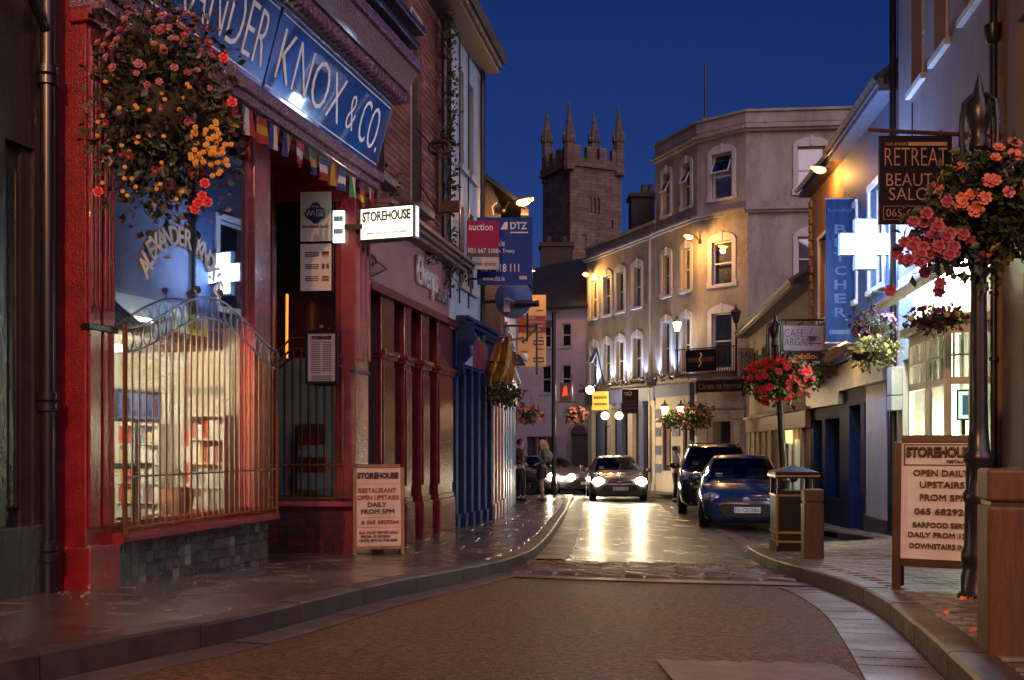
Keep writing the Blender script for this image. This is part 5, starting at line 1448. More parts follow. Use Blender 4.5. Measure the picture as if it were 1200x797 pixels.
# interior
mb = R1.mb(); mb.quad((-.2, 1.6, zg-.2), (5, 1.6, zg-.2), (5, 1.6, 3.6), (-.2, 1.6, 3.6)); mb.quad((-.2, 0.2, 3.58), (5, 0.2, 3.58), (5, 1.6, 3.58), (-.2, 1.6, 3.58)); mb.quad((-.2, .2, zg), (5, .2, zg), (5, 1.6, zg), (-.2, 1.6, zg)); mb.quad((5, .2, zg), (5, 1.6, zg), (5, 1.6, 3.6), (5, .2, 3.6))
part(CH, "interior", mb, pmat("chemist_interior", (.7, .68, .55), .6, var=.05))
il = thing("chemist_ceiling_light", "ceiling light glowing inside the white chemist bay", "lamp", R1.P(2.6, 3.5, -.5))
mb = R1.mb(); mb.box(2.0, 3.6, .5, .6, 3.5, 3.55); part(il, "diffuser", mb, emat("chemist_strip", (1., .97, .8), 10))
light(il, R1.P(2.9, 3.2, -.45), 150, (1., .95, .78), size=.2, glossy=False); light(il, R1.P(3.1, 2.2, -.1), 90, (1., .93, .72), size=.2, glossy=False)
r = random.Random(77)
sh = thing("medicine_shelf", "white shelf of medicine boxes inside the chemist bay", "shelving", R1.P(3, zg, -1.3))
mb = R1.mb()
for z in (1.5, 1.85, 2.2, 2.55): mb.box(1.2, 4.6, 1.2, 1.55, z-.012, z+.012)
part(sh, "shelf_board", mb, CWH)
for z in (1.515, 1.865, 2.215, 2.565):
    x = 1.25
    while x < 4.5:
        w = r.uniform(.08, .25); mb = R1.mb(); mb.box(x, x+w*.9, 1.22, 1.45, z, z+r.uniform(.12, .28)); part(sh, "packet", mb, r.choice([PACK[4], PACK[1], PACK[4], PACK[0], PACK[6]])); x += w
# tv in the bay side
F = FBS; u0, z1 = F.hit(1121, 457, -.08); u1 = F.U(1146, -.08); z0 = F.Z(1130, 493, -.08)
tv = thing("window_screen", "bright advertising screen standing in the chemist bay window", "screen", F.P(u0, z0, -.1))
mb = F.mb(); mb.box(u0, u1, .085, .12, z0, z1); part(tv, "casing", mb, BLACKP, bevel=.004)
mb = F.mb(); mb.box(u0+.02, u1-.02, .081, .084, z0+.02, z1-.02); part(tv, "display", mb, emat("screen_mint", (.5, .8, .75), .45))
mb = F.mb(); mb.box(u0+.06, u0+.12, .077, .080, z0+.06, z1-.06); mb.box(u0+.16, u0+.2, .077, .080, z0+.05, z1-.1); part(tv, "display_picture", mb, emat("screen_dark", (.05, .15, .2), .2))
mb = F.mb(); mb.box(u0+.05, u0+.09, .09, .11, zbay0, z0); part(tv, "stand", mb, BLACKP)
# canopy
CO = CZ+1.80; uo0, uo1 = R1.U(1029, .7), R1.L+.9
mb = R1.mb(); mb.prism([(-.70, CO), (-.66, CO-.03), (.0, CO+.52), (.0, CO+.60), (-.72, CO+.06)], uo0, uo1, axis='x'); cn = part(CH, "canopy", mb, pmat("canopy_white", (.7, .7, .62), .5, var=.08))
mb = R1.mb(); mb.tube([(uo0-.02, -.74, CO+.03), (uo1, -.74, CO+.03)], .035, 8); part(cn, "canopy_roller", mb, pmat("canopy_grey", (.35, .36, .38), .35), smooth=True)
mb = R1.mb()
for k in range(20):
    x = uo0+.1+k*(uo1-uo0-.2)/19; mb.add([(x, -.70, CO+.085), (x+.1, -.70, CO+.085), (x+.1, -.02, CO+.615), (x, -.02, CO+.615)], [(0, 1, 2, 3)])
part(cn, "canopy_slats", mb, SLATE, kind="stuff")
cl = thing("canopy_strip_light", "fluorescent tube glowing under the chemist canopy", "lamp", R1.P(2.6, CO+.1, .3))
mb = R1.mb(); mb.tube([(1.2, -.12, CO+.30), (4.5, -.12, CO+.30)], .03, 8); part(cl, "tube", mb, emat("canopy_tube", (1., 1., .86), 22), smooth=True)
for uu in (1.4, 2.6, 3.9): light(cl, R1.P(uu, CO+.26, .2), 40, (1., .97, .8), 'SPOT', .1, target=R1.P(uu, 2, .05), spot=135, blend=.6, glossy=False)
# white column and cabinets by the chemist
t = thing("white_column", "broad pale grey column between chemist and blue shop", "column", R1.P(-.3, zr(15.8)+KH, .1))
R2 = Fr(6.36, 19.1, RX(15.3), 15.3)
mb = R2.mb(); a, b = uspan(R2, 1016, 1040); mb.box(a, b, -.02, .25, zr(16)-.1, 3.15); part(t, "shaft", mb, pmat("column_grey", (.42, .42, .46), .5, var=.12), bevel=.02)
mb = R2.mb(); mb.box(a-.06, b+.06, -.07, .25, 2.98, 3.25); part(t, "head", mb, pmat("column_grey", (.42, .42, .46), .5), bevel=.015)
mb = R2.mb(); mb.box(a-.0, b+.02, -.06, .25, zr(16)-.1, zr(16)+.34); part(t, "foot", mb, pmat("column_foot", (.05, .05, .055), .5), bevel=.01)
t = thing("meter_cabinet", "white electricity cabinet on the wall by the pale column", "cabinet", R1.P(.1, 2.6, .1))
for k, (ya, yb) in enumerate(((430, 463), (464, 481))):
    F = R1; mb = F.mb(); mb.box(.04, .34, -.16, -.0, F.Z(1045, yb, .16), F.Z(1045, ya, .16)); part(t, "cabinet_box", mb, pmat("cabinet_white", (.5, .54, .52), .5), bevel=.01)
# ---- houses beyond: blue shop, butcher
t = thing("blue_gabled_house", "blue painted shop with pale upper wall behind the green cross", "house", R2.P(2, zr(17)+KH))
EAV = 7.43
BLUEW = pmat("powder_blue_wall", (.065, .10, .19), .6, var=.2)
wa = [(*uspan(R2, 1020, 1036), 4.6, 6.3), (*uspan(R2, 992, 1004), 4.6, 6.3)]
mb = R2.mb(); wall(mb, 0, R2.L, 3.6, EAV, wa, rev=.15); part(t, "upper_wall", mb, BLUEW)
for w in wa: sash(t, R2, *w, y=.1, fw=.06, surround=.1)
mb = R2.mb(); mb.box(0, R2.L, -.28, .2, EAV, EAV+.1); mb.box(0, R2.L, -.3, -.2, EAV+.1, EAV+.2); part(t, "eaves", mb, pmat("eaves_slate_blue", (.10, .11, .16), .5))
p = R2.P; roof_slab(t, [p(-.05, EAV+.15, .32), p(R2.L, EAV+.15, .32), p(R2.L, EAV+2.4, -2.6), p(-.05, EAV+2.4, -2.6)], .08, SLATE)
mb = R2.mb(); wall(mb, 0, R2.L, zr(17)-.3, 3.0, [(.5, 1.4, zr(17)-.2, 2.7), (1.7, 2.6, zr(17)+.5, 2.7)], rev=.25); part(t, "shopfront", mb, NAVY)
mb = R2.mb(); mb.box(.5, 1.4, .2, .24, zr(17)-.2, 2.7); d = part(t, "door", mb, pmat("royal_blue_door", (.02, .06, .24), .35), bevel=.008)
mb = R2.mb(); mb.box(.62, .66, .17, .2, 1.3, 1.5); part(d, "handle", mb, STEELB)
mb = R2.mb(); mb.box(1.7, 2.6, .2, .22, zr(17)+.5, 2.7); part(t, "pane", mb, DARKGLASS)
mb = R2.mb(); mb.box(-.05, R2.L-.5, -.1, .1, 3.0, 3.5); f = part(t, "fascia", mb, pmat("fascia_gilt", (.3, .22, .10), .35, var=.5, scale=6), bevel=.01)
mb = R2.mb(); mb.box(-.05, R2.L-.5, -.2, .1, 3.5, 3.62); part(t, "shop_cornice", mb, NAVY, bevel=.01)
lf = thing("fascia_lamp", "small trough light over the gilt shop fascia", "lamp", R2.P(1.6, 3.7, .4))
mb = R2.mb(); mb.tube([(.8, -.42, 3.74), (2.4, -.42, 3.74)], .03, 8); part(lf, "trough", mb, IRON)
light(lf, R2.P(1.6, 3.62, .42), 9, (1., .75, .42), size=.05)
R3 = Fr(6.60, 22.0, 6.36, 19.1)
t = thing("butcher_house", "brick house with toothed corner behind the hanging blue banner", "house", R3.P(1.4, zr(20.5)+KH))
OBR = pmat("ochre_brick", (.32, .17, .09), .7, var=.3, scale=9, bump=.1)
mb = R3.mb(); wall(mb, 0, R3.L, 3.3, EAV, [(.9, 1.8, 4.6, 6.3)], rev=.15); part(t, "upper_wall", mb, OBR)
sash(t, R3, .9, 1.8, 4.6, 6.3, y=.1, fw=.06, surround=.08)
mb = R3.mb(); mb.box(0, R3.L, -.25, .2, EAV, EAV+.1); part(t, "eaves", mb, IRON)
p = R3.P; roof_slab(t, [p(-.05, EAV+.1, .3), p(R3.L, EAV+.1, .3), p(R3.L, EAV+2.4, -2.6), p(-.05, EAV+2.4, -2.6)], .08, SLATE)
for k in range(22):
    mb = R3.mb(); z = 3.4+k*.18; mb.box(-.02, .22 if k % 2 else .14, -.05, .02, z, z+.14); part(t, "quoin_brick", mb, OBR)
mb = MB(); a = R3.P(0, 0, 0); mb.add([(a.x, a.y, .3), (a.x+4, a.y+.4, .3), (a.x+4, a.y+.4, EAV+2), (a.x, a.y, EAV)], [(0, 1, 2, 3)]); part(t, "side_wall", mb, OBR)
mb = R3.mb(); wall(mb, 0, R3.L, .0, 2.75, [(.3, 1.1, .0, 2.5), (1.4, 2.6, .9, 2.5)], rev=.25); part(t, "shopfront", mb, NAVY)
mb = R3.mb(); mb.box(.3, 1.1, .2, .24, 0, 2.5); part(t, "door", mb, pmat("door_umber", (.05, .03, .028)), bevel=.008)
mb = R3.mb(); mb.box(1.4, 2.6, .2, .22, .9, 2.5); part(t, "pane", mb, DARKGLASS)
mb = R3.mb(); mb.box(-.03, R3.L, -.1, .1, 2.75, 3.3); part(t, "fascia", mb, pmat("fascia_pale_tile", (.3, .27, .27), .4, var=.4, scale=8), bevel=.01)
r = random.Random(2); mb = MB()
for k in range(7): leaf_cloud(mb, R3.P(.3+k*.35, 3.35+r.uniform(-.05, .2), .2), (.25, .2, .2), 55, .1, r, .1)
pl = thing("fascia_plants", "straggling dark plants on the shop fascia below the blue banner", "plants", R3.P(1.2, 3.3, .2)); part(pl, "foliage", mb, LEAF_DK, kind="stuff")
# ---- low orange lit row with café
R4 = Fr(7.75, 32.5, 6.60, 22.0)
t = thing("low_cafe_row", "low house row lit orange by the street lamp beyond the butcher", "house", R4.P(5, zr(27)+KH))
E4 = 5.45
OCH = pmat("buff_wall", (.42, .30, .2), .7, var=.2, scale=3)
w4 = [(1.2+k*1.9, 2.0+k*1.9, 3.6, 4.8) for k in range(5)]
dd = [(.8+k*2.4, 1.6+k*2.4, -.1, 2.1) for k in range(4)]
mb = R4.mb(); wall(mb, 0, R4.L, -.3, E4, w4+dd, rev=.15); part(t, "wall", mb, OCH)
for w in w4: sash(t, R4, *w, y=.1, fw=.06, surround=.06, fm=pmat("sash_brown", (.2, .12, .07), .5))
for a, b, c, d in dd:
    mb = R4.mb(); mb.box(a, b, .1, .14, c, d); part(t, "door", mb, pmat("door_umber", (.05, .03, .028)), bevel=.008)
mb = R4.mb()
mb.box(0, R4.L, -.12, .05, 2.35, 2.75); part(t, "fascia_band", mb, pmat("band_brown", (.25, .13, .07), .5), bevel=.01)
mb = R4.mb(); mb.box(0, R4.L, -.2, .05, 2.75, 2.83); part(t, "band_cornice", mb, OCH)
for k in range(9):
    u_ = .2+k*R4.L/9; mb = R4.mb(); mb.box(u_, u_+.22, -.06, .05, -.1, 2.35); part(t, "pilaster", mb, pmat("pilaster_cream", (.5, .4, .3), .5), bevel=.01)
mb = R4.mb(); mb.box(-.1, R4.L, -.4, .1, E4, E4+.07); mb.box(-.1, R4.L, -.44, -.36, E4+.03, E4+.16); part(t, "eaves_gutter", mb, pmat("eaves_dark", (.025, .022, .03)))
p = R4.P; roof_slab(t, [p(-.1, E4+.12, .45), p(R4.L, E4+.12, .45), p(R4.L, E4+2.2, -2.8), p(-.1, E4+2.2, -2.8)], .08, SLATE)
mb = R4.mb(); mb.box(R4.L-2.6, R4.L-1.6, -.14, -.121, 2.0, 2.32); part(t, "lit_sign_strip", mb, emat("lit_strip_yellow", (1., .75, .3), .35))
mb = R4.mb(); mb.box(R4.L-2.8, R4.L-1.2, -.02, .04, .8, 2.1); part(t, "lit_window", mb, emat("lit_window_green", (.6, .65, .45), .10))

# ---- wall street lamp on the right row
a = Vector((6.44, 20.0, CZ+(520-196)*20/S)); tip = pt(967, 201, 19.8)
street_lamp_head("wall_street_lamp", "orange street lamp on the right row above the blue banner", a, tip, 24)
# ---- hanging blue banner
t, F, L, z0, z1 = pxboard("butcher_banner", "long blue hanging banner lettered BUTCHER downwards", 968, 233, 1001, 402, 18.2, pmat("banner_blue", (.010, .034, .11), .5, var=.45, scale=3, stretch=(6, 6, .6)), th=.012, cat="banner")
H = z1-z0; BI = pmat("banner_letter", (.10, .15, .26), .5)
word(t, "b.molloy", F.M, L*.08, L*.92, z0+H*.9, z0+H*.935, BI, w=.004)
for k, ch in enumerate("BUTCHER"): word(t, ch, F.M, L*.3, L*.72, z0+H*(.755-.096*k), z0+H*(.82-.096*k), BI, w=.004, off=.003)
rows(t, F, .001, L*.12, L*.85, [z0+H*.06], H*.03, BI, 3)
for z in (z1, z0):
    mb = F.mb(); mb.tube([(-.02, .005, z), (L+.25, .02, z)], .016, 6); part(t, "pole", mb, GRYB)
# ---- café signs
t, F, L, z0, z1 = pxboard("cafe_sign", "pale hanging café sign painted with a steaming cup", 915, 382, 965, 411, 20.4, pmat("cafe_board", (.38, .33, .34), .5, var=.1))
H = z1-z0; CI = pmat("ink_plum", (.1, .05, .07), .6)
word(t, "CAFE", F.M, L*.08, L*.55, z0+H*.55, z0+H*.86, CI, w=.006, off=-.002); word(t, "ARGAN", F.M, L*.08, L*.72, z0+H*.2, z0+H*.5, CI, w=.006, off=-.002)
mb = F.mb(); mb.prism([(L*.62, z0+H*.58), (L*.86, z0+H*.58), (L*.8, z0+H*.36), (L*.68, z0+H*.36)], -.007, -.001); mb.tube([(L*.85, -.006, z0+H*.55), (L*.93, -.006, z0+H*.52), (L*.83, -.006, z0+H*.42)], .008, 5); mb.tube([(L*.72, -.006, z0+H*.64), (L*.68, -.006, z0+H*.74), (L*.75, -.006, z0+H*.82), (L*.71, -.006, z0+H*.92)], .008, 5); mb.box(L*.64, L*.95, -.006, -.001, z0+H*.26, z0+H*.3); part(t, "cup_emblem", mb, CI)
mb = F.mb(); mb.tube([(-.05, .01, z1+.12), (L+.5, .02, z1+.12)], .02, 6); mb.tube([(.1, .01, z1), (.1, .01, z1+.12)], .01, 6); mb.tube([(L-.1, .01, z1), (L-.1, .01, z1+.12)], .01, 6); part(t, "bracket", mb, IRON)
t, F, L, z0, z1 = pxboard("letting_sign", "dark hanging sign with orange letters under the café sign", 921, 411.5, 963, 430, 20.3, pmat("sign_charcoal", (.02, .018, .02), .4))
H = z1-z0; word(t, "Bodelloc", F.M, L*.1, L*.92, z0+H*.48, z0+H*.85, pmat("ink_orange", (.75, .2, .03), .5), w=.006, off=.003); word(t, "686 2299", F.M, L*.35, L*.95, z0+H*.12, z0+H*.36, INKW, w=.006)
mb = F.mb(); mb.tube([(L-.02, .02, z1), (L+.4, .02, z1+.02)], .015, 6); part(t, "bracket", mb, IRON)

# ---- salon sign on its long pole
F = Fr(*pt(1030, 0, 10.3).xy, *pt(1116, 0, 10.3).xy); z0, z1 = F.Z(1070, 263), F.Z(1070, 159); L = F.L; H = z1-z0
t = thing("salon_sign", "black hanging salon sign with peach lettering on a long pole", "sign", F.P(L/2, z0))
mb = F.mb(); mb.box(0, L, 0, .03, z0, z1); part(t, "panel", mb, pmat("salon_black", (.012, .009, .012), .35), bevel=.004)
SI = pmat("salon_peach", (.62, .36, .24), .5)
word(t, "THE ENNIS", F.M, L*.08, L*.38, z0+H*.885, z0+H*.92, SI, w=.004)
mb = F.mb(); mb.box(L*.4, L*.93, -.004, -.001, z0+H*.885, z0+H*.925); part(t, "rule", mb, SI)
word(t, "RETREAT", F.M, L*.08, L*.93, z0+H*.66, z0+H*.86, SI, w=.004, off=-.003); word(t, "BEAUTY", F.M, L*.1, L*.86, z0+H*.43, z0+H*.57, SI, w=.004, off=-.002); word(t, "SALON", F.M, L*.14, L*.84, z0+H*.27, z0+H*.41, SI, w=.004, off=-.002)
word(t, "065-6829800", F.M, L*.1, L*.9, z0+H*.085, z0+H*.17, SI, w=.004, off=-.002)
mb = F.mb(); 
for a, b, c, d in ((L*.06, L*.94, .05, .055), (L*.06, L*.94, .2, .205)): mb.box(a, b, -.004, -.001, z0+H*c, z0+H*d)
for a in (.06, .935): mb.box(L*a, L*(a+.006), -.004, -.001, z0+H*.055, z0+H*.2)
part(t, "number_box", mb, SI)
zp = F.Z(1070, 152); mb = F.mb(); mb.tube([(-.1, .015, zp), (R0.P(.05, 0).x-F.o.x, .25, zp)], .022, 8); part(t, "pole", mb, pmat("pole_rust", (.12, .05, .035), .45), smooth=True)
for f in (.15, .85):
    mb = F.mb(); mb.tube([(L*f, .015, z1), (L*f, .015, zp)], .008, 5); part(t, "hook", mb, IRON)

# ---- lit pharmacy cross
D = 15.8; F = face(985, 1045, D); uc, zc = F.hit(1015, 286); a = F.L/2; w = a*.42
t = thing("pharmacy_cross", "glowing white pharmacy cross sign on the right", "sign", F.P(uc, zc-a))
mb = F.mb(); mb.prism([(uc-w, zc-a), (uc+w, zc-a), (uc+w, zc-w), (uc+a, zc-w), (uc+a, zc+w), (uc+w, zc+w), (uc+w, zc+a), (uc-w, zc+a), (uc-w, zc+w), (uc-a, zc+w), (uc-a, zc-w), (uc-w, zc-w)], 0, .12)
part(t, "case", mb, pmat("cross_case", (.1, .11, .12), .4))
cr_e = emat("cross_glow", (.62, .8, 1.), 9.)
for y0, y1 in ((-.012, -.001), (.121, .132)):
    mb = F.mb(); g = .025; w2, a2 = w-g*.5, a-g
    mb.prism([(uc-w2, zc-a2), (uc+w2, zc-a2), (uc+w2, zc-w2), (uc+a2, zc-w2), (uc+a2, zc+w2), (uc+w2, zc+w2), (uc+w2, zc+a2), (uc-w2, zc+a2), (uc-w2, zc+w2), (uc-a2, zc+w2), (uc-a2, zc-w2), (uc-w2, zc-w2)], y0, y1); part(t, "lit_face", mb, cr_e)
mb = F.mb(); mb.tube([(uc+a, .06, zc+.05), (uc+a+.45, .15, zc+.05)], .025, 8); part(t, "bracket", mb, IRON)
light(t, F.P(uc-a-.1, zc, .3), 150, (.30, .50, 1.), size=.3, glossy=False)
light(t, F.P(uc, zc, -.5), 12, (.34, .54, 1.), size=.3, glossy=False)

# ---- baskets on the right wall
c = pt(1021, 414, 13.2)
basket("pale_trailing_basket", "pale yellow green hanging basket in front of the blue shop", c, (.36, .33, .22), 900, .06, LEAF_PALE, [(pmat("petal_cream", (.6, .5, .2), .5), 20, .03, -.2)], hanger=c+Vector((0, 0, .62)), seed=3, bracket=[c+Vector((0, 0, .62)), c+Vector((.45, .2, .68))])
c = pt(1023, 383, 14.2)
basket("mauve_flower_basket", "mauve flowered basket just above the pale green one", c, (.32, .3, .24), 500, .06, LEAF_DK, [(FVIO, 50, .035, -.6)], hanger=c+Vector((0, 0, .5)), seed=4, bracket=[c+Vector((0, 0, .5)), c+Vector((.4, .2, .5))])
c = pt(1096, 375, 10.1)
basket("canopy_flower_basket", "brown and violet basket hanging under the lit canopy", c, (.30, .28, .14), 520, .055, pmat("leaf_bronze", (.09, .06, .025), .5, col2=(.04, .03, .012)), [(FVIO, 26, .03, -.4), (pmat("petal_cream", (.6, .5, .2)), 10, .03, 0)], hanger=c+Vector((0, 0, .35)), seed=6)

# ---- cast iron flower posts
def flower_post(name, label, base, lean, flower, fsize, nfl, seed, n_leaf=2200, rad=(.37, .34, .34), size=.085, leafm=None, H=3.0, hb=2.28, zmin=-.8, shift=0.):
    t = thing(name, label, "flower post", base, group="iron flower posts")
    mb = MB(Matrix.Translation(Vector(base)) @ Matrix.Shear('XY', 4, (lean, 0)) if lean else Matrix.Translation(Vector(base)))
    mb.lathe([(.11, -.02), (.115, .02), (.1, .04), (.1, .12), (.085, .16), (.085, .2), (.095, .22), (.095, .26), (.08, .3), (.075, .55), (.085, .57), (.085, .61), (.07, .63), (.07, .78), (.082, .80), (.082, .83), (.06, .86), (.05, 1.0), (.043, 1.8), (.04, H-.42)], n=18)
    part(t, "column", mb, IRON, smooth=True)
    M = Matrix.Translation(Vector(base)+Vector((lean*H, 0, H)))
    mb = MB(M); mb.lathe([(.04, -.42), (.055, -.4), (.05, -.36), (.04, -.33), (.06, -.27), (.075, -.2), (.06, -.13), (.03, -.08), (.02, -.03), (.012, 0), (.002, .04)], n=14); part(t, "finial", mb, IRON, smooth=True)
    for k in range(4):
        a = k*math.pi/2+.4; d = Vector((math.cos(a), math.sin(a), 0)); mb = MB(M)
        mb.tube([d*.05+Vector((0, 0, -.1)), d*.12+Vector((0, 0, -.16)), d*.13+Vector((0, 0, -.3)), d*.12+Vector((0, 0, -.6)), d*.2+Vector((0, 0, -.75))], .013, 6); part(t, "scroll_leaf", mb, IRON, smooth=True)
    c = Vector(base)+Vector((lean*hb+shift, 0, hb)); r = random.Random(seed)
    mb = MB(); leaf_cloud(mb, c, rad, n_leaf, size, r, .35, .15); part(t, "foliage", mb, leafm or LEAF_DK, kind="stuff")
    mb = MB()
    for _ in range(nfl):
        p, d = on_cloud(c, rad, r, True, zmin); p.z -= .1*r.random(); blossom(mb, p, fsize*r.uniform(.7, 1.2), r, d+Vector((0, -.6, .1)))
    part(t, "blossoms", mb, flower, kind="stuff")
    return t, c, r
bx, by = pt(1147, 0, 5.8).x, 5.8
t, c, r = flower_post("flower_post", "tall black flower post with coral begonias in the right foreground", (bx, by, zr(by)+KH), 0, FCOR, .044, 44, 12, rad=(.31, .30, .30), hb=2.34, H=3.02, n_leaf=2600, size=.065, shift=.06)
mb = MB(); 
for _ in range(48): blossom(mb, pt(r.gauss(1092, 20), r.gauss(286, 18), 5.55+r.uniform(-.1, .15)), .038, r, Vector((-.2, -1, .1)))
part(t, "dark_rose_blossoms", mb, pmat("petal_dark_rose", (.28, .035, .06), .5, var=.3, scale=30), kind="stuff")
mb = MB()
for _ in range(800):
    px = r.gauss(1118, 27); py = r.gauss(280, 20)
    if px > 1056: leaf_cloud(mb, pt(px, py, 5.65+r.uniform(0, .3)), (.05, .05, .05), 1, .065, r, 0)
part(t, "trailing_foliage", mb, LEAF_DK, kind="stuff")
bx, by = pt(923, 0, 13.0).x, 13.0
flower_post("flower_post", "leaning flower post full of red geraniums behind the litter bin", (bx, by, zr(by)+KH), -.055, FRED, .05, 95, 13, n_leaf=1500, rad=(.44, .4, .27), size=.08, leafm=LEAF, hb=2.18, H=2.98, zmin=-.9)

# ---- right A-board
FA = Fr(*pt(1055, 0, 6.25).xy, *pt(1145, 0, 6.05).xy)
zg = zr(6.2)+KH; WB = pmat("board_white_gloss", (.62, .58, .55), .15, var=.08, coat=.5)
DKI = pmat("ink_umber", (.05, .025, .02), .5)
LN = [("STOREHOUSE", DKI, .06, .98, .87, .965), ("RESTAURANT", DKI, .6, .98, .825, .85), ("OPEN DAILY", DKI, .16, .9, .71, .765), ("UPSTAIRS", DKI, .25, .84, .61, .665), ("FROM 5PM", DKI, .25, .88, .50, .555), ("065 6829264", DKI, .18, .98, .38, .435), ("BARFOOD SERVED", DKI, .16, 1.0, .27, .315), ("DAILY FROM 12PM", DKI, .1, 1.0, .185, .23), ("DOWNSTAIRS IN BAR", DKI, .12, 1.05, .09, .135)]
t, MF = a_board("dark_framed_sandwich_board", "white sandwich board in dark wood frame on the right pavement", FA, FA.L, zg, .93, (WB, pmat("dark_wood_frame", (.05, .022, .012), .3, var=.3)), LN, None, None, lean=.10, over=.05, legs=.20)
mb = MB(MF); 
for (a, b, c, d) in ((.03, .05, .81, .98), (.03, 1.0, .80, .81), (.03, 1.0, .975, .985)): mb.box(FA.L*a, FA.L*b, -.004, -.001, .2+.73*c, .2+.73*d)
part(t, "title_bracket", mb, DKI)

# ---- wooden bollards and litter bin
BW = pmat("bollard_wood", (.085, .030, .010), .55, var=.45, scale=5, stretch=(8, 8, .8), bump=.25, bscale=30)
BC = pmat("bollard_dark", (.03, .018, .012), .5)
def bollard(label, x, y, rz, h, w, m):
    t = thing("wooden_bollard", label, "bollard", (x, y, zr(y)+KH), rz, group="square wooden bollards", world=False)
    mb = MB(); mb.box(-w/2, w/2, -w/2, w/2, -.05, h*.80); part(t, "post", mb, m, bevel=.01)
    mb = MB(); mb.box(-w/2+.012, w/2-.012, -w/2+.012, w/2-.012, h*.80, h*.825); part(t, "groove", mb, BC)
    mb = MB(); mb.box(-w/2, w/2, -w/2, w/2, h*.825, h); part(t, "cap", mb, m, bevel=.012)
p = ground_hit(1183, 768, lambda x, y: zr(y)+KH)
bollard("close square wooden bollard cut by the right edge", p[0]+.04, p[1]+.07, R(-14), .70, .20, BW)
p = ground_hit(955, 655, lambda x, y: zr(y)+KH)
bollard("square wooden bollard standing against the litter bin", p[0], p[1]+.08, R(-6), .665, .185, pmat("bollard_wood_dark", (.06, .032, .018), .5, var=.4, scale=5, stretch=(8, 8, .8), bump=.2))
p = ground_hit(936, 646, lambda x, y: zr(y)+KH)
t = thing("litter_bin", "square dark litter bin with gold bands and pyramid lid", "litter bin", (p[0], p[1]+.22, zr(p[1])+KH), R(-4), world=False)
BIN = pmat("bin_bronze_black", (.014, .012, .011), .42, var=.2, spec=.3); BRS = pmat("bin_gold_band", (.45, .28, .10), .3, metal=.6)
w = .215
mb = MB(); mb.box(-w, w, -w, w, 0, .62)
part(t, "body", mb, BIN, bevel=.012)
for sx in (-1, 1):
    for sy in (-1, 1):
        mb = MB(); mb.box(sx*w-sx*.045, sx*w, sy*w-sy*.045, sy*w, .62, .80); part(t, "corner_post", mb, BIN)
mb = MB(); mb.box(-w*.8, w*.8, -w*.8, w*.8, .62, .66); part(t, "liner_top", mb, BLACKP)
mb = MB(); mb.add([(-w-.02, -w-.02, .80), (w+.02, -w-.02, .80), (w+.02, w+.02, .80), (-w-.02, w+.02, .80), (-w-.02, -w-.02, .87), (w+.02, -w-.02, .87), (w+.02, w+.02, .87), (-w-.02, w+.02, .87), (-.03, -.03, .935), (.03, -.03, .935), (.03, .03, .935), (-.03, .03, .935)], [(3, 2, 1, 0), (0, 1, 5, 4), (1, 2, 6, 5), (2, 3, 7, 6), (3, 0, 4, 7), (4, 5, 9, 8), (5, 6, 10, 9), (6, 7, 11, 10), (7, 4, 8, 11), (8, 9, 10, 11)]); part(t, "lid", mb, BIN, bevel=.006)
for z in (.09, .19, .60, .815):
    mb = MB(); e = w+.008+(.02 if z > .7 else 0); mb.box(-e, e, -e, -e+.01, z, z+.022); mb.box(-e, e, e-.01, e, z, z+.022); mb.box(-e, -e+.01, -e+.01, e-.01, z, z+.022); mb.box(e-.01, e, -e+.01, e-.01, z, z+.022); part(t, "gold_band", mb, BRS)
mb = MB(); mb.box(-w-.006, w+.006, -w-.006, w+.006, -.03, .05); part(t, "foot", mb, BIN)
for sx in (-1, 1):
    mb = MB(); mb.tube([(sx*(w+.002), -w-.002, .05), (sx*(w+.002), -w-.002, .62)], .014, 8); part(t, "gold_edge", mb, BRS)
# fallen leaves by the post
r = random.Random(40); mb = MB()
for px, py in ((1136, 703), (1139, 706), (1133, 705), (1160, 708), (1104, 722), (1150, 741)):
    x, y = ground_hit(px, py, lambda x, y: zr(y)+KH); leaf_cloud(mb, (x, y, zr(y)+KH+.012), (.02, .02, .006), 3, .04, r, 0)
lv = thing("fallen_leaves", "few orange fallen leaves on the right pavement by the post", "leaves", (2.6, 5.5, zr(5.5)+KH)); part(lv, "leaf", mb, pmat("leaf_orange", (.6, .15, .03), .6), kind="stuff")
r = random.Random(41); mb = MB()
for k in range(60):
    px, py = r.uniform(60, 480), r.uniform(655, 720)
    x, y = ground_hit(px, py, lambda x, y: zl(y)+KH)
    if x < xl_of(y)-.05 and x > xw_l(y)+.1: leaf_cloud(mb, (x, y, zl(y)+KH+.006), (.01, .01, .002), 1, r.uniform(.012, .03), r, 0)
for k in range(14):
    x, y = ground_hit(r.uniform(65, 110), r.uniform(690, 700), lambda x, y: zl(y)+KH); leaf_cloud(mb, (x, y, zl(y)+KH+.01), (.03, .03, .01), 2, .03, r, 0)
lv = thing("litter_scraps", "scattered dry leaf scraps along the left pavement", "leaves", (-1.5, 6, zl(6)+KH)); part(lv, "leaf", mb, pmat("leaf_dry", (.22, .12, .06), .7), kind="stuff")

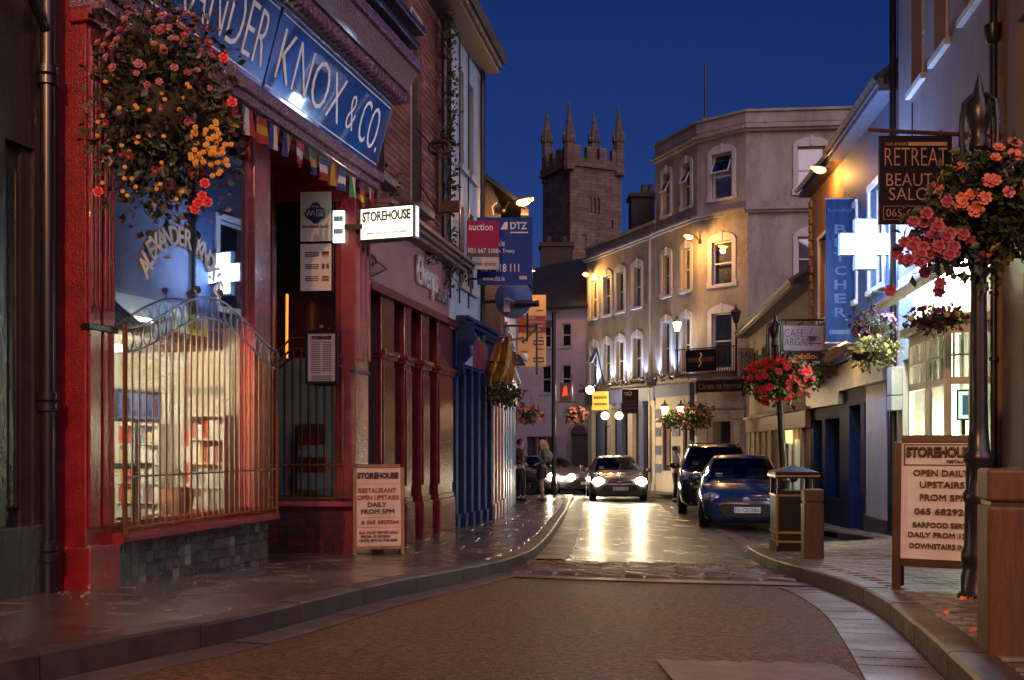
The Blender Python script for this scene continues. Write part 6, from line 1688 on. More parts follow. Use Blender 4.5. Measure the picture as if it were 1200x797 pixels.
# ================================================================== THE HOUSES THAT CLOSE THE STREET
WL = Fr(3.2, 42.5, 5.36, 37.2); BA = Fr(5.36, 37.2, 6.43, 34.6); BB = Fr(6.43, 34.6, 7.83, 33.35); BC = Fr(7.83, 33.35, 13.0, 32.9)
WSUR = pmat("surround_white", (.66, .64, .66), .55, var=.1)
CB = thing("cream_corner_building", "tall cream corner building with arched white window surrounds", "building", (6.43, 34.6, zl(34)+KH))
ROWS = [(10.36, 11.9), (7.42, 8.9), (4.55, 6.45)]
def cspan(F, px, w): c = F.U(px); return c-w/2, c+w/2
def face_wall(F, cols, w, z1, rows, parent, u0=0, u1=None, seed=0, tilts=(), lit=()):
    ops = []
    for px in cols:
        for (a, b) in rows: ops.append((*cspan(F, px, w), a, b))
    mb = F.mb(); wall(mb, u0, F.L if u1 is None else u1, 4.3, z1, ops, rev=.18); part(parent, "wall", mb, CREAM)
    k = 0
    for o in ops:
        sash(parent, F, *o, y=.12, fw=.055, surround=.15, sm=WSUR, arch=True, gm=PANE, curtain=(.45, .3, .62, .5)[(k+seed) % 4], tilt=R(28) if k in tilts else 0); k += 1
face_wall(BA, (781, 804.5), .52, 12.75, ROWS, CB, seed=1, tilts=(0, 3))
face_wall(BB, (846,), .78, 12.75, ROWS, CB, seed=2, tilts=(0,))
face_wall(BC, (951,), .9, 12.75, ROWS[:2], CB, seed=3)
for F, ex in ((BA, 0), (BB, 0), (BC, 0)):
    for z0, z1, o in ((12.44, 12.52, .14), (12.52, 12.60, .22), (9.72, 9.80, .12), (9.80, 9.88, .2), (12.75, 13.1, .02), (13.1, 13.18, .08)):
        mb = F.mb(); mb.box(-.02, F.L+.02, -o, .25, z0, z1); part(CB, "cornice" if z0 < 12.7 else "parapet", mb, CREAM)
mb = MB(); mb.prism([(5.36, 37.2), (6.43, 34.6), (7.83, 33.35), (13, 32.9), (13, 42), (7, 42)], 12.9, 12.95, axis='z'); part(CB, "flat_roof", mb, SLATE)
mb = BA.mb(); mb.quad((0, 0, 9), (0, 5, 9), (0, 5, 13.1), (0, 0, 13.1)); part(CB, "side_wall", mb, CREAM)
mb = BC.mb(); mb.tube([(.05, -.05, .2), (.05, -.05, 9.7)], .05, 8); part(CB, "downpipe", mb, CREAM)
mb = MB(); a = pt(827, 138, 35.5); mb.tube([a, pt(827, 76, 35.5)], .05, 6); mb.box(a.x-.2, a.x+.2, 35.4, 35.7, a.z-.6, a.z-.02); part(CB, "aerial_mast", mb, IRON)
# ground floor of the corner
BLUEQ = pmat("quoin_blue", (.10, .11, .22), .5, var=.2)
STN = pmat("doorcase_stone", (.42, .33, .28), .55, var=.2)
mb = BA.mb(); wall(mb, 0, BA.L, -.2, 4.3, [(.5, 1.1, 1.0, 2.9), (1.9, 2.4, 1.0, 2.9)], rev=.12); part(CB, "ground_floor", mb, pmat("pub_cream", (.5, .42, .32), .6, var=.15))
for a, b in ((.5, 1.1), (1.9, 2.4)):
    mb = BA.mb(); mb.box(a, b, .1, .12, 1.0, 2.9); part(CB, "pub_window", mb, pmat("leaded_dark", (.02, .015, .03), .2))
    mb = BA.mb(); mb.box(a+.18, b-.18, .06, .1, 1.2, 2.7); part(CB, "carved_panel", mb, pmat("carved_red_brown", (.12, .05, .05), .5, bump=.5))
for k in range(4):
    for x0, x1 in ((.05, .42), (1.2, 1.7), (2.45, 2.78)):
        mb = BA.mb(); z = .9+k*.68; mb.box(x0, x1, -.03, -.001, z, z+.34); part(CB, "blue_quoin", mb, BLUEQ)
mb = BA.mb(); mb.box(0, BA.L, -.06, .05, 3.7, 4.15); part(CB, "blue_fascia", mb, BLUEQ)
# doorcase on the front face
mb = BB.mb(); wall(mb, 0, BB.L, -.2, 4.3, [(.62, 1.3, -.1, 2.75)], rev=.25); part(CB, "doorcase_wall", mb, STN)
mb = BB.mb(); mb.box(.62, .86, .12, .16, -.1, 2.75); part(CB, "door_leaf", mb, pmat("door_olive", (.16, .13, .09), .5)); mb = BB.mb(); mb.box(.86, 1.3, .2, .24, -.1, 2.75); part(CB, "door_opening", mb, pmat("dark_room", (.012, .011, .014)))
for a in (.18, 1.45):
    mb = BB.mb(); mb.box(a, a+.25, -.08, .02, -.1, 2.8); mb.box(a-.04, a+.29, -.12, .02, 2.62, 2.8); mb.box(a-.04, a+.29, -.12, .02, -.1, .5); part(CB, "door_pilaster", mb, STN, bevel=.01)
mb = BB.mb(); mb.box(.02, BB.L-.02, -.16, .02, 3.02, 3.12); mb.box(.05, BB.L-.05, -.1, .02, 2.84, 3.02); part(CB, "entablature", mb, STN, bevel=.01)
mb = BB.mb(); mb.prism([(.3, 3.2), (BB.L-.3, 3.2), (BB.L-.3, 3.4), (BB.L/2+.3, 3.45), (BB.L/2, 3.62), (BB.L/2-.3, 3.45), (.3, 3.4)], -.07, .0); part(CB, "pediment", mb, STN)
mb = BB.mb(); mb.box(.02, BB.L-.02, -.09, -.0, 3.76, 4.16); f = part(CB, "name_board", mb, pmat("name_board_black", (.012, .01, .012), .3))
word(f, "Chram na hanraoi", BB.M, .12, BB.L-.12, 3.86, 4.08, pmat("gilt_dull", (.28, .18, .09), .4), w=.095)
# balcony
bal = thing("iron_balcony", "black iron balcony with sign board and lanterns on the corner", "balcony", BB.P(.9, 4.3, .3))
mb = BB.mb(); mb.box(-.5, BB.L, -.65, -.001, 4.28, 4.38); part(bal, "slab", mb, pmat("slab_dark", (.08, .06, .06), .6), bevel=.01)
q = MB(); q.tube([(0, 0, 0), (0, 0, 1)], .012, 5); BM2 = q.mesh("baluster", IRON, True)
for k in range(26): obj("baluster", BM2, bal, M=BB.M @ Matrix.Translation((-.48+k*(BB.L+.46)/25, -.62, 4.38)) @ Matrix.Diagonal((1, 1, .85, 1)))
mb = BB.mb(); mb.tube([(-.5, -.62, 5.23), (BB.L, -.62, 5.23)], .02, 6); part(bal, "handrail", mb, IRON)
mb = BB.mb(); mb.box(-.02, 1.15, -.70, -.66, 4.44, 5.18); sb = part(bal, "sign_board", mb, BLACKP)
mb = BB.mb(); mb.tube([(.5, -.72, 4.6), (.6, -.72, 4.72), (.52, -.72, 4.84), (.62, -.72, 4.98), (.56, -.72, 5.06)], .022, 6); part(sb, "gilt_flourish", mb, GOLD)
rows(sb, BB, .701, .06, 1.08, [4.76], .16, pmat("gilt_dim", (.10, .06, .03), .4), 9)
def lantern(t, base, h, lit, watts=12, size=1., nm="lantern"):
    base = Vector(base); s = size
    mb = MB(); mb.tube([base, base+Vector((0, 0, h))], .03*s, 8); mb.lathe([(.05*s, 0), (.05*s, .03), (.03*s, .05)], base, 10); part(t, "lamp_stem", mb, IRON, smooth=True)
    c = base+Vector((0, 0, h))
    mb = MB(); mb.lathe([(.07*s, 0), (.15*s, .30*s), (.14*s, .31*s)], c, 6); part(t, "lantern_glass", mb, emat("lantern_glow", (1., .66, .28), 3) if lit else pmat("lantern_dark_glass", (.03, .03, .04), .1))
    mb = MB(); mb.lathe([(.17*s, .31*s), (.12*s, .38*s), (.04*s, .43*s), (.03*s, .5*s), (.005, .56*s)], c, 6); part(t, "lantern_roof", mb, IRON)
    if lit: light(t, c+Vector((0, -.12, .18*s)), watts, (1., .7, .36), size=.1*s)
p1 = BB.P(-.42, 4.38, .62); l1 = thing("lit_balcony_lantern", "lit lantern on the left corner of the iron balcony", "lantern", p1, group="balcony lanterns"); lantern(l1, p1, 1.5, True, 16, 1.0)
p2 = BB.P(BB.L-.02, 4.38, .62); l2 = thing("unlit_balcony_lantern", "unlit lantern on the right end of the iron balcony", "lantern", p2, group="balcony lanterns"); lantern(l2, p2, 1.6, False, 0, 1.15)
pk = thing("pink_wall_sign", "pale pink square sign beside the unlit balcony lantern", "sign", pt(873, 440, 31.5)); F = face(865, 885, 31.5); mb = F.mb(); mb.box(0, F.L, 0, .04, F.Z(875, 441), F.Z(875, 408)); part(pk, "panel", mb, pmat("pink_board", (.42, .3, .28), .5)); word(pk, "SAL", F.M, .08, F.L-.08, F.Z(875, 420), F.Z(875, 413), INKD, w=.004)
mb = F.mb(); mb.tube([(F.L, .02, F.Z(875, 410)), (F.L+1.0, .02, F.Z(875, 410))], .02, 6); part(pk, "bracket", mb, IRON)

# ---- public house wing
PW = thing("public_house_wing", "cream public house wing with blue pilasters and hanging signs", "public house", WL.P(2.8, zl(39)+KH))
R2_ = [(7.28, 8.85), (4.5, 6.1)]
face_wall(WL, (696, 711.5, 727, 747), .62, 9.85, R2_, PW, seed=0, tilts=(1,))
for z0, z1, o in ((9.70, 9.78, .1), (9.78, 9.86, .18), (9.86, 10.25, .02), (10.25, 10.33, .1)):
    mb = WL.mb(); mb.box(-.1, WL.L, -o, .3, z0, z1); part(PW, "cornice" if z0 < 9.8 else "parapet", mb, CREAM)
mb = WL.mb(); mb.tube([(WL.U(763), -.06, .2), (WL.U(763), -.06, 9.7)], .05, 8); part(PW, "downpipe", mb, CREAM, smooth=True)
p = WL.P; roof_slab(PW, [p(-.1, 10.0, -.2), p(WL.L, 10.0, -.2), p(WL.L, 11.6, -3.2), p(-.1, 11.6, -3.2)], .1, SLATE)
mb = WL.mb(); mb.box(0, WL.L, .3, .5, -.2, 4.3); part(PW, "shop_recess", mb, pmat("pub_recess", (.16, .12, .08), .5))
PUBY = pmat("pub_pilaster", (.48, .42, .36), .5, var=.15)
for k in range(7):
    u_ = .1+k*(WL.L-.5)/6; mb = WL.mb(); mb.box(u_, u_+.36, -.0, .3, -.1, 3.6); mb.box(u_-.04, u_+.4, -.05, .3, 3.4, 3.6); mb.box(u_-.04, u_+.4, -.05, .3, -.1, .5); q = part(PW, "pilaster", mb, PUBY if k % 2 == 0 else BLUEQ, bevel=.01)
    if k < 6:
        mb = WL.mb(); mb.box(u_+.36, u_+(WL.L-.5)/6, .18, .2, .9, 3.3); part(PW, "pane", mb, DARKGLASS)
mb = WL.mb(); mb.box(0, WL.L, -.08, .3, 3.6, 4.15); part(PW, "fascia", mb, BLUEQ, bevel=.01)
mb = WL.mb(); mb.box(-.02, WL.L+.05, -.4, .2, 4.15, 4.27); part(PW, "canopy_ledge", mb, pmat("slab_dark", (.08, .06, .06)), bevel=.01)
r = random.Random(15); gl = thing("ledge_garland", "straggly dry garland along the public house ledge", "garland", WL.P(3, 4.3, .3)); mb = MB()
for k in range(40): leaf_cloud(mb, WL.P(.2+k*.135, 4.33+r.uniform(-.05, .1), .32), (.14, .12, .12), 14, .10, r, .1)
for k in range(16): leaf_cloud(mb, BA.P(.1+k*.17, 4.38+r.uniform(-.05, .1), .3), (.14, .12, .12), 14, .10, r, .1)
part(gl, "foliage", mb, pmat("dry_garland", (.16, .11, .06), .7, col2=(.05, .04, .03)), kind="stuff")
fp = thing("ledge_flagpole", "thin flagpole leaning out over the public house ledge", "flagpole", WL.P(WL.U(718), 4.35, .3)); mb = MB(); mb.tube([WL.P(WL.U(716), 4.35, .3), pt(699, 408, 39.2)], .03, 6); part(fp, "pole", mb, IRON); mb = MB(); mb.ball(WL.P(WL.U(716), 4.35, .3), .07, 8, 6); part(fp, "socket", mb, IRON)
# its signs and lamps
t, F, L, z0, z1 = pxboard("yellow_pub_sign", "yellow lit hanging sign on the public house", 694, 459, 713, 481, 38.3, emat("yellow_sign", (.8, .62, .10), .16, base=(.6, .45, .08)), turn=-.3)
rows(t, F, .003, L*.1, L*.9, [z0+(z1-z0)*.6, z0+(z1-z0)*.25], (z1-z0)*.14, pmat("ink_faded", (.3, .2, .05), .6), 5)
mb = F.mb(); mb.tube([(0, .02, z1+.1), (L+.6, .02, z1+.1)], .02, 6); part(t, "bracket", mb, IRON)
t, F, L, z0, z1 = pxboard("dark_pub_sign", "dark square hanging sign with ring emblem on the public house", 729, 457, 748, 485, 36.6, pmat("sign_charcoal", (.02, .018, .02)), turn=-.3)
word(t, "TO", F.M, L*.15, L*.35, z0+(z1-z0)*.75, z0+(z1-z0)*.9, GOLD, w=.006); rows(t, F, .003, L*.12, L*.88, [z0+(z1-z0)*k for k in (.2, .34, .48)], (z1-z0)*.06, pmat("gilt_dim", (.10, .06, .03)), 6)
mb = F.mb(); mb.tube([(L*.5+math.cos(a)*.07, -.02, z1-.14+math.sin(a)*.06) for a in [2*math.pi*k/12 for k in range(13)]], .014, 5); part(t, "ring_emblem", mb, GOLD)
mb = F.mb(); mb.tube([(-.2, .02, z1+.08), (L+.6, .02, z1+.08)], .02, 6); part(t, "bracket", mb, IRON)
def globe_pair(name, label, pxs, py, D, r_, watts):
    t = thing(name, label, "lamp", pt(sum(pxs)/len(pxs), py+14, D), group="globe lamps on the public house")
    for px in pxs:
        c = pt(px, py, D); mb = MB(); mb.ball(c, r_, 12, 8); part(t, "globe", mb, emat("globe_glow", (1., .68, .3), 3), smooth=True)
        mb = MB(); mb.tube([c+Vector((0, 0, -r_)), c+Vector((0, .02, -r_-.15)), c+Vector((.12, .2, -r_-.28)), c+Vector((.25, .6, -r_-.2))], .018, 6); part(t, "arm", mb, IRON, smooth=True)
        mb = MB(); mb.lathe([(r_*.5, r_*.9), (r_*.25, r_*1.2), (.01, r_*1.5)], c, 8); part(t, "cap", mb, IRON, smooth=True)
        light(t, c+Vector((0, -.35, 0)), watts, (1., .72, .36), size=.12)
globe_pair("globe_lamp_bracket", "pair of round globe lamps between the public house signs", (709, 725.5), 487.5, 37.3, .15, 22)
t = thing("scroll_wall_lamp", "bright white lamp on a scroll bracket at the left pub corner", "lamp", WL.P(.2, 4.0)); c = pt(691.5, 457.5, 39.5); mb = MB(); mb.ball(c, .16, 10, 7); part(t, "bulb", mb, emat("white_bulb", (1., .88, .6), 20), smooth=True)
mb = MB(); mb.tube([c+Vector((.12, 0, .05)), c+Vector((.35, .1, .3)), c+Vector((.7, .2, .12)), c+Vector((1.0, .3, .2))], .025, 6); mb.tube([c+Vector((.5+math.cos(a)*.14, .15, .05+math.sin(a)*.14)) for a in [k*.5 for k in range(13)]], .018, 5); part(t, "scroll_arm", mb, IRON, smooth=True); light(t, c+Vector((0, -.3, 0)), 26, (1., .8, .5), size=.1)
# blue white uplighters on the ledge
for i, (F, px) in enumerate(((WL, 702), (WL, 719), (WL, 737), (WL, 757), (BA, 773), (BA, 792), (BA, 812))):
    u_ = F.U(px); t = thing("ledge_uplighter", "bluish uplighter on the ledge " + ("left of the second cream wing window", "left of the third cream wing window", "left of the fourth cream wing window", "beside the drainpipe of the cream wing", "just left of the corner block windows", "between the two corner block windows", "by the lit balcony lantern")[i], "uplighter", F.P(u_, 4.3, .12), group="uplighters on the cream building ledge")
    mb = MB(); mb.lathe([(.06, 0), (.07, .05), (.05, .12)], F.P(u_, 4.28, .16), 10); part(t, "housing", mb, IRON, smooth=True)
    mb = MB(); mb.lathe([(.045, .121), (.045, .13)], F.P(u_, 4.28, .16), 10); part(t, "lens", mb, emat("uplight_lens", (.6, .75, 1.), 6))
    light(t, F.P(u_, 4.45, .16), (95, 40, 120, 45, 55, 120, 45)[i], (.45, .60, 1.), 'SPOT', .04, target=F.P(u_, 8, .05), spot=70, blend=.9)
# street lamps on this building
street_lamp_head("wall_street_lamp", "orange street lamp on the cream corner beside the lit window", BB.P(.12, CZ+(520-283)*34.4/S, .0), pt(811, 279, 33.9), 55, size=1.2)
street_lamp_head("wall_street_lamp", "orange street lamp at the far left end of the cream wing", WL.P(.12, CZ+(520-322)*42.3/S, .0), pt(686, 323, 41.7)+Vector((.05, 0, 0)), 42, size=1.25)
street_lamp_head("wall_street_lamp", "orange street lamp on the dark gabled house by the blue board", Vector((-.16, 17.88, CZ+(520-247)*17.88/S)), pt(606, 239, 17.5), 45, size=.95)

# ---- twin lantern post with flowers before the pub
D = 32.6; b = pt(811, 0, D); base = Vector((b.x, D, zl(D)+KH))
t = thing("twin_lantern_post", "black post with two lit lanterns and a flower basket by the pub", "lamp post", base)
mb = MB(); ztop = CZ+(520-450)*D/S; mb.lathe([(.14, 0), (.13, .3), (.1, .5), (.09, 1.), (.08, ztop-base.z), (.05, ztop-base.z+.05)], base, 12); part(t, "column", mb, IRON, smooth=True)
for px in (779, 798):
    c = pt(px, 486, D); mb = MB(); mb.tube([Vector((base.x, D, c.z-.25)), c+Vector((.2, 0, -.3)), c+Vector((0, 0, -.1))], .02, 6); part(t, "arm", mb, IRON, smooth=True); lantern(t, c+Vector((0, 0, -.1)), .08, True, 26, .9)
c = pt(812, 488, D); r = random.Random(50); mb = MB(); leaf_cloud(mb, c, (.62, .5, .42), 1000, .13, r, .3, .1); leaf_cloud(mb, pt(787, 490, D), (.4, .35, .3), 420, .12, r, .3, .1); part(t, "foliage", mb, LEAF, kind="stuff")
mb = MB()
for _ in range(60):
    q, d = on_cloud(c, (.6, .5, .4), r); blossom(mb, q, .07, r, d)
part(t, "blossoms", mb, FCOR, kind="stuff")

# ---- plum coloured house at the bend
PH = Fr(-.6, 44.2, 3.25, 42.7)
t = thing("plum_house", "plum coloured unlit house closing the street at the bend", "house", PH.P(2, zl(43)+KH))
PLUM = pmat("plum_render", (.27, .22, .33), .75, var=.2, scale=1.5)
eh = 7.85
wq = [(*cspan(PH, 663.5, .42), 6.2, 7.2), (*cspan(PH, 663.5, .42), 4.2, 5.4), (*cspan(PH, 640, .42), 6.2, 7.2), (*cspan(PH, 640, .42), 4.2, 5.4)]
dq = [(*cspan(PH, 623, .5), .0, 2.3), (*cspan(PH, 634, .5), .0, 2.3), (*cspan(PH, 646, .5), .0, 2.3), (*cspan(PH, 679, .78), .0, 2.4)]
mb = PH.mb(); wall(mb, 0, PH.L, -.2, eh, wq+dq, rev=.2); part(t, "wall", mb, PLUM)
for w in wq: sash(t, PH, *w, y=.12, fw=.05, fm=pmat('sash_grey', (.25, .25, .28), .5))
for i, (a, b, c, d) in enumerate(dq):
    mb = PH.mb(); mb.box(a, b, .15, .2, c, d); part(t, "door", mb, pmat("door_dim", (.05, .035, .04), .5))
a, b = dq[3][:2]; mb = PH.mb(); n = 10; uc = (a+b)/2; hw = (b-a)/2
for i in range(n):
    p0, p1 = math.pi*i/n, math.pi*(i+1)/n
    mb.prism([(uc+math.cos(p0)*(hw+.14), 2.4+math.sin(p0)*(hw+.14)), (uc+math.cos(p1)*(hw+.14), 2.4+math.sin(p1)*(hw+.14)), (uc+math.cos(p1)*hw, 2.4+math.sin(p1)*hw), (uc+math.cos(p0)*hw, 2.4+math.sin(p0)*hw)], -.08, .0)
mb.box(a-.14, a, -.08, 0, 0, 2.4); mb.box(b, b+.14, -.08, 0, 0, 2.4); part(t, "door_arch", mb, pmat("arch_plum", (.2, .16, .2), .7))
mb = PH.mb(); mb.prism([(uc+math.cos(math.pi*i/n)*hw, 2.4+math.sin(math.pi*i/n)*hw) for i in range(n+1)], -.02, -.004); part(t, "arch_light", mb, pmat("door_dim", (.05, .035, .04)))
p = PH.P; roof_slab(t, [p(-.3, eh-.05, .3), p(PH.L+.1, eh-.05, .3), p(PH.L+.1, eh+3.0, -4), p(-.3, eh+2.4, -4)], .1, SLATE)
mb = PH.mb(); mb.box(-.3, PH.L, -.34, -.2, eh-.08, eh+.02); part(t, "gutter", mb, IRON)
mb = MB(); a = pt(634, 289, 48); b = pt(671, 289, 48); mb.box(a.x, b.x, 48, 49, 8, a.z); mb.box(a.x-.08, b.x+.08, 47.92, 49.08, a.z, a.z+.2)
for f in (.25, .75): x = a.x+(b.x-a.x)*f; mb.lathe([(.16, 0), (.13, .35)], (x, 48.4, a.z+.2), 10)
part(t, "chimney", mb, pmat("chimney_brick", (.06, .045, .045), .8))
mb = MB(); a = pt(740, 231, 41); b = pt(767, 231, 41); ck = thing("wing_chimney", "dark chimney stack with pots behind the cream wing", "chimney", (a.x, 41, 9)); mb.box(a.x, b.x, 41, 42, 9, a.z); mb.box(a.x-.08, b.x+.08, 40.92, 42.08, a.z, a.z+.16); part(ck, "stack", mb, pmat("chimney_brick", (.06, .045, .045)))
for f in (.6, .9):
    mb = MB(); x = a.x+(b.x-a.x)*f; mb.lathe([(.15, 0), (.12, .4), (.14, .42)], (x, 41.4, a.z+.16), 10); part(ck, "pot", mb, pmat("chimney_pot", (.12, .07, .05), .8), smooth=True)
t, F, L, z0, z1 = pxboard("red_picture_sign", "small dark hanging sign with red picture before the plum house", 656, 449, 669, 471, 38.5, pmat("sign_black_red", (.03, .012, .012), .4)); mb = F.mb(); mb.prism([(L*.2, z0+.2), (L*.75, z0+.25), (L*.6, z1-.1), (L*.35, z1-.18)], -.006, -.001); part(t, "red_figure", mb, emat("red_sign_glow", (.8, .05, .04), .12)); mb = F.mb(); mb.tube([(L+.05, .02, z0), (L+.05, .02, z1+.3)], .02, 6); mb.tube([(-.2, .02, z0-.02), (L+.3, .02, z0-.02)], .02, 6); part(t, "bracket", mb, IRON)
for k, (px, py, D, nm, lb) in enumerate(((619, 486, 36, "far_flower_basket", "dim coral flower basket left of the black pole"), (675, 487, 40.5, "far_flower_basket", "dim coral flower basket right of the black pole"))):
    c = pt(px, py, D); basket(nm, lb, c, (.5, .4, .35), 420, .13, LEAF_DK, [(FCOR, 40, .07, -.6)], hanger=c+Vector((0, 0, .9)), seed=60+k)

# ---- black pole on the left pavement
p = ground_hit(649, 578, lambda x, y: zl(y)+KH)
t = thing("black_pole", "plain tall black pole on the left pavement", "pole", (p[0], p[1], zl(p[1])+KH)); mb = MB(); zt = CZ+(520-366)*p[1]/S
mb.lathe([(.1, 0), (.1, .4), (.085, .45), (.075, zt-(zl(p[1])+KH))], (p[0], p[1], zl(p[1])+KH), 12); part(t, "shaft", mb, IRON, smooth=True)
mb = MB(); mb.box(p[0]-.3, p[0]-.08, p[1]-.05, p[1]+.05, zt-.55, zt-.3); part(t, "signal_box", mb, IRON)

# ---- church tower
TS = pmat("tower_limestone", (.22, .165, .14), .85, var=.4, scale=.9, bump=.5, bscale=3)
def coursed(m):
    nt = m.node_tree; N = nt.nodes.new; L = nt.links.new; b = nt.nodes["Principled BSDF"]
    g = N("ShaderNodeNewGeometry"); sp = N("ShaderNodeSeparateXYZ"); L(g.outputs["Position"], sp.inputs[0])
    ad = N("ShaderNodeMath"); ad.operation = 'SUBTRACT'; L(sp.outputs["X"], ad.inputs[0]); L(sp.outputs["Y"], ad.inputs[1])
    cb = N("ShaderNodeCombineXYZ"); L(ad.outputs[0], cb.inputs[0]); L(sp.outputs["Z"], cb.inputs[1])
    br = N("ShaderNodeTexBrick"); br.inputs["Scale"].default_value = 1.; br.inputs["Brick Width"].default_value = .9; br.inputs["Row Height"].default_value = .38; br.inputs["Mortar Size"].default_value = .03
    br.inputs["Color1"].default_value = (1, 1, 1, 1); br.inputs["Color2"].default_value = (.55, .52, .5, 1); br.inputs["Mortar"].default_value = (.4, .38, .36, 1); L(cb.outputs[0], br.inputs["Vector"])
    mx = N("ShaderNodeMixRGB"); mx.blend_type = 'MULTIPLY'; mx.inputs[0].default_value = .8; src = b.inputs["Base Color"].links[0].from_socket
    L(src, mx.inputs[1]); L(br.outputs["Color"], mx.inputs[2]); L(mx.outputs[0], b.inputs["Base Color"])
coursed(TS)
c0 = pt(668, 0, 108); cl_ = pt(636, 0, 113.5); cr_ = pt(728, 0, 110.5)
TF = Fr(c0.x, c0.y, cr_.x, cr_.y); TL = Fr(cl_.x, cl_.y, c0.x, c0.y)
tw = thing("church_tower", "battlemented stone church tower with four spired pinnacles", "church tower", (c0.x, c0.y, 0))
zcb = CZ+(520-197)*109/S; zpar = CZ+(520-188)*109/S; zmer = CZ+(520-176)*109/S
bl = TF.U(690); br = TF.U(703.5); zw0 = TF.Z(697, 250); zw1 = TF.Z(697, 230)
mb = TF.mb(); wall(mb, 0, TF.L, 0, zcb, [(bl, br, zw0, zw1), (TF.U(682), TF.U(687), TF.Z(684, 290), TF.Z(684, 275)), (TF.U(717), TF.U(719), TF.Z(718, 268), TF.Z(718, 258))], rev=.5, t=4); part(tw, "front_wall", mb, TS)
mb = TL.mb(); wall(mb, 0, TL.L, 0, zcb, [], t=4); part(tw, "side_wall", mb, TS)
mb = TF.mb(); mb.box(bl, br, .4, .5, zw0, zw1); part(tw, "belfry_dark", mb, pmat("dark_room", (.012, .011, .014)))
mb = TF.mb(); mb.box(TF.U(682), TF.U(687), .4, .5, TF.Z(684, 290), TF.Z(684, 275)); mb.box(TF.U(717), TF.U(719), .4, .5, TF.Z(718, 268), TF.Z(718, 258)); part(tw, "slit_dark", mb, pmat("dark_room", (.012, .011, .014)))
w3 = (br-bl)/3
for k in range(4):
    mb = TF.mb(); x = bl+k*w3; mb.box(x-.07, x+.07, -.05, .3, zw0, zw1); part(tw, "mullion", mb, TS)
for k in range(3):
    mb = TF.mb(); x = bl+k*w3; h = .5
    mb.prism([(x+.07, zw1), (x+.07, zw1-h), (x+w3/2, zw1-.05), (x+w3/2, zw1)], -.04, .3); mb.prism([(x+w3-.07, zw1), (x+w3/2, zw1), (x+w3/2, zw1-.05), (x+w3-.07, zw1-h)], -.04, .3); part(tw, "lancet_head", mb, TS)
for F in (TF, TL):
    mb = F.mb(); mb.box(-.25, F.L+.25, -.3, .5, zcb, zcb+.3); part(tw, "string_course", mb, TS)
    mb = F.mb(); mb.box(-.2, F.L+.2, -.22, .4, zcb+.3, zpar+.1); part(tw, "parapet", mb, TS)
    n = 4
    for k in range(n):
        u_ = F.L*(k+.5)/n; mb = F.mb(); mb.box(u_-F.L/n*.28, u_+F.L/n*.28, -.22, .4, zpar+.1, zmer+.3); part(tw, "merlon", mb, TS)
back = c0+(cl_-c0)+(cr_-c0)
for (q, px, ytip) in ((cl_, 641, 127), (c0, 667, 115), (back, 696, 131), (cr_, 725, 123)):
    ztip = CZ+(520-ytip)*q.y/S; zs0 = CZ+(520-168)*q.y/S; x = (px-600)/S*q.y; rr = .62
    M = Matrix.Translation((x, q.y, 0)) @ Matrix.Rotation(R(25), 4, 'Z'); mb = MB(M); mb.lathe([(rr, zcb-.5), (rr, zs0), (rr*1.15, zs0), (rr*1.15, zs0+.25)], n=8); pn = part(tw, "turret", mb, TS)
    mb = MB(M); mb.lathe([(rr*1.2, zs0+.25), (rr*.95, zs0+1.0), (rr*.6, zs0+(ztip-zs0)*.42), (.05, ztip)], n=8); part(pn, "spire", mb, TS)
    for k in range(4):
        a_ = k*math.pi/2; mb = MB(M @ Matrix.Rotation(a_, 4, 'Z')); mb.prism([(-.28, zs0+.1), (.28, zs0+.1), (0, zs0+1.2)], -rr*1.15, -rr*.6); part(pn, "gablet", mb, TS)
fl = thing("added_tower_floodlight", "added unseen floodlight tinting the church tower amber", "floodlight", (c0.x+14, 84, 11)); mb = MB(); mb.box(c0.x+13.8, c0.x+14.2, 84, 84.3, 11, 11.3); part(fl, "housing", mb, IRON); light(fl, (c0.x+14, 84.5, 11.2), 1000, (1., .55, .28), 'SPOT', .2, target=(c0.x+3, 109, 27), spot=60, blend=.8)  # added lamp to warm the tower; no such fitting is seen

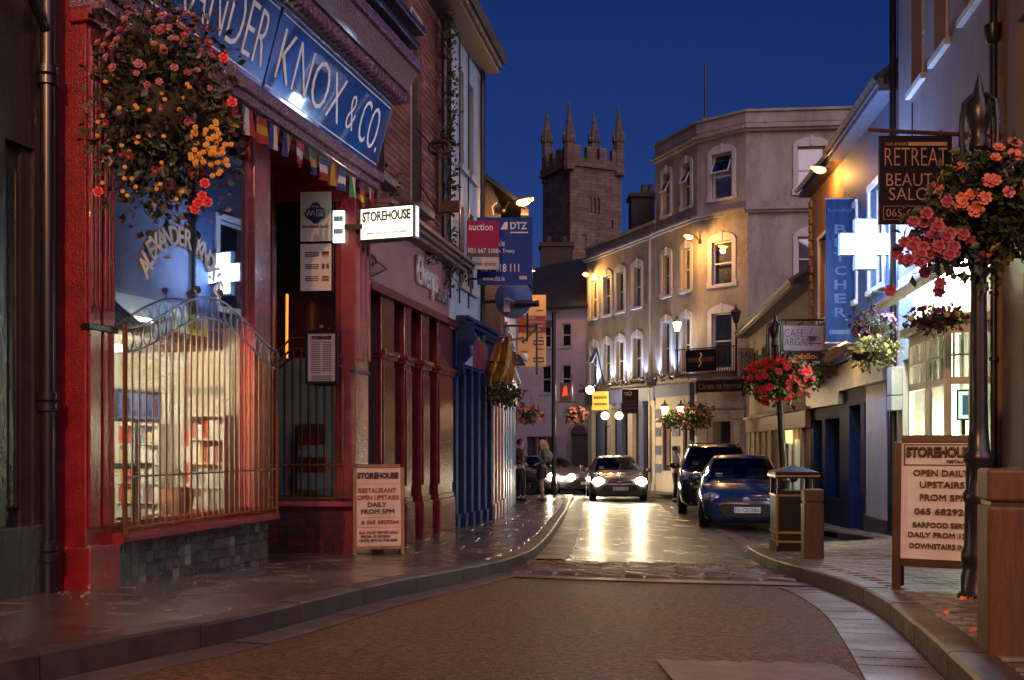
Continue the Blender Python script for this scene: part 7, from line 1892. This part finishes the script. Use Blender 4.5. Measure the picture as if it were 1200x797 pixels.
# ================================================================== VEHICLES
RUB = pmat("tyre_rubber", (.012, .012, .012), .7); ALLOY = pmat("wheel_alloy", (.3, .3, .32), .35, metal=.7); CARGL = gmat("car_glass", (.42, .46, .46), .10, .01)
PLATE = pmat("plate_white", (.6, .6, .58), .4); GRIL = pmat("grille_black", (.012, .012, .013), .4); HLENS = pmat("headlamp_clear", (.45, .45, .48), .08, metal=.6, var=.3, scale=30)
def cr_spline(a, n):
    out = []
    for i in range(len(a)-1):
        p0, p1, p2, p3 = a[max(0, i-1)], a[i], a[i+1], a[min(len(a)-1, i+2)]
        for k in range(n):
            t = k/n; out.append([.5*((2*b)+(-a_+c)*t+(2*a_-5*b+4*c-d)*t*t+(-a_+3*b-3*c+d)*t**3) for a_, b, c, d in zip(p0, p1, p2, p3)])
    out.append(list(a[-1])); return out
def make_car(name, label, loc, rz, L, W, H, paint, lights=0., plate="", suv=False, beam=0.):
    t = thing(name, label, "car", loc, rz, group="cars in the street", world=False)
    hw = W/2
    # y/L, zbot, zbelt, ztop, half width, roof half width
    if suv: st = [(0, .36, .72, .80, .66, .55), (.02, .28, .88, .96, .86, .66), (.08, .24, .98, 1.06, .97, .76), (.17, .24, 1.05, 1.13, 1, .80), (.25, .24, 1.10, 1.2, 1, .80), (.36, .24, 1.14, 1.68, 1, .70), (.5, .24, 1.16, 1.78, 1, .70), (.75, .24, 1.17, 1.78, 1, .69), (.94, .26, 1.18, 1.7, .98, .66), (.985, .3, 1.15, 1.2, .95, .66), (1, .4, .9, .95, .85, .6)]
    else: st = [(0, .26, .56, .62, .62, .5), (.02, .19, .64, .72, .84, .62), (.08, .17, .74, .82, .95, .72), (.18, .17, .84, .92, 1, .78), (.27, .17, .91, 1.0, 1, .80), (.44, .17, .97, 1.40, 1, .66), (.56, .17, .99, 1.47, 1, .66), (.74, .17, 1.02, 1.44, 1, .64), (.88, .2, 1.04, 1.32, .97, .6), (.97, .28, .98, 1.02, .92, .62), (1, .38, .8, .86, .82, .55)]
    sh = H/(1.78 if suv else 1.47)
    N = 4; S_ = cr_spline(st, N); rows = []
    for (y, zb_, ze, zt_, w, wr) in S_:
        w *= hw; wr *= hw; zb_ *= sh; ze *= sh; zt_ *= sh
        rows.append([(0, zb_), (w*.82, zb_), (w*.97, zb_+.10), (w, zb_+.28), (w*1.0, (zb_+ze)/2+.05), (w*.985, ze-.07), (w*.94, ze), (wr+(w*.94-wr)*.28, ze+(zt_-.05-ze)*.78), (wr, zt_-.05), (wr*.8, zt_-.012), (0, zt_)])
    P = len(rows[0]); V = []
    for (s, row) in zip(S_, rows):
        y = s[0]*L
        for x, z in row: V.append((x, y, z))
        for x, z in row: V.append((-x, y, z))
    body, glass, wsc = [], [], []
    ic, ir, irr = 4*N, 5*N, 8*N
    for i in range(len(rows)-1):
        for side in (0, 1):
            o = side*P
            for j in range(P-1):
                a = i*2*P+o+j; f = (a, a+1, a+1+2*P, a+2*P) if side else (a, a+2*P, a+2*P+1, a+1)
                if ic <= i < ir and j >= 8: wsc.append(f)
                elif j == 6 and ic+2 <= i < irr and i not in (6*N+1, 6*N+2): glass.append(f)
                elif j == 7 and ir-1 <= i < irr-1 and i not in (6*N+1, 6*N+2): glass.append(f)
                else: body.append(f)
    for k in (0, len(rows)-1):
        a = k*2*P; body.append(tuple(a+j for j in range(P))+tuple(a+P+j for j in range(P-1, -1, -1)))
    for nm, fs, m in (("body", body, paint), ("side_windows", glass, CARGL), ("windscreen", wsc, CARGL)):
        used = sorted({i for f in fs for i in f}); mp = {u: k for k, u in enumerate(used)}
        if nm == "side_windows":
            for sg in (-1, 1):
                ff = [f for f in fs if sum(V[i][0] for i in f)*sg > 0]; us = sorted({i for f in ff for i in f}); m2 = {u: k for k, u in enumerate(us)}
                mb = MB(); mb.add([V[u] for u in us], [tuple(m2[i] for i in f) for f in ff]); part(t, "side_window", mb, m, smooth=True)
            continue
        mb = MB(); mb.add([V[u] for u in used], [tuple(mp[i] for i in f) for f in fs]); obj(nm, mb.mesh(nm, m, True, 50), t)
    wr_ = .34 if suv else .30
    DIN = pmat("car_interior_dark", (.03, .028, .028), .7)
    zt0 = (1.2 if suv else 1.0)*sh
    mb = MB(); mb.box(-hw*.8, hw*.8, L*.28, L*.36, zt0-.35, zt0-.06); part(t, "dashboard", mb, DIN, bevel=.03)
    for sg in (-1, 1):
        mb = MB(); mb.box(sg*hw*.42-.22, sg*hw*.42+.22, L*.50, L*.54, zt0-.5, zt0+.18); mb.ball((sg*hw*.42, L*.53, zt0+.3), .12, 10, 7, (1.1, .5, .8)); part(t, "seat", mb, DIN, smooth=True, bevel=.03)
    mb = MB(Matrix.Translation((hw*.42, L*.385, zt0-.02)) @ Matrix.Rotation(R(65), 4, 'X')); mb.tube([(math.cos(a)*.17, math.sin(a)*.17, 0) for a in [2*math.pi*k/18 for k in range(19)]], .016, 6); part(t, "steering_wheel", mb, GRIL, smooth=True)
    mb = MB(); mb.box(-hw*.62, -hw*.46, L*.315, L*.318, zt0+.02, zt0+.1); part(t, "windscreen_disc", mb, PLATE)
    mb = MB(); mb.box(-.1, .1, L*.42, L*.43, zt0+.27, zt0+.33); part(t, "rear_view_mirror", mb, GRIL, bevel=.01)
    for sg in (-1, 1):
        mb = MB()
        for yy in (.30, .50, .70): mb.box(sg*hw*1.002-.004, sg*hw*1.002+.004, L*yy, L*yy+.012, .34*sh, .98*sh)
        mb.box(sg*hw*1.002-.004, sg*hw*1.002+.004, L*.302, L*.70, .335*sh, .345*sh); part(t, "door_seams", mb, GRIL)
    for y in (.19*L, .80*L):
        for sg in (-1, 1):
            M = Matrix.Translation((sg*(hw-.10), y, wr_)) @ Matrix.Rotation(R(90)*sg, 4, 'Y')
            mb = MB(M); mb.lathe([(wr_*.6, -.1), (wr_*.93, -.1), (wr_, -.06), (wr_, .08), (wr_*.93, .115), (wr_*.66, .115), (wr_*.6, .1)], n=22); wh = part(t, "wheel", mb, RUB, smooth=True)
            mb = MB(M); mb.lathe([(wr_*.64, .10), (wr_*.6, .07), (.06, .085), (.03, .11)], n=10); part(wh, "rim", mb, ALLOY, smooth=True)
            mb = MB(Matrix.Translation((sg*(hw-.0), y, wr_)) @ Matrix.Rotation(R(90)*sg, 4, 'Y'))
            pts_ = [(math.cos(a)*(wr_+.055), math.sin(a)*(wr_+.055), .008) for a in [math.pi*k/14-math.pi*0 for k in range(15)]]
            arch = MB(); prv = None
            vv = []
            for k in range(17):
                a = math.pi*k/16*1.16-.25; vv += [(sg*(hw+.006), y+math.cos(a)*(wr_+.05), wr_+math.sin(a)*(wr_+.05)), (sg*(hw+.006), y+math.cos(a)*(wr_-.02), wr_+math.sin(a)*(wr_-.02))]
            arch.add(vv, [(2*k, 2*k+2, 2*k+3, 2*k+1) for k in range(16)]); part(t, "wheel_arch", arch, GRIL)
    # front details follow the nose profile
    zh = (.92 if suv else .66)*sh
    lm = emat("headlight_glow", (1., .86, .58), 45) if lights else HLENS
    for sg in (-1, 1):
        M = Matrix.Translation((sg*hw*.76, L*.045, zh)) @ Matrix.Rotation(R(28)*sg, 4, 'Z') @ Matrix.Rotation(R(-22), 4, 'X')
        mb = MB(M); mb.ball((0, 0, 0), .2, 14, 8, (1.0, .42, .5) if not suv else (.85, .5, .6)); hl = part(t, "headlight", mb, HLENS, smooth=True)
        if lights:
            mb = MB(Matrix.Translation((sg*hw*.74, L*.012, zh))); mb.ball((0, 0, 0), .15, 12, 8, (1.2, .35, .9)); part(hl, "lit_lamp", mb, lm, smooth=True)
        mb = MB(M); mb.ball((-sg*.03, -.07, 0), .055, 10, 6, (1, .5, 1)); part(hl, "reflector", mb, ALLOY, smooth=True)
        mb = MB(); mb.lathe([(.06, 0), (.05, .02)], (0, 0, 0), 12); mb.v = [Matrix.Translation((sg*hw*.66, L*.012+.01, .36*sh)) @ Matrix.Rotation(R(90), 4, 'X') @ v for v in mb.v]; part(t, "fog_lamp", mb, HLENS, smooth=True)
        # mirrors
        mb = MB(Matrix.Translation((sg*(hw+.10), L*(.31), (1.0 if not suv else 1.2)*sh))); mb.ball((0, 0, 0), .11, 10, 7, (1.1, .6, .75)); mb.tube([(-sg*.14, .03, -.04), (-sg*.04, .0, -.02)], .025, 6); part(t, "mirror", mb, paint, smooth=True)
    zg_ = (.5 if not suv else .62)*sh
    mb = MB(); mb.prism([(-hw*.42, zg_-.19), (hw*.42, zg_-.19), (hw*.60, zg_-.04), (hw*.50, zg_+.04), (-hw*.50, zg_+.04), (-hw*.60, zg_-.04)], -.012, .08); g = part(t, "lower_grille", mb, GRIL, bevel=.01)
    for k in range(4):
        mb = MB(); z = zg_-.16+k*.045; mb.box(-hw*.48, hw*.48, -.018, 0, z, z+.012); part(g, "grille_bar", mb, pmat("grille_grey", (.04, .04, .045), .4))
    mb = MB(); mb.box(-hw*.45, hw*.45, .0, .09, zh-.06, zh-.0); part(t, "upper_grille", mb, GRIL, bevel=.01)
    mb = MB(Matrix.Translation((0, -.0, zh-.03)) @ Matrix.Rotation(R(90), 4, 'X')); mb.lathe([(.055, -.005), (.055, .01), (.03, .018)], n=14, sx=1.3); part(t, "badge", mb, ALLOY, smooth=True)
    mb = MB(); mb.box(-.26, .26, -.03, -.015, zg_-.115, zg_-.005); pl_ = part(t, "number_plate", mb, PLATE)
    if plate: word(pl_, plate, Matrix.Identity(4), -.2, .23, zg_-.095, zg_-.025, INKD, w=.0315); mb = MB(); mb.box(-.26, -.22, -.033, -.03, zg_-.115, zg_-.005); part(pl_, "plate_band", mb, FLG["blue"])
    mb = MB(); mb.tube([(-hw*.55, L*.265, 1.02*sh), (-.05, L*.275, 1.06*sh)], .01, 5); mb.tube([(.05, L*.265, 1.02*sh), (hw*.5, L*.275, 1.06*sh)], .01, 5); part(t, "wipers", mb, GRIL)
    if suv:
        for sg in (-1, 1):
            mb = MB(); mb.tube([(sg*hw*.64, L*.42, H-.03), (sg*hw*.64, L*.46, H+.05), (sg*hw*.64, L*.88, H+.04), (sg*hw*.64, L*.92, H-.04)], .02, 6); part(t, "roof_rail", mb, GRIL, smooth=True)
    if beam:
        for sg in (-1, 1): light(t, (sg*hw*.74, -.12, zh), beam, (1., .80, .48), 'SPOT', .06, target=(sg*hw*.74, -10, zh-.75), spot=75, blend=.8)
    return t
fx = ground_hit(872, 628, zroad)
make_car("parked_car", "blue hatchback parked in the bay beside the litter bin", (4.40, 18.7, zroad(4.4, 19)-.03), R(-10), 3.95, 1.70, 1.46, pmat("car_blue", (.014, .032, .095), .2, metal=.3, var=.05, coat=.8), plate="10-CE-280")
make_car("parked_car", "dark four wheel drive parked behind the blue hatchback", (4.98, 24.0, zroad(4.8, 25)), R(-9), 4.7, 1.88, 1.80, pmat("car_black", (.012, .012, .014), .15, var=.05, coat=.9), suv=True)
make_car("approaching_car", "grey car driving towards us with dazzling headlights", (3.38, 31.2, zroad(3.4, 32)), R(-2), 4.4, 1.80, 1.45, pmat("car_pewter", (.14, .12, .11), .25, metal=.5, var=.05, coat=.6), lights=1, plate="05-CE-1180", beam=55)
make_car("turning_car", "dim car with headlights on turning behind the grey one", (2.75, 37.2, zroad(2.7, 38)), R(38), 4.4, 1.8, 1.45, pmat("car_mauve", (.10, .085, .10), .25, metal=.4, var=.05, coat=.6), lights=1, beam=60)
make_car("side_street_car", "car in the side street half hidden by the waiting people", (1.75, 37.6, zroad(1, 38)), R(66), 4.3, 1.75, 1.5, pmat("car_plum", (.09, .06, .06), .25, metal=.4, var=.05, coat=.6), lights=1, beam=40)

# ================================================================== PEOPLE
SKIN = pmat("skin_tone", (.42, .25, .18), .5, var=.1); BLOND = pmat("hair_blond", (.48, .33, .16), .45, var=.35, scale=40, stretch=(4, 4, .6)); HAIRD = pmat("hair_dark", (.025, .018, .014), .45)
SHOE = pmat("shoe_black", (.014, .013, .013), .4)
def skin(parent, name, J, edges, mat, sub=2, root=0):
    me = bpy.data.meshes.new(name); me.from_pydata([j[0] for j in J], edges, []); me.materials.append(mat)
    o = bpy.data.objects.new(name, me); COL.objects.link(o); o.parent = parent
    o.modifiers.new("skin", 'SKIN'); s = o.modifiers.new("sub", 'SUBSURF'); s.levels = s.render_levels = sub
    for i, j in enumerate(J):
        r_ = j[1]; me.skin_vertices[0].data[i].radius = r_ if isinstance(r_, tuple) else (r_, r_)
    me.skin_vertices[0].data[root].use_root = True
    o.modifiers["skin"].use_smooth_shade = True
    return o
def person(label, loc, rz, h, top, legs, hair, longhair=False, skirt=None, phone=False, arms="down", bag=None, lean=0., crossed=False):
    t = thing("person", label, "person", loc, rz, world=False); k = h/1.72
    f = lambda x, y, z: (x*k, y*k, z*k)
    hipw = .095; A = {}
    if arms == "down": el = lambda s: (s*.24, .02, 1.12); wr = lambda s: (s*.25, -.06, .88)
    elif arms == "phone": el = lambda s: (s*.23, -.02, 1.12); wr = lambda s: (s*.08, -.26, 1.22)
    else: el = lambda s: (s*.25, .06, 1.14); wr = lambda s: (s*.10, -.12, 1.05)
    cx = lambda s: (s*(.06 if not crossed else -.03 if s > 0 else .05))
    an = {1: (cx(1)+.0, .02-(.10 if crossed else .0), .09), -1: (cx(-1), .03+(.02), .09)}
    J = [(f(0, 0, .95), (.115*k, .10*k)), (f(0, .0, 1.12), (.105*k, .08*k)), (f(0, .01, 1.32), (.135*k, .09*k)), (f(0, .015, 1.43), (.08*k, .06*k)), (f(0, .0, 1.50), .048*k), (f(0, -.015, 1.575), (.066*k, .075*k)), (f(0, -.015, 1.645), (.074*k, .09*k)), (f(0, -.005, 1.70), (.045*k, .055*k))]
    Ed = [(i, i+1) for i in range(7)]
    J.append((f(0, -.105, 1.60), .012*k)); Ed.append((5, len(J)-1))   # nose
    body_arm = []
    for s in (1, -1):
        i = len(J)
        J += [(f(s*.17, .015, 1.41), .055*k), (f(*el(s)), .038*k), (f(*wr(s)), .025*k)]
        w = Vector(wr(s)); d = (w-Vector(el(s))).normalized(); sd = Vector((s, 0, 0))-d*d.x*s; sd.normalize(); up = d.cross(sd)
        pm = w+d*.06; J.append((f(*pm), (.026*k, .018*k)))
        Ed += [(3, i), (i, i+1), (i+1, i+2), (i+2, i+3)]
        for q, (off, ln) in enumerate(((-.027, .075), (-.009, .085), (.009, .08), (.026, .065))):
            b0 = pm+d*.03+sd*off; b1 = pm+d*(.03+ln*.6)+sd*off*1.15+up*(.01 if s > 0 else -.01); j = len(J)
            J += [(f(*b0), .009*k), (f(*b1), .008*k)]; Ed += [(i+3, j), (j, j+1)]
        j = len(J); b1 = w+d*.03-sd*.04; b2 = w+d*.075-sd*.055; J += [(f(*b1), .010*k), (f(*b2), .009*k)]; Ed += [(i+2, j), (j, j+1)]
        i = len(J); a = an[s]
        J += [(f(s*hipw, 0, .88), .085*k), (f(s*.08*(.4 if crossed else 1), -.03-(.05 if crossed and s > 0 else 0), .5), .056*k), (f(*a), .036*k), (f(a[0], a[1]-.11, .03), (.036*k, .024*k))]
        Ed += [(0, i), (i, i+1), (i+1, i+2), (i+2, i+3)]
    skin(t, "body", J, Ed, SKIN)
    g = .016*k
    T = [(f(0, 0, .93), (.125*k, .11*k)), (f(0, 0, 1.12), (.12*k, .095*k)), (f(0, .01, 1.32), (.15*k, .105*k)), (f(0, .015, 1.44), (.085*k, .07*k))]; TE = [(0, 1), (1, 2), (2, 3)]
    for s in (1, -1):
        i = len(T); T += [(f(s*.17, .015, 1.415), .066*k), (f(*el(s)), .052*k), (f(*(Vector(el(s)).lerp(Vector(wr(s)), .92))), .038*k)]; TE += [(3, i), (i, i+1), (i+1, i+2)]
    skin(t, "jacket" if bag else "shirt", T, TE, top)
    if legs:
        Lg = [(f(0, 0, .95), (.125*k, .11*k))]; LE = []
        for s in (1, -1):
            i = len(Lg); a = an[s]; Lg += [(f(s*hipw, 0, .86), .095*k), (f(s*.08*(.4 if crossed else 1), -.03-(.05 if crossed and s > 0 else 0), .5), .072*k), (f(a[0], a[1], .12), .058*k)]; LE += [(0, i), (i, i+1), (i+1, i+2)]
        skin(t, "trousers", Lg, LE, legs)
    if skirt:
        mb = MB(); mb.lathe([(.13*k, 1.0*k), (.165*k, .9*k), (.19*k, .78*k), (.2*k, .66*k), (.185*k, .655*k)], n=18, sy=.8); part(t, "skirt", mb, skirt, smooth=True)
    for s in (1, -1):
        a = an[s]; mb = MB(Matrix.Translation(f(a[0], a[1]-.04, .045))); mb.ball((0, 0, 0), .05*k, 10, 7, (1, 2.5, .95)); part(t, "shoe", mb, SHOE, smooth=True)
    mb = MB(); mb.ball(f(0, .02, 1.645), .1*k, 14, 9, (.92, 1.05, 1.0))
    hv = part(t, "hair", mb, hair, smooth=True)
    if longhair:
        mb = MB(); mb.tube([f(0, .07, 1.66), f(0, .11, 1.52), f(0, .12, 1.36), f(0, .11, 1.18), f(0, .1, 1.1)], [.085*k, .1*k, .1*k, .075*k, .02*k], 12); part(hv, "hair_length", mb, hair, smooth=True)
    for s in (1, -1):
        mb = MB(); mb.ball(f(s*.03, -.088, 1.618), .011*k, 8, 6); part(t, "eye", mb, SHOE, smooth=True)
        mb = MB(); mb.ball(f(s*.078, -.0, 1.60), .022*k, 8, 6, (.4, .7, 1.2)); part(t, "ear", mb, SKIN, smooth=True)
    mb = MB(); mb.ball(f(0, -.092, 1.548), .018*k, 8, 5, (1.2, .4, .35)); part(t, "mouth", mb, pmat("lip", (.3, .1, .09), .5), smooth=True)
    if bag:
        b_ = thing("shoulder_bag", "pale grey bag on the back of the blond woman", "bag", loc, rz, world=False)
        mb = MB(); mb.ball(f(-.02, .22, 1.27), .17*k, 14, 9, (.9, .6, .85)); part(b_, "body", mb, bag, smooth=True)
        mb = MB(); mb.tube([f(.1, .17, 1.38), f(.13, .05, 1.5), f(.12, -.09, 1.4), f(.1, -.1, 1.2), f(.08, .12, 1.12)], .018*k, 6); part(b_, "strap", mb, bag, smooth=True)
    if phone:
        ph = thing("mobile_phone", "dark phone held by the man in the white shirt", "phone", loc, rz, world=False); mb = MB(Matrix.Translation(f(0, -.33, 1.27)) @ Matrix.Rotation(R(-35), 4, 'X')); mb.box(-.035, .035, -.006, .006, -.07, .07); part(ph, "case", mb, SHOE, bevel=.004)
        mb = MB(Matrix.Translation(f(0, -.33, 1.27)) @ Matrix.Rotation(R(-35), 4, 'X')); mb.box(-.03, .03, .0065, .008, -.062, .062); part(ph, "screen", mb, emat("phone_screen", (.5, .6, .8), .3))
    return t
p = ground_hit(635, 588, lambda x, y: zl(y)+KH)
person("blond woman in a short skirt with a bag waiting on the pavement", (p[0], p[1], zl(p[1])+KH+.012), R(-75), 1.68, pmat("jacket_olive", (.12, .12, .10), .7), None, BLOND, True, skirt=pmat("skirt_black", (.02, .017, .02), .6), arms="hold", bag=pmat("bag_canvas", (.33, .29, .25), .7))
p = ground_hit(610, 588, lambda x, y: zl(y)+KH)
person("person in dark clothes leaning by the pale blue shopfront", (p[0]+.0, p[1], zl(p[1])+KH+.012), R(62), 1.70, pmat("coat_dark", (.035, .022, .025), .7), pmat("trousers_dark", (.015, .013, .016), .7), HAIRD, arms="hold", crossed=True)
D = 30.9; pp = pt(792, 0, D)
person("man in a white shirt reading his phone by the parked cars", (pp.x, D, zroad(pp.x, D)+.03), R(62), 1.72, pmat("shirt_white", (.55, .5, .46), .7), pmat("jeans_dark", (.02, .022, .035), .7), HAIRD, arms="phone", phone=True)

# ---- assumed street lamp, unseen, added behind the viewpoint to warm the foreground
street_lamp_head("wall_street_lamp", "assumed orange street lamp added unseen behind the viewpoint", (-3.6, -3.2, 7.2), (-2.3, -3.0, 7.25), 820, size=1.1, col=(1., .45, .16))  # shares the wall lamps' name, but is an assumed lamp added for foreground light
